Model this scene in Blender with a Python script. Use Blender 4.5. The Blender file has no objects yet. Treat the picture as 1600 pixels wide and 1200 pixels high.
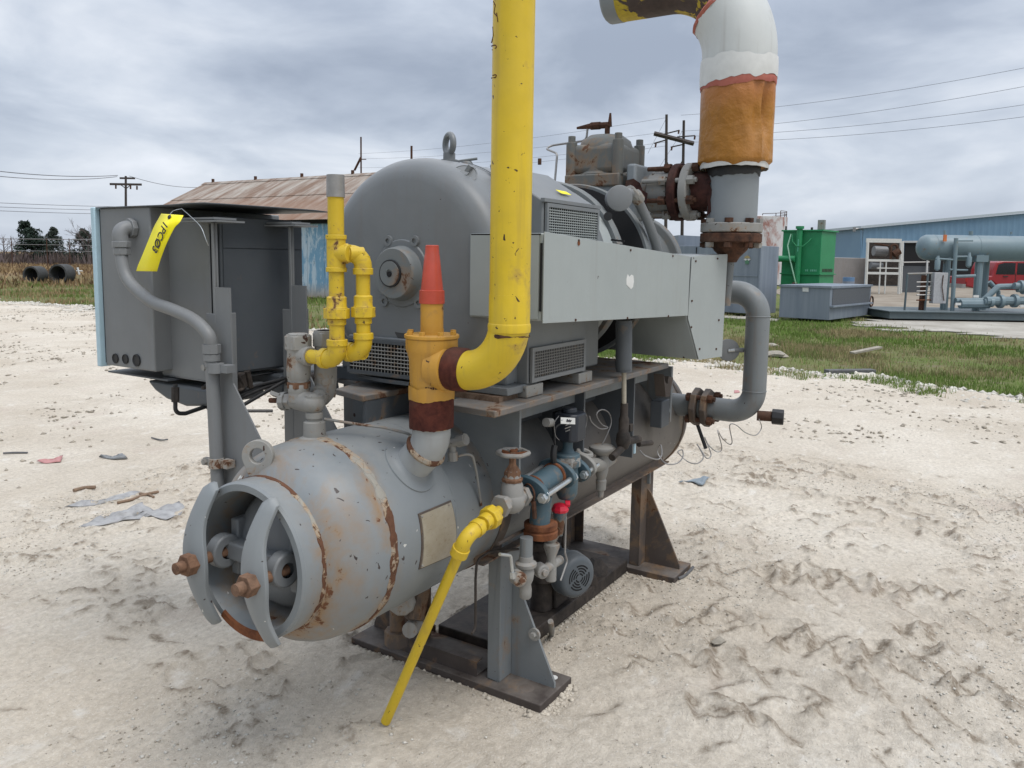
import bpy, bmesh, math, random
import numpy as np
from mathutils import Vector, Matrix, Euler

random.seed(7)
SC = bpy.context.scene
COL = SC.collection
R_ = math.radians
PI = math.pi

# ---------------------------------------------------------------- camera
# world frame: x runs along the pressure vessel (away from the viewer), y to the left, z up, metres
YAW, PITCH, ROLL = R_(32.298), R_(6.675), R_(0.898)
FPX, CX, CY = 1239.74, 800.0, 549.6            # focal length and principal point for a 1600 px wide picture
CAM = Vector((-2.308, -1.316, 1.6))
f0 = Vector((math.cos(YAW), math.sin(YAW), 0)); r0 = Vector((math.sin(YAW), -math.cos(YAW), 0)); u0 = Vector((0, 0, 1))
fw = f0*math.cos(PITCH) - u0*math.sin(PITCH); up = u0*math.cos(PITCH) + f0*math.sin(PITCH)
rt = r0*math.cos(ROLL) + up*math.sin(ROLL); up = up*math.cos(ROLL) - r0*math.sin(ROLL)
cd = bpy.data.cameras.new('camera')
cam = bpy.data.objects.new('camera', cd); COL.objects.link(cam)
cd.sensor_fit = 'HORIZONTAL'; cd.sensor_width = 36; cd.lens = FPX/1600*36
cd.shift_y = -(600-CY)/1600
cd.clip_start = 0.05; cd.clip_end = 5000
m = Matrix.Identity(4)
for i in range(3):
    m[i][0] = rt[i]; m[i][1] = up[i]; m[i][2] = -fw[i]; m[i][3] = CAM[i]
cam.matrix_world = m
SC.camera = cam

def ray(px, py):
    return rt*((px-CX)/FPX) - up*((py-CY)/FPX) + fw
def P(px, py, **k):
    """surveyed point: where the sight line through a photo pixel meets a plane x=, y= or z= of the real place"""
    a, v = list(k.items())[0]; i = 'xyz'.index(a); d = ray(px, py)
    return CAM + d*((v-CAM[i])/d[i])
def PP(px, py, pt, n):
    d = ray(px, py); n = Vector(n)
    return CAM + d*((Vector(pt)-CAM).dot(n)/d.dot(n))
def G(px, py, dist):
    """point on that sight line at a horizontal distance"""
    d = ray(px, py)
    return CAM + d*(dist/d.dot(f0))

# ---------------------------------------------------------------- world and sun
W = bpy.data.worlds.new('World'); SC.world = W; W.use_nodes = True
nt = W.node_tree; nt.nodes.clear()
def wn(t, **k):
    n = nt.nodes.new(t)
    for a, b in k.items(): setattr(n, a, b)
    return n
SUN_EL, SUN_AZ = R_(64), R_(-100)               # azimuth of the bright part of the overcast, counter-clockwise from +x
SKY_K = 0.1
SUN_E = 1.5
EXPOSURE = 0.62
out = wn('ShaderNodeOutputWorld'); bg = wn('ShaderNodeBackground'); bg.inputs[1].default_value = SKY_K
sky = wn('ShaderNodeTexSky'); sky.sky_type = 'NISHITA'; sky.sun_disc = False
sky.sun_elevation = SUN_EL; sky.sun_rotation = PI/2-SUN_AZ; sky.air_density = 1.0; sky.dust_density = 2.0
tc = wn('ShaderNodeTexCoord')
sep = wn('ShaderNodeSeparateXYZ'); nt.links.new(tc.outputs['Generated'], sep.inputs[0])
def wmath(op, a, b=None, clamp=False):
    n = wn('ShaderNodeMath', operation=op, use_clamp=clamp)
    for i, v in enumerate((a, b)):
        if v is None: continue
        if isinstance(v, (int, float)): n.inputs[i].default_value = v
        else: nt.links.new(v, n.inputs[i])
    return n.outputs[0]
zc = wmath('MAXIMUM', sep.outputs[2], 0.0)
den = wmath('ADD', zc, 0.26)
cu = wmath('DIVIDE', sep.outputs[0], den); cv = wmath('DIVIDE', sep.outputs[1], den)
cmb = wn('ShaderNodeCombineXYZ'); nt.links.new(cu, cmb.inputs[0]); nt.links.new(cv, cmb.inputs[1])
def wnoise(scale, det, rough, dist, off):
    mp = wn('ShaderNodeMapping'); mp.inputs['Location'].default_value = off
    nt.links.new(cmb.outputs[0], mp.inputs[0])
    n = wn('ShaderNodeTexNoise'); n.inputs['Scale'].default_value = scale; n.inputs['Detail'].default_value = det
    n.inputs['Roughness'].default_value = rough; n.inputs['Distortion'].default_value = dist
    nt.links.new(mp.outputs[0], n.inputs['Vector']); return n.outputs[0]
n1 = wnoise(0.60, 5, 0.45, 0.35, (3.1, 1.7, 0.0)); n2 = wnoise(1.9, 6, 0.52, 0.3, (7.4, 2.2, 4.0))
mix = wmath('ADD', wmath('MULTIPLY', n1, 0.60), wmath('MULTIPLY', n2, 0.40))
cr = wn('ShaderNodeValToRGB'); nt.links.new(mix, cr.inputs[0])
e = cr.color_ramp.elements
e[0].position = 0.40; e[0].color = (2.45, 2.82, 3.5, 1)
e[1].position = 0.61; e[1].color = (6.3, 6.5, 7.0, 1)
for pos, c in ((0.45, (3.1, 3.5, 4.2, 1)), (0.505, (4.1, 4.5, 5.15, 1)), (0.56, (5.35, 5.65, 6.15, 1))):
    q = cr.color_ramp.elements.new(pos); q.color = c
# overcast luminance rises towards the zenith; near the horizon the layers merge to a pale grey
hz = wn('ShaderNodeMix', data_type='RGBA'); hz.inputs['B'].default_value = (4.15, 4.55, 5.2, 1)
hf = wn('ShaderNodeMapRange'); hf.inputs['From Min'].default_value = 0.0; hf.inputs['From Max'].default_value = 0.16
hf.inputs['To Min'].default_value = 0.75; hf.inputs['To Max'].default_value = 0.0
nt.links.new(zc, hf.inputs['Value']); nt.links.new(hf.outputs[0], hz.inputs['Factor']); nt.links.new(cr.outputs[0], hz.inputs['A'])
zen = wn('ShaderNodeMapRange'); zen.inputs['From Min'].default_value = 0.25; zen.inputs['From Max'].default_value = 1.0
zen.inputs['To Min'].default_value = 1.0; zen.inputs['To Max'].default_value = 2.1
nt.links.new(zc, zen.inputs['Value'])
vm = wn('ShaderNodeVectorMath', operation='SCALE'); nt.links.new(hz.outputs['Result'], vm.inputs[0]); nt.links.new(zen.outputs[0], vm.inputs['Scale'])
mx = wn('ShaderNodeMix', data_type='RGBA'); mx.inputs['Factor'].default_value = 0.93
nt.links.new(sky.outputs[0], mx.inputs['A']); nt.links.new(vm.outputs[0], mx.inputs['B'])
nt.links.new(mx.outputs['Result'], bg.inputs[0]); nt.links.new(bg.outputs[0], out.inputs[0])

sl = bpy.data.lights.new('sun', 'SUN'); sl.energy = SUN_E; sl.angle = R_(32); sl.color = (1.0, 0.965, 0.92)
sun = bpy.data.objects.new('sun', sl); COL.objects.link(sun)
sd = Vector((math.cos(SUN_EL)*math.cos(SUN_AZ), math.cos(SUN_EL)*math.sin(SUN_AZ), math.sin(SUN_EL)))
sun.rotation_euler = sd.to_track_quat('Z', 'Y').to_euler(); sun.location = sd*50

vs = SC.view_settings
vs.view_transform = 'Standard'; vs.look = 'None'; vs.exposure = EXPOSURE; vs.gamma = 1.0; vs.use_curve_mapping = False
SC.render.engine = 'CYCLES'
SC.cycles.max_bounces = 6; SC.cycles.diffuse_bounces = 2; SC.cycles.glossy_bounces = 3; SC.cycles.transparent_max_bounces = 6

# ---------------------------------------------------------------- mesh helpers
def orth(d):
    d = Vector(d).normalized()
    a = Vector((0, 0, 1)) if abs(d.z) < 0.9 else Vector((1, 0, 0))
    u = d.cross(a).normalized(); return u, d.cross(u).normalized()

class MB:
    def __init__(s): s.bm = bmesh.new()
    def face(s, vs):
        try: return s.bm.faces.new(vs)
        except ValueError: return None
    def quadgrid(s, rows, closed=False):
        rv = [[s.bm.verts.new(p) for p in r] for r in rows]
        n = len(rv[0])
        for a, b in zip(rv[:-1], rv[1:]):
            for i in range(n if closed else n-1):
                s.face((a[i], a[(i+1) % n], b[(i+1) % n], b[i]))
        return rv
    def box(s, c, size, rot=None):
        c = Vector(c); h = Vector(size)/2; M = rot.to_matrix() if isinstance(rot, Euler) else (rot or Matrix.Identity(3))
        v = [s.bm.verts.new(c + M @ Vector((sx*h.x, sy*h.y, sz*h.z))) for sx in (-1, 1) for sy in (-1, 1) for sz in (-1, 1)]
        for q in ((0, 1, 3, 2), (4, 6, 7, 5), (0, 4, 5, 1), (2, 3, 7, 6), (0, 2, 6, 4), (1, 5, 7, 3)): s.face([v[i] for i in q])
        return s
    def box2(s, a, b):
        a, b = Vector(a), Vector(b); return s.box((a+b)/2, [abs(b[i]-a[i]) for i in range(3)])
    def cyl(s, a, b, r, r2=None, n=20, cap=True):
        a, b = Vector(a), Vector(b); r2 = r if r2 is None else r2
        u, w = orth(b-a)
        cs = [(math.cos(2*PI*i/n), math.sin(2*PI*i/n)) for i in range(n)]
        A = [s.bm.verts.new(a + (u*c+w*t)*r) for c, t in cs]; B = [s.bm.verts.new(b + (u*c+w*t)*r2) for c, t in cs]
        for i in range(n): s.face((A[i], A[(i+1) % n], B[(i+1) % n], B[i]))
        if cap: s.face(A[::-1]); s.face(B)
        return s
    def lathe(s, o, d, prof, n=40, cap=True, jit=None):
        """profile of (distance along axis, radius)"""
        o = Vector(o); d = Vector(d).normalized(); u, w = orth(d)
        rows = []
        for k, (t, r) in enumerate(prof):
            rows.append([o + d*t + (u*math.cos(2*PI*i/n)+w*math.sin(2*PI*i/n))*(r*(1+(jit(k, i) if jit else 0))) for i in range(n)])
        rv = s.quadgrid(rows, True)
        if cap: s.face(rv[0][::-1]); s.face(rv[-1])
        return s
    def tube(s, pts, r, n=12, cap=True):
        pts = [Vector(p) for p in pts]; rs = r if isinstance(r, (list, tuple)) else [r]*len(pts)
        T = []
        for i in range(len(pts)):
            a = pts[max(i-1, 0)]; b = pts[min(i+1, len(pts)-1)]
            t = (b-a); T.append(t.normalized() if t.length > 1e-9 else Vector((0, 0, 1)))
        u, _ = orth(T[0]); rows = []
        for p, t, rr in zip(pts, T, rs):
            u = (u - t*u.dot(t)).normalized(); w = t.cross(u)
            rows.append([p + (u*math.cos(2*PI*i/n)+w*math.sin(2*PI*i/n))*rr for i in range(n)])
        rv = s.quadgrid(rows, True)
        if cap: s.face(rv[0][::-1]); s.face(rv[-1])
        return s
    def prism(s, poly, vec):
        """planar polygon (3-D points) pushed along vec"""
        vec = Vector(vec); A = [s.bm.verts.new(Vector(p)) for p in poly]; B = [s.bm.verts.new(Vector(p)+vec) for p in poly]
        n = len(A); s.face(A[::-1]); s.face(B)
        for i in range(n): s.face((A[i], A[(i+1) % n], B[(i+1) % n], B[i]))
        return s
    def torus(s, c, d, R, r, n=28, k=10):
        c = Vector(c); d = Vector(d).normalized(); u, w = orth(d); rows = []
        for i in range(n+1):
            a = 2*PI*i/n; e_ = u*math.cos(a)+w*math.sin(a)
            rows.append([c + e_*(R+r*math.cos(2*PI*j/k)) + d*(r*math.sin(2*PI*j/k)) for j in range(k)])
        s.quadgrid(rows, True); return s
    def sphere(s, c, r, sc=(1, 1, 1), n=16):
        c = Vector(c); rows = []
        for i in range(n//2+1):
            t = PI*i/(n//2); t = min(max(t, 0.02), PI-0.02)
            rows.append([c + Vector((r*sc[0]*math.sin(t)*math.cos(2*PI*j/n), r*sc[1]*math.sin(t)*math.sin(2*PI*j/n), r*sc[2]*math.cos(t))) for j in range(n)])
        s.quadgrid(rows, True); return s
    def ring(s, o, d, ro, ri, t, n=40):
        """flat ring of thickness t"""
        return s.lathe(o, d, [(0, ri), (0, ro), (t, ro), (t, ri), (0, ri)], n, cap=False)
    def mesh(s, name, smooth=35):
        bmesh.ops.remove_doubles(s.bm, verts=s.bm.verts, dist=1e-6)
        bmesh.ops.recalc_face_normals(s.bm, faces=s.bm.faces)
        me = bpy.data.meshes.new(name); s.bm.to_mesh(me); s.bm.free()
        if smooth:
            me.polygons.foreach_set('use_smooth', [True]*len(me.polygons))
            me.set_sharp_from_angle(angle=R_(smooth))
        return me

OFF = {}
def place(o, parent):
    w = Vector(o.location); OFF[o] = w
    if parent is not None:
        o.parent = parent; o.location = w - OFF[parent]
def part(name, mb, mat, parent=None, label=None, smooth=35, bevel=0, seg=2, at=None, kind=None):
    me = mb.mesh(name, smooth) if isinstance(mb, MB) else mb
    o = bpy.data.objects.new(name, me); COL.objects.link(o)
    if at is not None: o.location = at
    place(o, parent)
    if mat is not None and len(me.materials) == 0: me.materials.append(mat)
    if bevel:
        b = o.modifiers.new('bevel', 'BEVEL'); b.width = bevel; b.segments = seg; b.limit_method = 'ANGLE'; b.angle_limit = R_(40)
    if label: o['label'] = label
    if kind: o['kind'] = kind
    return o
def thing(name, label, cat, loc, group=None):
    o = bpy.data.objects.new(name, None); COL.objects.link(o); o.location = loc; o.empty_display_size = 0.2
    OFF[o] = Vector(loc); return tag(o, label, cat, group)
def tag(o, label, cat, group=None):
    o['label'] = label; o['category'] = cat
    if group: o['group'] = group
    return o
def struct(name, mb, mat, **k):
    o = part(name, mb, mat, **k); o['kind'] = 'structure'; return o
def copies(name, me, spots, parent, rots=None):
    """alike small pieces that share one mesh"""
    out_ = []
    for i, p in enumerate(spots):
        o = bpy.data.objects.new(name, me); COL.objects.link(o); o.location = p
        if rots is not None:
            r = rots[i] if isinstance(rots, list) else rots
            o.rotation_mode = 'QUATERNION'; o.rotation_quaternion = Vector((0, 0, 1)).rotation_difference(Vector(r).normalized())
        place(o, parent); out_.append(o)
    return out_
def bend(pts, rad, n=7):
    """round the corners of a polyline"""
    pts = [Vector(p) for p in pts]; out_ = [pts[0]]
    for i in range(1, len(pts)-1):
        a, b, c = pts[i-1], pts[i], pts[i+1]
        d1 = (a-b).normalized(); d2 = (c-b).normalized()
        r = rad[i-1] if isinstance(rad, (list, tuple)) else rad
        ang = d1.angle(d2)
        if ang > PI-0.03: out_.append(b); continue
        t = min(r/math.tan(ang/2), (a-b).length*(0.998 if i == 1 else 0.499), (c-b).length*(0.998 if i == len(pts)-2 else 0.499))
        rr = t*math.tan(ang/2); cc = b + (d1+d2).normalized()*(rr/math.sin(ang/2))
        p1 = b+d1*t; p2 = b+d2*t; v1 = p1-cc; v2 = p2-cc; ax = v1.cross(v2).normalized(); tot = v1.angle(v2)
        for k in range(n+1): out_.append(cc + Matrix.Rotation(tot*k/n, 3, ax) @ v1)
    out_.append(pts[-1]); return out_
def text_mesh(s, size, mat, name='lettering', shear=0, thick=0.0006, bold=0.0):
    cu_ = bpy.data.curves.new(name, 'FONT'); cu_.body = s; cu_.size = size; cu_.align_x = 'CENTER'; cu_.align_y = 'CENTER'
    cu_.extrude = thick; cu_.shear = shear; cu_.offset = bold
    t = bpy.data.objects.new(name, cu_); COL.objects.link(t)
    dg = bpy.context.evaluated_depsgraph_get(); me = bpy.data.meshes.new_from_object(t.evaluated_get(dg))
    bpy.data.objects.remove(t); me.materials.clear(); me.materials.append(mat); return me
def frame(o, xdir, ydir):
    x = Vector(xdir).normalized(); z = x.cross(Vector(ydir)).normalized(); y = z.cross(x)
    M = Matrix((x, y, z)).transposed(); o.rotation_mode = 'QUATERNION'; o.rotation_quaternion = M.to_quaternion(); return o

# ---------------------------------------------------------------- materials
class NT:
    def __init__(s, name):
        s.m = bpy.data.materials.new(name); s.m.use_nodes = True; s.t = s.m.node_tree
        s.b = s.t.nodes['Principled BSDF']; s.tc = s.t.nodes.new('ShaderNodeTexCoord'); s.o = s.tc.outputs['Object']
    def n(s, t, **k):
        q = s.t.nodes.new(t)
        for a, b in k.items(): setattr(q, a, b)
        return q
    def l(s, a, b): s.t.links.new(a, b)
    def val(s, v, inp):
        if isinstance(v, (int, float)): inp.default_value = v
        elif isinstance(v, (tuple, list)): inp.default_value = tuple(v) if len(v) == 4 or inp.type == 'VECTOR' else (*v, 1)
        else: s.l(v, inp)
    def map(s, sc=(1, 1, 1), loc=(0, 0, 0), rot=(0, 0, 0), src=None):
        q = s.n('ShaderNodeMapping'); q.inputs['Scale'].default_value = sc; q.inputs['Location'].default_value = loc; q.inputs['Rotation'].default_value = rot
        s.l(src or s.o, q.inputs[0]); return q.outputs[0]
    def noise(s, scale, det=5, rough=0.55, dist=0, vec=None):
        q = s.n('ShaderNodeTexNoise'); q.inputs['Scale'].default_value = scale; q.inputs['Detail'].default_value = det
        q.inputs['Roughness'].default_value = rough; q.inputs['Distortion'].default_value = dist
        s.l(vec or s.o, q.inputs['Vector']); return q.outputs[0]
    def vor(s, scale, feat='F1', vec=None, out_='Distance'):
        q = s.n('ShaderNodeTexVoronoi'); q.feature = feat; q.inputs['Scale'].default_value = scale
        s.l(vec or s.o, q.inputs['Vector']); return q.outputs[out_]
    def ramp(s, v, a, b, lo=0.0, hi=1.0):
        q = s.n('ShaderNodeMapRange'); q.clamp = True
        for i, x in (('From Min', a), ('From Max', b), ('To Min', lo), ('To Max', hi)): q.inputs[i].default_value = x
        s.l(v, q.inputs['Value']); return q.outputs[0]
    def math(s, op, a, b=0.0, clamp=False):
        q = s.n('ShaderNodeMath', operation=op, use_clamp=clamp); s.val(a, q.inputs[0]); s.val(b, q.inputs[1]); return q.outputs[0]
    def mix(s, f, a, b):
        q = s.n('ShaderNodeMix', data_type='RGBA'); s.val(f, q.inputs['Factor']); s.val(a, q.inputs['A']); s.val(b, q.inputs['B']); return q.outputs['Result']
    def xyz(s, src=None):
        q = s.n('ShaderNodeSeparateXYZ'); s.l(src or s.o, q.inputs[0]); return q.outputs
    def bump(s, h, strength=0.3, dist=0.01):
        q = s.n('ShaderNodeBump'); q.inputs['Strength'].default_value = strength; q.inputs['Distance'].default_value = dist
        s.l(h, q.inputs['Height']); s.l(q.outputs[0], s.b.inputs['Normal'])
    def fin(s, col, rough=0.5, metal=0.0, spec=0.5):
        s.val(col, s.b.inputs['Base Color']); s.val(rough, s.b.inputs['Roughness']); s.val(metal, s.b.inputs['Metallic'])
        s.b.inputs['Specular IOR Level'].default_value = spec; return s.m

RUST_D, RUST_L, RUST_O = (0.040, 0.018, 0.012), (0.165, 0.076, 0.037), (0.29, 0.15, 0.062)
def paint(name, col, rust=0.0, rscale=9, var=0.10, rough=0.5, chips=0.0, cscale=45, dust=0.15, drip=0.0, bump=0.08, rustcol=None, primer=None, spec=0.4):
    """old paint: slow tone drift, dusty film, small chips, rust breaking through in patches, runs"""
    t = NT(name)
    lo = t.noise(2.3, 4, 0.6); mid = t.noise(11, 5, 0.6)
    v = t.ramp(t.math('ADD', t.math('MULTIPLY', lo, 0.6), t.math('MULTIPLY', mid, 0.4)), 0.3, 0.7, 1-var, 1+var)
    q = t.n('ShaderNodeVectorMath', operation='SCALE'); q.inputs[0].default_value = col; t.l(v, q.inputs['Scale'])
    c = q.outputs[0]
    if dust:
        up_ = t.n('ShaderNodeNewGeometry'); nz = t.xyz(up_.outputs['Normal'])[2]
        d = t.math('MULTIPLY', t.ramp(nz, 0.2, 1.0, 0.25, 1.0), t.ramp(t.noise(6, 6, 0.65), 0.35, 0.75, 0, dust))
        c = t.mix(d, c, (0.36, 0.33, 0.29))
    rv = rough; hgt = t.noise(60, 4, 0.6)
    rn = t.mix(t.noise(30, 5, 0.6), RUST_D, rustcol or RUST_L)
    if drip:
        st = t.noise(1, 5, 0.6, 0.3, t.map((26, 26, 1.6)))
        c = t.mix(t.math('MULTIPLY', t.ramp(st, 0.54, 0.74), drip), c, (0.16, 0.10, 0.06))
    if chips:
        cn = t.noise(cscale, 3, 0.6, 0.6)
        k = t.ramp(cn, 0.735-chips*0.12, 0.755-chips*0.12)
        c = t.mix(k, c, primer or RUST_D); hgt = t.math('SUBTRACT', hgt, k)
    if rust:
        k0 = t.math('ADD', t.noise(rscale, 7, 0.65, 0.4), t.math('MULTIPLY', t.noise(rscale*0.23, 2, 0.5), 0.45))
        th = 0.98-rust*0.42
        halo = t.ramp(k0, th-0.10, th+0.02, 0, 0.55); k = t.ramp(k0, th, th+0.035)
        c = t.mix(halo, c, t.mix(t.noise(25, 3, 0.5), RUST_O, (0.25, 0.17, 0.09)))
        c = t.mix(k, c, rn); hgt = t.math('SUBTRACT', hgt, t.math('MULTIPLY', k, 0.8))
        rv = t.mix(k, (rough,)*3, (0.85,)*3)
    t.bump(hgt, bump, 0.004)
    return t.fin(c, rv, 0, spec)
def plain(name, col, rough=0.5, metal=0.0, var=0.12, scale=20, bump=0.05, spec=0.5):
    t = NT(name); v = t.ramp(t.noise(scale, 5, 0.6), 0.3, 0.7, 1-var, 1+var)
    q = t.n('ShaderNodeVectorMath', operation='SCALE'); q.inputs[0].default_value = col; t.l(v, q.inputs['Scale'])
    if bump: t.bump(t.noise(scale*4, 4, 0.6), bump, 0.003)
    return t.fin(q.outputs[0], rough, metal, spec)
def rusty(name, dark, light, scale=22, rough=0.85):
    t = NT(name); k = t.ramp(t.noise(scale, 8, 0.68, 0.5), 0.32, 0.68)
    c = t.mix(k, dark, light); c = t.mix(t.ramp(t.noise(5, 4, 0.6), 0.5, 0.8, 0, 0.4), c, (0.16, 0.12, 0.09))
    t.bump(t.noise(scale*3, 6, 0.7), 0.45, 0.004); return t.fin(c, rough, 0, 0.25)

M = {}
M['motor'] = paint('motor_grey_paint', (0.160, 0.170, 0.176), rust=0.0, rscale=14, var=0.10, drip=0.12, rough=0.42, dust=0.12, chips=0.05, cscale=30)
M['cab'] = paint('cabinet_grey_paint', (0.180, 0.187, 0.190), var=0.09, rough=0.5, dust=0.16, drip=0.10)
M['cabdark'] = paint('dark_grey_paint', (0.072, 0.081, 0.090), var=0.08, rough=0.5, dust=0.12, rust=0.02)
M['box'] = paint('pale_grey_enamel', (0.315, 0.342, 0.335), var=0.06, rough=0.42, dust=0.22, drip=0.10, chips=0.06, cscale=16)
M['frame'] = paint('frame_grey_paint', (0.170, 0.185, 0.190), rust=0.22, rscale=7, drip=0.35, dust=0.25, chips=0.15)
M['plate'] = paint('rusted_plate', (0.13, 0.125, 0.12), rust=0.34, rscale=9, dust=0.5, rough=0.7, drip=0.3)
M['base'] = paint('brown_base_steel', (0.050, 0.038, 0.033), rust=0.35, rscale=5, dust=0.4, rough=0.75, var=0.25, rustcol=(0.14, 0.07, 0.04))
M['brownpost'] = paint('brown_post_paint', (0.080, 0.063, 0.053), rust=0.3, rscale=6, dust=0.3, rough=0.7, drip=0.4)
M['flaky'] = paint('flaking_grey_paint', (0.255, 0.25, 0.232), rust=0.30, rscale=26, dust=0.35, rough=0.65, chips=0.55, cscale=42, var=0.2, drip=0.3)
M['comp'] = paint('compressor_grey_paint', (0.150, 0.163, 0.165), rust=0.25, rscale=8, dust=0.25, rough=0.6, chips=0.2, drip=0.25)
M['bonnet'] = paint('bonnet_stained_paint', (0.125, 0.13, 0.122), rust=0.33, rscale=8, dust=0.3, rough=0.6, chips=0.3, drip=0.6)
M['suct'] = paint('peeling_grey_pipe', (0.215, 0.235, 0.245), rust=0.05, rscale=4, rough=0.55, dust=0.1, var=0.06)
M['yel'] = paint('yellow_pipe_paint', (0.62, 0.435, 0.018), rust=0.06, rscale=9, var=0.15, rough=0.42, dust=0.25, drip=0.22, chips=0.42, cscale=42, bump=0.05)
M['yelold'] = paint('yellow_fitting_paint', (0.60, 0.415, 0.022), rust=0.26, rscale=26, var=0.10, rough=0.48, dust=0.12, chips=0.4, cscale=60, bump=0.15)
M['orange'] = paint('orange_yellow_valve', (0.53, 0.275, 0.036), rust=0.24, rscale=18, var=0.18, rough=0.5, chips=0.35, cscale=50, dust=0.2, drip=0.35, bump=0.2)
M['maroon'] = rusty('maroon_primer', (0.040, 0.010, 0.008), (0.115, 0.032, 0.020), 26)
M['darkprimer'] = rusty('dark_primer', (0.022, 0.009, 0.008), (0.070, 0.026, 0.020), 26)
M['scale'] = rusty('scaly_rust', (0.085, 0.05, 0.032), (0.27, 0.19, 0.135), 30)
M['palepipe'] = paint('pale_nozzle_paint', (0.33, 0.34, 0.335), rust=0.12, rscale=12, dust=0.2, drip=0.15)
M['redcap'] = plain('red_plastic', (0.47, 0.066, 0.036), 0.42, var=0.08, scale=30)
M['rust'] = rusty('rust_orange', (0.075, 0.026, 0.013), (0.215, 0.078, 0.030))
M['rustdark'] = rusty('rust_dark', (0.028, 0.016, 0.012), (0.12, 0.055, 0.032))
M['rustnut'] = rusty('rust_nut', (0.085, 0.042, 0.025), (0.235, 0.128, 0.075), 40)
M['dirty'] = rusty('oily_dark_iron', (0.016, 0.014, 0.013), (0.062, 0.05, 0.042), 16, 0.65)
M['black'] = plain('black_rubber', (0.014, 0.014, 0.015), 0.55)
M['void'] = plain('dark_interior', (0.008, 0.008, 0.009), 0.9, bump=0)
M['coil'] = plain('navy_black_plastic', (0.018, 0.022, 0.030), 0.45)
M['blue'] = paint('blue_valve_paint', (0.050, 0.092, 0.115), rust=0.26, rscale=14, rough=0.5, dust=0.2, chips=0.2)
M['steel'] = plain('zinc_steel', (0.50, 0.52, 0.52), 0.35, 0.8, scale=40)
M['dullsteel'] = plain('dull_steel', (0.30, 0.29, 0.28), 0.5, 0.6, scale=30)
M['valvegrey'] = paint('valve_grey', (0.235, 0.23, 0.215), rust=0.27, rscale=18, rough=0.55, dust=0.3, chips=0.25, cscale=60)
M['pumpmotor'] = paint('pump_motor_slate', (0.085, 0.10, 0.112), rough=0.5, dust=0.3, chips=0.1)
M['white'] = plain('white_paint', (0.62, 0.62, 0.595), 0.5, var=0.06)
M['tagyel'] = plain('tag_yellow_vinyl', (0.92, 0.80, 0.0), 0.45, var=0.02, bump=0)
M['ink'] = plain('black_ink', (0.02, 0.02, 0.03), 0.6, bump=0)
M['insul'] = paint('white_insulation_jacket', (0.55, 0.565, 0.55), rough=0.5, dust=0.12, drip=0.22, var=0.06, bump=0.12)
M['doorblue'] = plain('pale_blue_door', (0.40, 0.55, 0.62), 0.45, var=0.05)

def vessel_mat():
    t = NT('vessel_grey_paint'); x, y, z = t.xyz()
    lo = t.noise(2.2, 5, 0.6); c = t.mix(t.ramp(lo, 0.3, 0.7), (0.178, 0.197, 0.207), (0.232, 0.246, 0.248))
    # the far two thirds of the shell turns dark brown along its length
    far = t.ramp(t.math('ADD', x, t.math('MULTIPLY', t.noise(5, 5, 0.6), 0.25)), -0.15, 0.75)
    c = t.mix(t.math('MULTIPLY', far, 0.90), c, t.mix(t.noise(7, 5, 0.6), (0.066, 0.056, 0.048), (0.118, 0.103, 0.088)))
    up_ = t.xyz(t.n('ShaderNodeNewGeometry').outputs['Normal'])[2]
    c = t.mix(t.math('MULTIPLY', t.ramp(up_, 0.3, 1.0), t.ramp(t.noise(7, 6, 0.65), 0.4, 0.75, 0, 0.35)), c, (0.40, 0.38, 0.34))
    wob = t.math('MULTIPLY', t.math('SUBTRACT', t.noise(9, 5, 0.65), 0.5), 0.16)
    xw = t.math('ADD', x, wob)
    stain = None
    for cx, w_, s_ in ((-0.625, 0.060, 1.0), (-0.80, 0.065, 1.2), (-0.735, 0.06, 0.55), (-0.10, 0.035, 0.5), (0.0, 0.03, 0.3), (1.75, 0.05, 0.7)):
        d = t.math('ABSOLUTE', t.math('SUBTRACT', xw, cx)); k = t.ramp(d, 0.0, w_, s_, 0.0)
        stain = k if stain is None else t.math('MAXIMUM', stain, k)
    patch = t.ramp(t.noise(4.3, 6, 0.7, 0.5), 0.39, 0.59)
    st = t.math('MULTIPLY', stain, patch)
    c = t.mix(t.math('MULTIPLY', st, 0.9), c, t.mix(t.noise(20, 4, 0.6), (0.29, 0.165, 0.070), (0.22, 0.165, 0.105)))
    core = t.ramp(t.math('MULTIPLY', st, t.ramp(t.noise(30, 6, 0.7), 0.3, 0.7, 0.4, 1.5)), 0.86, 1.08)
    c = t.mix(core, c, t.mix(t.noise(50, 4, 0.6), RUST_D, (0.22, 0.09, 0.04)))
    sp = t.ramp(t.noise(36, 2, 0.5, 0.7), 0.705, 0.725); c = t.mix(sp, c, (0.04, 0.03, 0.028))
    sw = t.ramp(t.noise(23, 2, 0.5, 0.5, t.map((1, 1, 1), (4, 2, 7))), 0.75, 0.765); c = t.mix(sw, c, (0.55, 0.54, 0.5))
    t.bump(t.math('SUBTRACT', t.math('MULTIPLY', t.noise(55, 4, 0.6), 0.5), t.math('ADD', core, sp)), 0.15, 0.004)
    return t.fin(c, t.mix(core, (0.5,)*3, (0.9,)*3), 0, 0.4)
M['vessel'] = vessel_mat()
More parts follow.
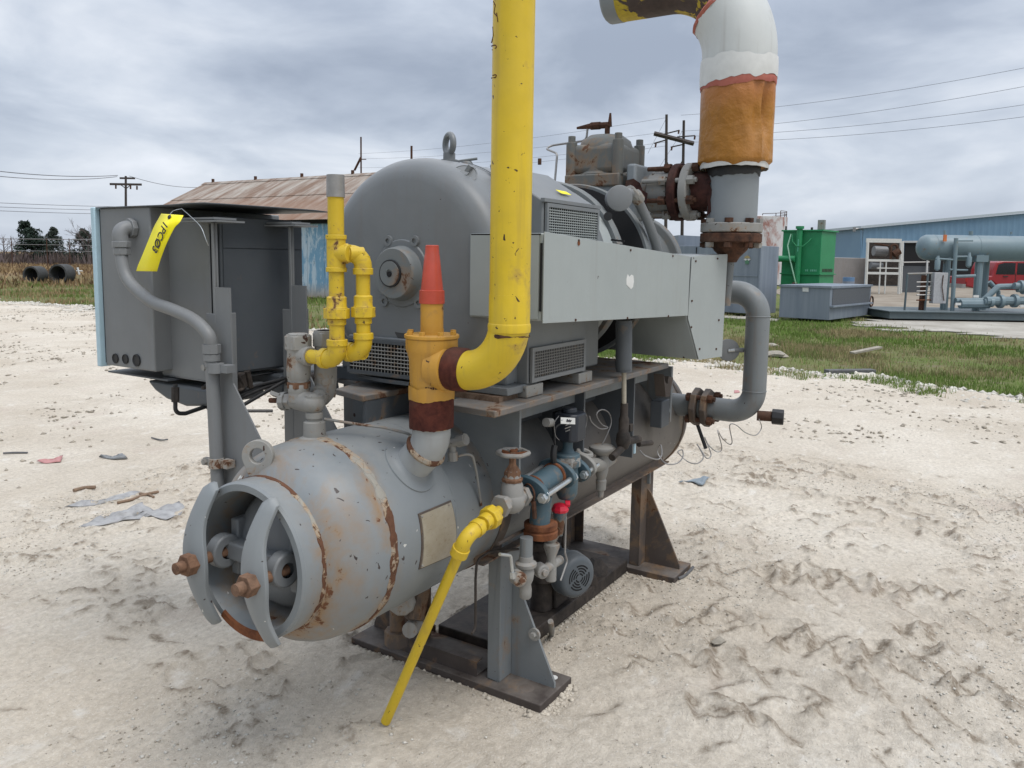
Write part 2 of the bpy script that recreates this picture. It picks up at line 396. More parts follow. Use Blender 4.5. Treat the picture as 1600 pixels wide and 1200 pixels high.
def seam_mat():
    t = NT('peeling_seam'); big = t.noise(5.5, 4, 0.6, 0.4); fin_ = t.noise(26, 5, 0.65, 0.6); crk = t.vor(34, 'DISTANCE_TO_EDGE')
    g_ = t.math('ADD', t.math('MULTIPLY', big, 0.75), t.math('MULTIPLY', fin_, 0.40))
    gone = t.ramp(g_, 0.585, 0.605)
    rustc = t.mix(t.noise(35, 5, 0.7), (0.050, 0.024, 0.016), (0.175, 0.080, 0.043))
    flake = t.mix(t.noise(12, 4, 0.6), (0.33, 0.295, 0.23), (0.235, 0.24, 0.235))
    halo = t.ramp(g_, 0.50, 0.59, 0, 0.65); flake = t.mix(halo, flake, (0.36, 0.22, 0.11))
    flake = t.mix(t.math('MULTIPLY', t.ramp(crk, 0.0, 0.035, 0.8, 0), t.ramp(g_, 0.44, 0.56)), flake, (0.10, 0.06, 0.035))
    c = t.mix(gone, flake, rustc)
    t.bump(t.math('SUBTRACT', t.math('MULTIPLY', fin_, 0.6), gone), 0.8, 0.005); return t.fin(c, 0.8, 0, 0.25)
M['seam'] = seam_mat()
# ================================================================ GROUND
TABS = {}
def vnoise(x, y, seed):
    """smooth lattice noise, numpy"""
    if seed not in TABS: TABS[seed] = np.random.RandomState(seed).rand(512, 512)
    tab = TABS[seed]
    xi = np.floor(x).astype(int); yi = np.floor(y).astype(int); fx = x-xi; fy = y-yi
    fx = fx*fx*fx*(fx*(fx*6-15)+10); fy = fy*fy*fy*(fy*(fy*6-15)+10)
    g = lambda a, b: tab[a % 512, b % 512]
    return (g(xi, yi)*(1-fx)+g(xi+1, yi)*fx)*(1-fy)+(g(xi, yi+1)*(1-fx)+g(xi+1, yi+1)*fx)*fy
def fbm(x, y, seed, oct_=4, gain=0.5):
    s = 0; a = 1; t = 0
    for k in range(oct_):
        s = s+a*vnoise(x*2**k+k*17.3, y*2**k+k*9.1, seed+k); t += a; a *= gain
    return s/t
HX0, HX1, HY0, HY1 = -1.6, 4.6, -3.4, 4.2      # finely modelled part of the yard
SOIL_SHADE = [None]; STROKES = []                     # tyre lug prints and scuffs: curve on the ground, height, width
LUGS = """490,290 515,340 585,370|500,255 545,275 520,305|590,285 615,300 625,320|600,245 660,275 680,310|690,265 740,310 755,345|800,290 830,320 800,350|850,305 890,325 905,370|910,305 960,325 975,360|985,315 1030,345 1050,370|1070,330 1130,365 1190,380|1200,350 1240,375 1265,390|420,270 470,280 490,300|300,280 315,300 310,315|330,250 350,270 380,290|275,405 300,440 350,435|370,390 395,405 405,420|455,390 480,420 515,420|460,430 480,450 490,460|585,420 620,465 605,510|515,480 530,490 530,510|640,500 690,520 690,545|760,490 785,510 780,550|800,515 850,545 870,580|820,480 900,510 960,580|960,545 1040,595 1050,645|1060,655 1110,660 1140,640|1130,600 1200,640 1250,700|880,430 890,465 930,480|965,435 970,460 975,475|1000,435 1015,445 1030,450|75,370 85,395 90,405|195,400 215,420 215,440|155,465 170,490 185,510|220,530 250,555 260,565|300,510 325,545 330,590|455,545 470,590 500,625|535,580 550,570 570,590|590,620 640,640 680,685|20,430 35,455 40,470|100,290 125,310 135,330|900,690 920,740 980,800|790,740 815,750 830,760|1100,755 1108,765 1110,775|1210,760 1218,780 1215,800|390,665 410,680 430,680|950,150 980,155 1010,170|1100,100 1125,110 1150,130|1050,175 1120,190 1190,230|900,125 930,130 960,140|1160,280 1205,280 1250,290|290,120 340,150 380,160|420,130 445,135 470,150|320,210 340,220 360,215|600,115 620,110 640,125|985,65 1040,80 1090,85|900,40 950,50 1000,58|1180,100 1220,95 1260,110|700,150 760,160 790,175|1010,500 1040,510 1060,530|720,590 745,600 750,620|620,690 660,720 690,725|470,700 500,730 520,760|330,640 350,655 380,660|1080,560 1110,575 1120,600"""
rs_ = np.random.RandomState(17)
def bez(p0, p1, p2): tq = np.linspace(0, 1, 9)[:, None]; return (1-tq)**2*p0+2*tq*(1-tq)*p1+tq**2*p2
for ln_ in LUGS.split('|'):
    q = [P(940+float(w.split(',')[0])/1.924, 750+float(w.split(',')[1])/1.924, z=0) for w in ln_.split()]
    q = [np.array((p.x, p.y)) for p in q]; STROKES.append((bez(q[0], 2*q[1]-(q[0]+q[2])/2, q[2]), rs_.uniform(0.015, 0.026), rs_.uniform(0.8, 1.25)))
for (xa, ya, xb, yb, hw_, pit) in ((1085, 893, 1600, 968, .20, .165), (1010, 965, 1590, 1118, .21, .17), (985, 1050, 1480, 1195, .19, .16), (1230, 1000, 1600, 1075, .18, .17)):
    pa, pb = P(xa, ya, z=0), P(xb, yb, z=0); pa, pb = np.array((pa.x, pa.y)), np.array((pb.x, pb.y)); L_ = np.linalg.norm(pb-pa); tv = (pb-pa)/L_; nv2 = np.array((-tv[1], tv[0]))
    for k_ in range(int(L_/pit)):
        for sd in (1, -1):
            if rs_.rand() < 0.32: continue
            c_ = pa+tv*(k_*pit+(pit/2 if sd < 0 else 0)+rs_.normal(0, .015)); w0, w1 = rs_.uniform(.0, .05), hw_*rs_.uniform(.7, 1.1); sk = rs_.uniform(.07, .14)
            STROKES.append((bez(c_+nv2*sd*w0, c_+nv2*sd*(w0+w1)*.5+tv*sk*.15, c_+nv2*sd*w1+tv*sk), rs_.uniform(.010, .020), rs_.uniform(.7, 1.15)))
for _ in range(420):
    c_ = np.array((rs_.uniform(-1.2, 4.4), rs_.uniform(-3.2, 4.0))); a__ = rs_.normal(-0.9, 0.7); L_ = rs_.uniform(0.04, 0.20)
    d_ = np.array((math.cos(a__), math.sin(a__)))*L_; k_ = np.array((-d_[1], d_[0]))*rs_.uniform(-.5, .5)
    if -0.1 < c_[0] < 1.7 and -0.1 < c_[1] < 1.0: continue
    STROKES.append((bez(c_-d_/2, c_+k_, c_+d_/2), rs_.uniform(0.006, 0.018), rs_.uniform(0.6, 1.1)))
def height(x, y, fine):
    h = (fbm(x*0.45, y*0.45, 1, 3)-0.5)*0.05 + (fbm(x*1.6, y*1.6, 5, 3)-0.5)*0.022
    if fine is not None:
        d = (fbm(x*6, y*6, 11, 4, 0.55)-0.5)*0.014
        rg = 1-np.abs(2*fbm(x*3.2+0.6*vnoise(x*2, y*2, 40), y*3.2, 23, 4, 0.55)-1)     # ridged crumbs
        d += np.clip(rg-0.86, 0, 1)*0.16*np.clip((fbm(x*0.9, y*0.9, 31, 2)-0.40)*4, 0, 1)
        d += (fbm(x*24, y*24, 51, 3, 0.6)-0.5)*0.014
        loose = 0*x  # ridge mask: brown crumb soil with relief shade painted in
        if x.size > 1:
            jx = x+(fbm(x*17, y*17, 77, 3)-0.5)*0.022; jy = y+(fbm(x*17, y*17, 79, 3)-0.5)*0.022; grit = fbm(x*38, y*38, 87, 3)
            for pl, hgt, wid in STROKES:
                lo = pl.min(0)-0.16; hi = pl.max(0)+0.16
                ii = np.nonzero((x > lo[0]) & (x < hi[0]) & (y > lo[1]) & (y < hi[1]))
                if ii[0].size == 0: continue
                px_, py_ = jx[ii], jy[ii]; best = np.full(px_.shape, 9.0); sgn = np.zeros(px_.shape); tt = np.zeros(px_.shape); nseg = len(pl)-1
                for k in range(nseg):
                    ax_, ay_ = pl[k]; ex, ey = pl[k+1]-pl[k]; L2 = ex*ex+ey*ey+1e-9
                    u = np.clip(((px_-ax_)*ex+(py_-ay_)*ey)/L2, 0, 1); ddx = px_-ax_-u*ex; ddy = py_-ay_-u*ey; dd = np.hypot(ddx, ddy)
                    m_ = dd < best; best = np.where(m_, dd, best); sgn = np.where(m_, np.sign(ex*ddy-ey*ddx), sgn); tt = np.where(m_, (k+u)/nseg, tt)
                tap = np.clip(np.minimum(tt, 1-tt)*5+0.25, 0, 1); g_ = grit[ii]; sd_ = best*sgn
                ridge = np.where(sd_ > 0, np.exp(-(sd_/(0.014*wid))**2), np.exp(-(sd_/(0.055*wid))**2))*(0.45+1.1*g_)
                press = np.where(sd_ > 0, np.exp(-((sd_-0.045)/0.05)**2), 0)
                d[ii] = d[ii]+hgt*tap*(ridge-0.55*press)
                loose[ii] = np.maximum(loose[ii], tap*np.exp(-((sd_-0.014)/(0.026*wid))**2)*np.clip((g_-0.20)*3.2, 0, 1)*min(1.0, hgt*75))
        def near(x0, x1, y0, y1): return np.clip(1-np.maximum(np.maximum(x0-x, x-x1), np.maximum(y0-y, y-y1))/0.035, 0, 1)
        calm = np.maximum(near(-0.0, 0.26, 0, 0.92), np.maximum(near(1.36, 1.60, 0, 0.92), near(0.2, 1.4, 0.27, 0.66)))
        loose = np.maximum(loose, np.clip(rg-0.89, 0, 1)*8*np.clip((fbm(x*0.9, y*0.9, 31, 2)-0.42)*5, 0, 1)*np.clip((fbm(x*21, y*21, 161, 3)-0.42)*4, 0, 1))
        lo_ = np.clip((loose-0.12)*2.2, 0, 1); SOIL_SHADE[0] = lo_*fine
        h = (h+d)*fine
        return h*(1-calm)+calm*(-0.004)
    return h
def sheet(name, xs, ys, hfun, mat, skip=None, zoff=0.0):
    X, Y = np.meshgrid(xs, ys, indexing='ij'); Z = hfun(X, Y)+zoff
    nx, ny = X.shape; co = np.stack([X, Y, Z], -1).reshape(-1, 3)
    idx = np.arange(nx*ny).reshape(nx, ny)
    q = np.stack([idx[:-1, :-1], idx[1:, :-1], idx[1:, 1:], idx[:-1, 1:]], -1).reshape(-1, 4)
    if skip is not None:
        cx = (X[:-1, :-1]+X[1:, 1:]).reshape(-1)/2; cy = (Y[:-1, :-1]+Y[1:, 1:]).reshape(-1)/2; q = q[~skip(cx, cy)]
    me = bpy.data.meshes.new(name); me.vertices.add(len(co)); me.vertices.foreach_set('co', co.ravel())
    me.loops.add(q.size); me.loops.foreach_set('vertex_index', q.ravel().astype(np.int32)); me.polygons.add(len(q))
    me.polygons.foreach_set('loop_start', np.arange(0, q.size, 4, dtype=np.int32)); me.update(calc_edges=True); me.validate()
    me.polygons.foreach_set('use_smooth', [True]*len(me.polygons)); me.materials.append(mat)
    if SOIL_SHADE[0] is not None and SOIL_SHADE[0].size == X.size:
        at_l = me.attributes.new('soil_shade', 'FLOAT', 'POINT'); at_l.data.foreach_set('value', SOIL_SHADE[0].astype(np.float32).ravel())
    o = bpy.data.objects.new(name, me); COL.objects.link(o); OFF[o] = Vector((0, 0, 0)); o['kind'] = 'structure'; return o
# limestone caliche yard
t = NT('crushed_limestone_yard')
w1 = t.noise(0.55, 5, 0.6, 0.4); w2 = t.noise(3.1, 6, 0.65, 0.3); w3 = t.noise(38, 6, 0.7)
c = t.mix(t.ramp(w1, 0.34, 0.66), (0.550, 0.477, 0.382), (0.715, 0.650, 0.550))
c = t.mix(t.ramp(w2, 0.50, 0.78, 0, 0.55), c, (0.45, 0.395, 0.320))
c = t.mix(t.ramp(t.noise(1.7, 4, 0.6, 0.2, t.map((1, 1, 1), (31, 7, 0))), 0.60, 0.78, 0, 0.5), c, (0.47, 0.37, 0.315))
c = t.mix(t.ramp(w3, 0.34, 0.62, 0.45, 0.0), c, (0.30, 0.255, 0.20))
c = t.mix(t.ramp(t.noise(150, 3, 0.65), 0.56, 0.70, 0, 0.6), c, (0.76, 0.73, 0.67))
c = t.mix(t.ramp(t.noise(85, 3, 0.65, 0.5, t.map((1, 1, 1), (3, 9, 1))), 0.655, 0.71, 0, 0.7), c, (0.17, 0.14, 0.115))
# short dark cracks and scuffs, drawn out along the wheel direction
ck = t.noise(1, 6, 0.68, 1.2, t.map((3.2, 11, 1), (2, 5, 0), (0, 0, 0.5)))
ckm = t.math('MULTIPLY', t.ramp(t.math('ABSOLUTE', t.math('SUBTRACT', ck, 0.5)), 0.0, 0.012, 1, 0), t.ramp(t.noise(2.2, 4, 0.6, 0, t.map((1, 1, 1), (8, 1, 3))), 0.50, 0.62))
c = t.mix(t.math('MULTIPLY', ckm, 0.35), c, (0.28, 0.23, 0.18))
mk = t.noise(1, 6, 0.7, 0.8, t.map((7, 13, 7), (4, 4, 4), (0, 0, 0.9)))
c = t.mix(t.math('MULTIPLY', t.ramp(mk, 0.63, 0.70, 0, 0.6), t.ramp(t.noise(0.9, 4, 0.6, 0, t.map((1, 1, 1), (2, 9, 5))), 0.40, 0.60)), c, (0.29, 0.23, 0.165))
c = t.mix(t.ramp(t.noise(1, 5, 0.65, 0.4, t.map((5, 9, 5), (14, 3, 4), (0, 0, 0.6))), 0.58, 0.72, 0, 0.55), c, (0.76, 0.73, 0.67))
# lug and crumb ridges: brown soil tone plus relief shade painted into the colour
at_ = t.n('ShaderNodeAttribute', attribute_name='soil_shade')
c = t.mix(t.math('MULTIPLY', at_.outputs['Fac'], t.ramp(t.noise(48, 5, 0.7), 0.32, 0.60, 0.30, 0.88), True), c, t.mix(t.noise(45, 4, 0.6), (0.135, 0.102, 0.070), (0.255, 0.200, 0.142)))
hb_ = t.math('ADD', t.math('MULTIPLY', t.noise(22, 8, 0.74, 0.1), 0.65), t.math('MULTIPLY', t.noise(110, 4, 0.7), 0.42))
hb_ = t.math('ADD', hb_, t.math('MULTIPLY', t.noise(300, 3, 0.6), 0.20))
t.bump(hb_, 0.8, 0.025)
M['yard'] = t.fin(c, 0.95, 0, 0.15)
def fine_mask(X, Y):
    e_ = np.minimum(np.minimum(X-HX0, HX1-X), np.minimum(Y-HY0, HY1-Y)); return np.clip(e_/0.3, 0, 1)
def hf_near(X, Y):
    f = fine_mask(X, Y); return height(X, Y, f) + height(X, Y, None)*0.35*(1-f)
edge = lambda y: 9.75+0.35*np.sin(y*0.9)+0.22*np.sin(y*2.3+1)+0.12*np.sin(y*5.1)+0.04*np.clip(y-3, 0, 40)
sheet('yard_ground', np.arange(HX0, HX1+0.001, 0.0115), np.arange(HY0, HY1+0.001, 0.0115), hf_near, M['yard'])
sheet('yard_ground', np.concatenate([np.arange(-7, HX0, 0.15), np.arange(HX0, HX1+0.01, 0.0775*2), np.arange(HX1+0.10, 12.6, 0.10)]), np.concatenate([np.arange(-14, HY0, 0.15), np.arange(HY0, HY1+0.01, 0.0950*2), np.arange(HY1+0.15, 48, 0.15)]),
      lambda X, Y: height(X, Y, None)*0.35 + np.where((X > HX1) | (Y > HY1), (fbm(X*5, Y*5, 61, 3)-0.5)*0.05*np.clip(np.maximum(X-HX1, Y-HY1)/0.5, 0, 1), 0) - np.where((X > HX0+0.02) & (X < HX1-0.02) & (Y > HY0+0.02) & (Y < HY1-0.02), 0.02, 0), M['yard'],
      skip=lambda x, y: ((x > HX0+0.25) & (x < HX1-0.25) & (y > HY0+0.25) & (y < HY1-0.25)) | (x > edge(y)))
# the country beyond: turf and gravel base sheet reaching the horizon
t = NT('turf_and_soil'); x, y, z = t.xyz()
n_ = t.noise(0.35, 6, 0.65, 0.4); n2_ = t.noise(2.5, 6, 0.68)
c = t.mix(t.ramp(n_, 0.38, 0.62), (0.105, 0.140, 0.038), (0.150, 0.150, 0.065))
c = t.mix(t.ramp(n2_, 0.50, 0.70, 0, 0.85), c, (0.185, 0.150, 0.105))
far = t.ramp(y, 34, 60); c = t.mix(far, c, t.mix(t.noise(0.12, 5, 0.6), (0.150, 0.100, 0.055), (0.205, 0.150, 0.080)))
t.bump(t.noise(9, 6, 0.7), 0.6, 0.05); M['turf'] = t.fin(c, 0.95, 0, 0.1)
gb_ = MB(); gb_.quadgrid([[Vector((x, y, -0.06)) for y in np.linspace(-2500, 2500, 41)] for x in np.linspace(-2500, 2500, 41)]); struct('ground', gb_, M['turf'])
t = NT('far_gravel'); c = t.mix(t.ramp(t.noise(0.8, 6, 0.65), 0.35, 0.65), (0.215, 0.180, 0.140), (0.31, 0.27, 0.22)); t.bump(t.noise(12, 5), 0.4, 0.03); M['gravel'] = t.fin(c, 0.95, 0, 0.1)
t = NT('pale_caliche'); c = t.mix(t.ramp(t.noise(0.9, 6, 0.65), 0.35, 0.65), (0.30, 0.275, 0.235), (0.44, 0.415, 0.365)); t.bump(t.noise(12, 5), 0.4, 0.03); M['caliche'] = t.fin(c, 0.95, 0, 0.1)
def blob(name, pts, z, mat, wob=0.25, k=9):
    pts = [Vector((p[0], p[1], 0)) for p in pts]; out_ = []
    for i in range(len(pts)):
        a, b = pts[i], pts[(i+1) % len(pts)]; nrm_ = Vector((-(b-a).y, (b-a).x, 0)).normalized()
        for j in range(k): out_.append(a.lerp(b, j/k)+nrm_*random.uniform(-wob, wob)+Vector((0, 0, z)))
    return struct(name, MB().prism(out_, (0, 0, -0.02)), mat, smooth=0)
pg = lambda px, py: P(px, py, z=0)
blob('gravel_lot', [pg(1250, 489), pg(1700, 485), pg(1900, 440), pg(1300, 428), pg(1210, 452)], -0.035, M['gravel'], 0.3)
blob('caliche_patch', [pg(1335, 505), pg(1400, 494), pg(1640, 490), pg(1700, 530), pg(1590, 528), pg(1480, 515)], -0.028, M['caliche'], 0.5)
blob('caliche_strip', [pg(1125, 494), pg(1215, 500), pg(1215, 496), pg(1125, 491)], -0.026, M['caliche'], 0.1)
blob('caliche_strip', [pg(1370, 512), pg(1470, 512), pg(1440, 515), pg(1385, 515)], -0.024, M['caliche'], 0.12)

# ---------------------------------------------------------------- grass as real blades
def blades(name, pts, hmin, hmax, w, cols, lean=0.5, seg=1):
    n = len(pts); rng = np.random.RandomState(len(pts)); a = rng.rand(n)*2*PI; h = hmin+(hmax-hmin)*rng.rand(n)**1.4
    la = rng.rand(n)*2*PI; le = rng.rand(n)*lean*h
    dx = np.cos(a)*w*0.5; dy = np.sin(a)*w*0.5
    co = np.empty((n, 3, 3)); co[:, 0] = pts+np.stack([-dx, -dy, np.zeros(n)], 1); co[:, 1] = pts+np.stack([dx, dy, np.zeros(n)], 1)
    co[:, 2] = pts+np.stack([np.cos(la)*le, np.sin(la)*le, h], 1)
    me = bpy.data.meshes.new(name); me.vertices.add(n*3); me.vertices.foreach_set('co', co.ravel())
    me.loops.add(n*3); me.loops.foreach_set('vertex_index', np.arange(n*3, dtype=np.int32)); me.polygons.add(n)
    me.polygons.foreach_set('loop_start', np.arange(0, n*3, 3, dtype=np.int32)); me.update(calc_edges=True)
    for m_ in cols: me.materials.append(m_)
    tone = fbm(pts[:, 0]*0.5, pts[:, 1]*0.5, 91, 3)+rng.randn(n)*0.10
    me.polygons.foreach_set('material_index', np.clip(((tone-0.35)/0.3*len(cols)).astype(int), 0, len(cols)-1).astype(np.int32))
    o = bpy.data.objects.new(name, me); COL.objects.link(o); OFF[o] = Vector((0, 0, 0)); o['kind'] = 'stuff'; return o
gm = lambda nm, c: plain(nm, c, 0.7, var=0.3, scale=1.5, bump=0, spec=0.2)
GR = [gm('grass_green', (0.150, 0.225, 0.050)), gm('grass_mid', (0.130, 0.180, 0.042)), gm('grass_olive', (0.170, 0.205, 0.070)), gm('grass_straw', (0.290, 0.240, 0.125))]
DR = [gm('straw_pale', (0.30, 0.215, 0.115)), gm('straw_brown', (0.215, 0.140, 0.070)), gm('straw_dark', (0.135, 0.085, 0.050))]
rng = np.random.RandomState(3)
def scatter(n, x0, x1, y0, y1, dens, z=-0.06):
    p = np.stack([x0+(x1-x0)*rng.rand(n), y0+(y1-y0)*rng.rand(n), np.full(n, z)], 1)
    return p[rng.rand(n) < dens(p[:, 0], p[:, 1])]
def inpoly(x, y, poly):
    r = np.zeros(x.shape, bool); n = len(poly)
    for i in range(n):
        (x0, y0), (x1, y1) = poly[i], poly[(i+1) % n]
        c_ = ((y0 > y) != (y1 > y)) & (x < (x1-x0)*(y-y0)/(y1-y0+1e-12)+x0); r ^= c_
    return r
BARE = [[(p.x, p.y) for p in q] for q in ([pg(1335, 505), pg(1400, 494), pg(1640, 490), pg(1700, 530), pg(1590, 528), pg(1480, 515)], [pg(1250, 489), pg(1700, 485), pg(1900, 440), pg(1300, 428), pg(1210, 452)])]
def bare_mask(x, y): 
    jx_, jy_ = (fbm(x*1.2, y*1.2, 141, 2)-0.5)*1.4, (fbm(x*1.2, y*1.2, 143, 2)-0.5)*1.4
    return np.where(inpoly(x+jx_, y+jy_, BARE[0]) | inpoly(x, y, BARE[1]), 0.03, 1.0)
dens = lambda x, y: bare_mask(x, y)*np.clip((fbm(x*0.45, y*0.45, 101, 4)-0.40)*4.0, 0.10, 1)*np.where(x > edge(y)+0.1+0.5*fbm(x*2, y*2, 105, 2), 1, 0)
tag_stuff = lambda o, lab, cat: tag(o, lab, cat)
edge_tufts = lambda x, y: np.clip((fbm(x*2.2, y*2.2, 171, 3)-0.56)*9, 0, 1)*np.where((x < edge(y)+0.3) & (x > edge(y)-0.9), 1, 0)
tag_stuff(blades('edge_tufts', scatter(60000, 8.6, 10.8, -6, 9, edge_tufts, -0.01), 0.03, 0.11, 0.012, GR), 'sparse grass tufts creeping out over the white stones of the yard edge', 'grass')
tag_stuff(blades('verge_grass', scatter(110000, 9.6, 15.5, -6, 9, dens), 0.03, 0.115, 0.014, GR), 'green grass verge along the right edge of the white yard', 'grass')
tag_stuff(blades('verge_grass', scatter(90000, 15.5, 23.5, -7, 13, dens), 0.03, 0.12, 0.025, GR), 'green grass between the verge and the parked equipment', 'grass')
tag_stuff(blades('weeds', scatter(52000, 10.0, 22, 11, 46, dens), 0.05, 0.22, 0.04, GR[1:]+DR[:1]), 'weedy grass strip at the left edge of the yard', 'grass')
tag_stuff(blades('dry_grass', scatter(60000, 14, 70, 30, 120, lambda x, y: np.clip((fbm(x*0.12, y*0.12, 111, 3)-0.30)*4, 0.15, 1)*np.where(y-0.2*x > 33, 1, 0.06)), 0.12, 0.45, 0.12, DR, 0.8), 'tall dry brown grass in the field on the left', 'dry grass')
# loose white stones along the edge of the yard and across it
def stones(name, pts, smin, smax, mat):
    n = len(pts); rg = np.random.RandomState(n); base = np.array([(1, 0, 0), (-1, 0, 0), (0, 1, 0), (0, -1, 0), (0, 0, 1), (0, 0, -1)], float)
    fc = np.array([(0, 2, 4), (2, 1, 4), (1, 3, 4), (3, 0, 4), (2, 0, 5), (1, 2, 5), (3, 1, 5), (0, 3, 5)])
    s = smin+(smax-smin)*rg.rand(n)**2.2; a = rg.rand(n)*PI
    loc = base[None]*(0.6+0.8*rg.rand(n, 6, 1))*s[:, None, None]*np.array([1, 0.8, 0.55])
    ca, sa = np.cos(a)[:, None], np.sin(a)[:, None]; X = loc[..., 0]*ca-loc[..., 1]*sa; Y = loc[..., 0]*sa+loc[..., 1]*ca
    co = np.stack([X, Y, loc[..., 2]], -1)+pts[:, None, :]; f = (fc[None]+(np.arange(n)*6)[:, None, None]).reshape(-1)
    me = bpy.data.meshes.new(name); me.vertices.add(n*6); me.vertices.foreach_set('co', co.ravel()); me.loops.add(len(f)); me.loops.foreach_set('vertex_index', f.astype(np.int32))
    me.polygons.add(len(f)//3); me.polygons.foreach_set('loop_start', np.arange(0, len(f), 3, dtype=np.int32)); me.update(calc_edges=True); me.materials.append(mat)
    o = bpy.data.objects.new(name, me); COL.objects.link(o); OFF[o] = Vector((0, 0, 0)); o['kind'] = 'stuff'; return o
M['stone'] = plain('white_limestone_chips', (0.52, 0.49, 0.43), 0.9, var=0.3, scale=3)
M['yardstone'] = plain('yard_stone', (0.47, 0.42, 0.345), 0.95, var=0.3, scale=9)
M['stonedark'] = plain('tan_soil_crumbs', (0.34, 0.30, 0.24), 0.95, var=0.3, scale=5)
p_ = np.stack([rng.rand(9000), rng.rand(9000)*60-8, np.zeros(9000)], 1); p_[:, 0] = edge(p_[:, 1])+np.abs(rng.randn(9000))*-0.45+0.12; p_[:, 2] = 0.0
tag(stones('stone_chips', p_, 0.012, 0.07, M['stone']), 'white limestone chips heaped along the yard edge by the grass', 'gravel')
p_ = np.stack([-1+rng.rand(34000)*10.6, -5+rng.rand(34000)*27, np.zeros(34000)], 1)
p_ = p_[((p_[:, 0] > HX1) | (p_[:, 1] > HY1)) & (rng.rand(len(p_)) < np.clip((fbm(p_[:, 0]*0.9, p_[:, 1]*0.9, 131, 4)-0.42)*5, 0.05, 1))]; p_[:, 2] = height(p_[:, 0], p_[:, 1], None)*0.35
tag(stones('soil_clods', p_, 0.004, 0.036, M['stonedark']), 'tan soil clods and stones scattered over the far part of the yard', 'gravel')
p_ = np.stack([HX0+0.2+rng.rand(60000)*(HX1-HX0-0.4), HY0+0.2+rng.rand(60000)*(HY1-HY0-0.4), np.zeros(60000)], 1)
p_ = p_[rng.rand(len(p_)) < np.clip((fbm(p_[:, 0]*1.3, p_[:, 1]*1.3, 121, 4)-0.42)*6, 0.05, 1)]; p_[:, 2] = hf_near(p_[:, 0], p_[:, 1])+0.001
h_ = len(p_)//2
q_ = []
for (x0, x1, y0, y1) in ((0, 0.235, 0, 0.914), (1.36, 1.60, 0.02, 0.914), (0.235, 1.36, 0.275, 0.64)):
    for _ in range(330):
        if rng.rand() < 0.6: a_ = rng.rand(); q_.append((x0-abs(rng.randn())*0.018 if rng.rand() < .5 else x1+abs(rng.randn())*0.018, y0+(y1-y0)*a_))
        else: a_ = rng.rand(); q_.append((x0+(x1-x0)*a_, y0-abs(rng.randn())*0.018))
q_ = np.array(q_); q_ = np.concatenate([q_, np.zeros((len(q_), 1))], 1); q_[:, 2] = hf_near(q_[:, 0], q_[:, 1])
tag(stones('soil_crumbs', q_, 0.003, 0.018, M['yardstone']), 'loose pale soil and stones piled against the foot plates of the machine', 'gravel')
tag(stones('stone_chips', p_[:h_], 0.0016, 0.010, M['stone']), 'small pale stone chips scattered over the near yard', 'gravel')
tag(stones('soil_crumbs', p_[h_:], 0.0016, 0.009, M['stonedark']), 'small tan soil crumbs scattered over the near yard', 'gravel')

# ================================================================ BACKGROUND, LEFT
def bgpt(px, py, dist): return G(px, py, dist)
def gz(px, dist):
    p = G(px, 420, dist); return Vector((p.x, p.y, 0))
# --- rusty roofed shed, aligned with the machine
t = NT('rusty_corrugated_roof'); x, y, z = t.xyz()
sh = t.noise(1, 6, 0.65, 0.5, t.map((0.35, 1.6, 0.35))); rows_ = t.noise(0.5, 3, 0.5)
c = t.mix(t.ramp(sh, 0.36, 0.62), (0.35, 0.32, 0.28), (0.180, 0.118, 0.084)); c = t.mix(t.ramp(t.noise(1, 5, 0.6, 0.3, t.map((0.5, 2.2, 0.5), (5, 3, 1))), 0.5, 0.72, 0, 0.75), c, (0.41, 0.375, 0.335))
hb2 = t.ramp(x, 20.6, 21.6); c = t.mix(t.math('MULTIPLY', t.math('SUBTRACT', 1.0, hb2), 0.55), c, (0.215, 0.115, 0.068))
M['roof'] = t.fin(c, 0.75, 0, 0.3)
t = NT('peeling_blue_wall'); k = t.ramp(t.noise(1, 6, 0.72, 0.5, t.map((3, 3.4, 0.9))), 0.47, 0.53)
c = t.mix(k, (0.17, 0.33, 0.47), (0.46, 0.56, 0.63)); c = t.mix(t.ramp(t.xyz()[2], 0.0, 0.6, 1, 0), c, t.mix(t.noise(3, 5), (0.30, 0.24, 0.18), (0.42, 0.36, 0.29)))
c = t.mix(t.ramp(t.noise(1, 5, 0.7, 0.3, t.map((4, 5, 0.7), (9, 0, 0))), 0.62, 0.68, 0, 0.8), c, (0.10, 0.14, 0.17)); M['bluewall'] = t.fin(c, 0.8)
XW, XR, ZE, ZR, YL, YRt = 19.44, 23.3, 3.11, 5.05, 33.0, 17.0
shed = thing('storage_shed', 'old shed with rusty corrugated roof and peeling blue wall, left behind the motor', 'shed', (XR, 20, 0))
part('wall', MB().prism([(XW+0.05, YL-0.3, 0), (XW+0.05, YL-0.3, ZE-0.05), (XR, YL-0.3, ZR-0.1), (2*XR-XW-0.05, YL-0.3, ZE-0.05), (2*XR-XW-0.05, YL-0.3, 0)], (0, YRt-YL+0.6, 0)), M['bluewall'], shed)
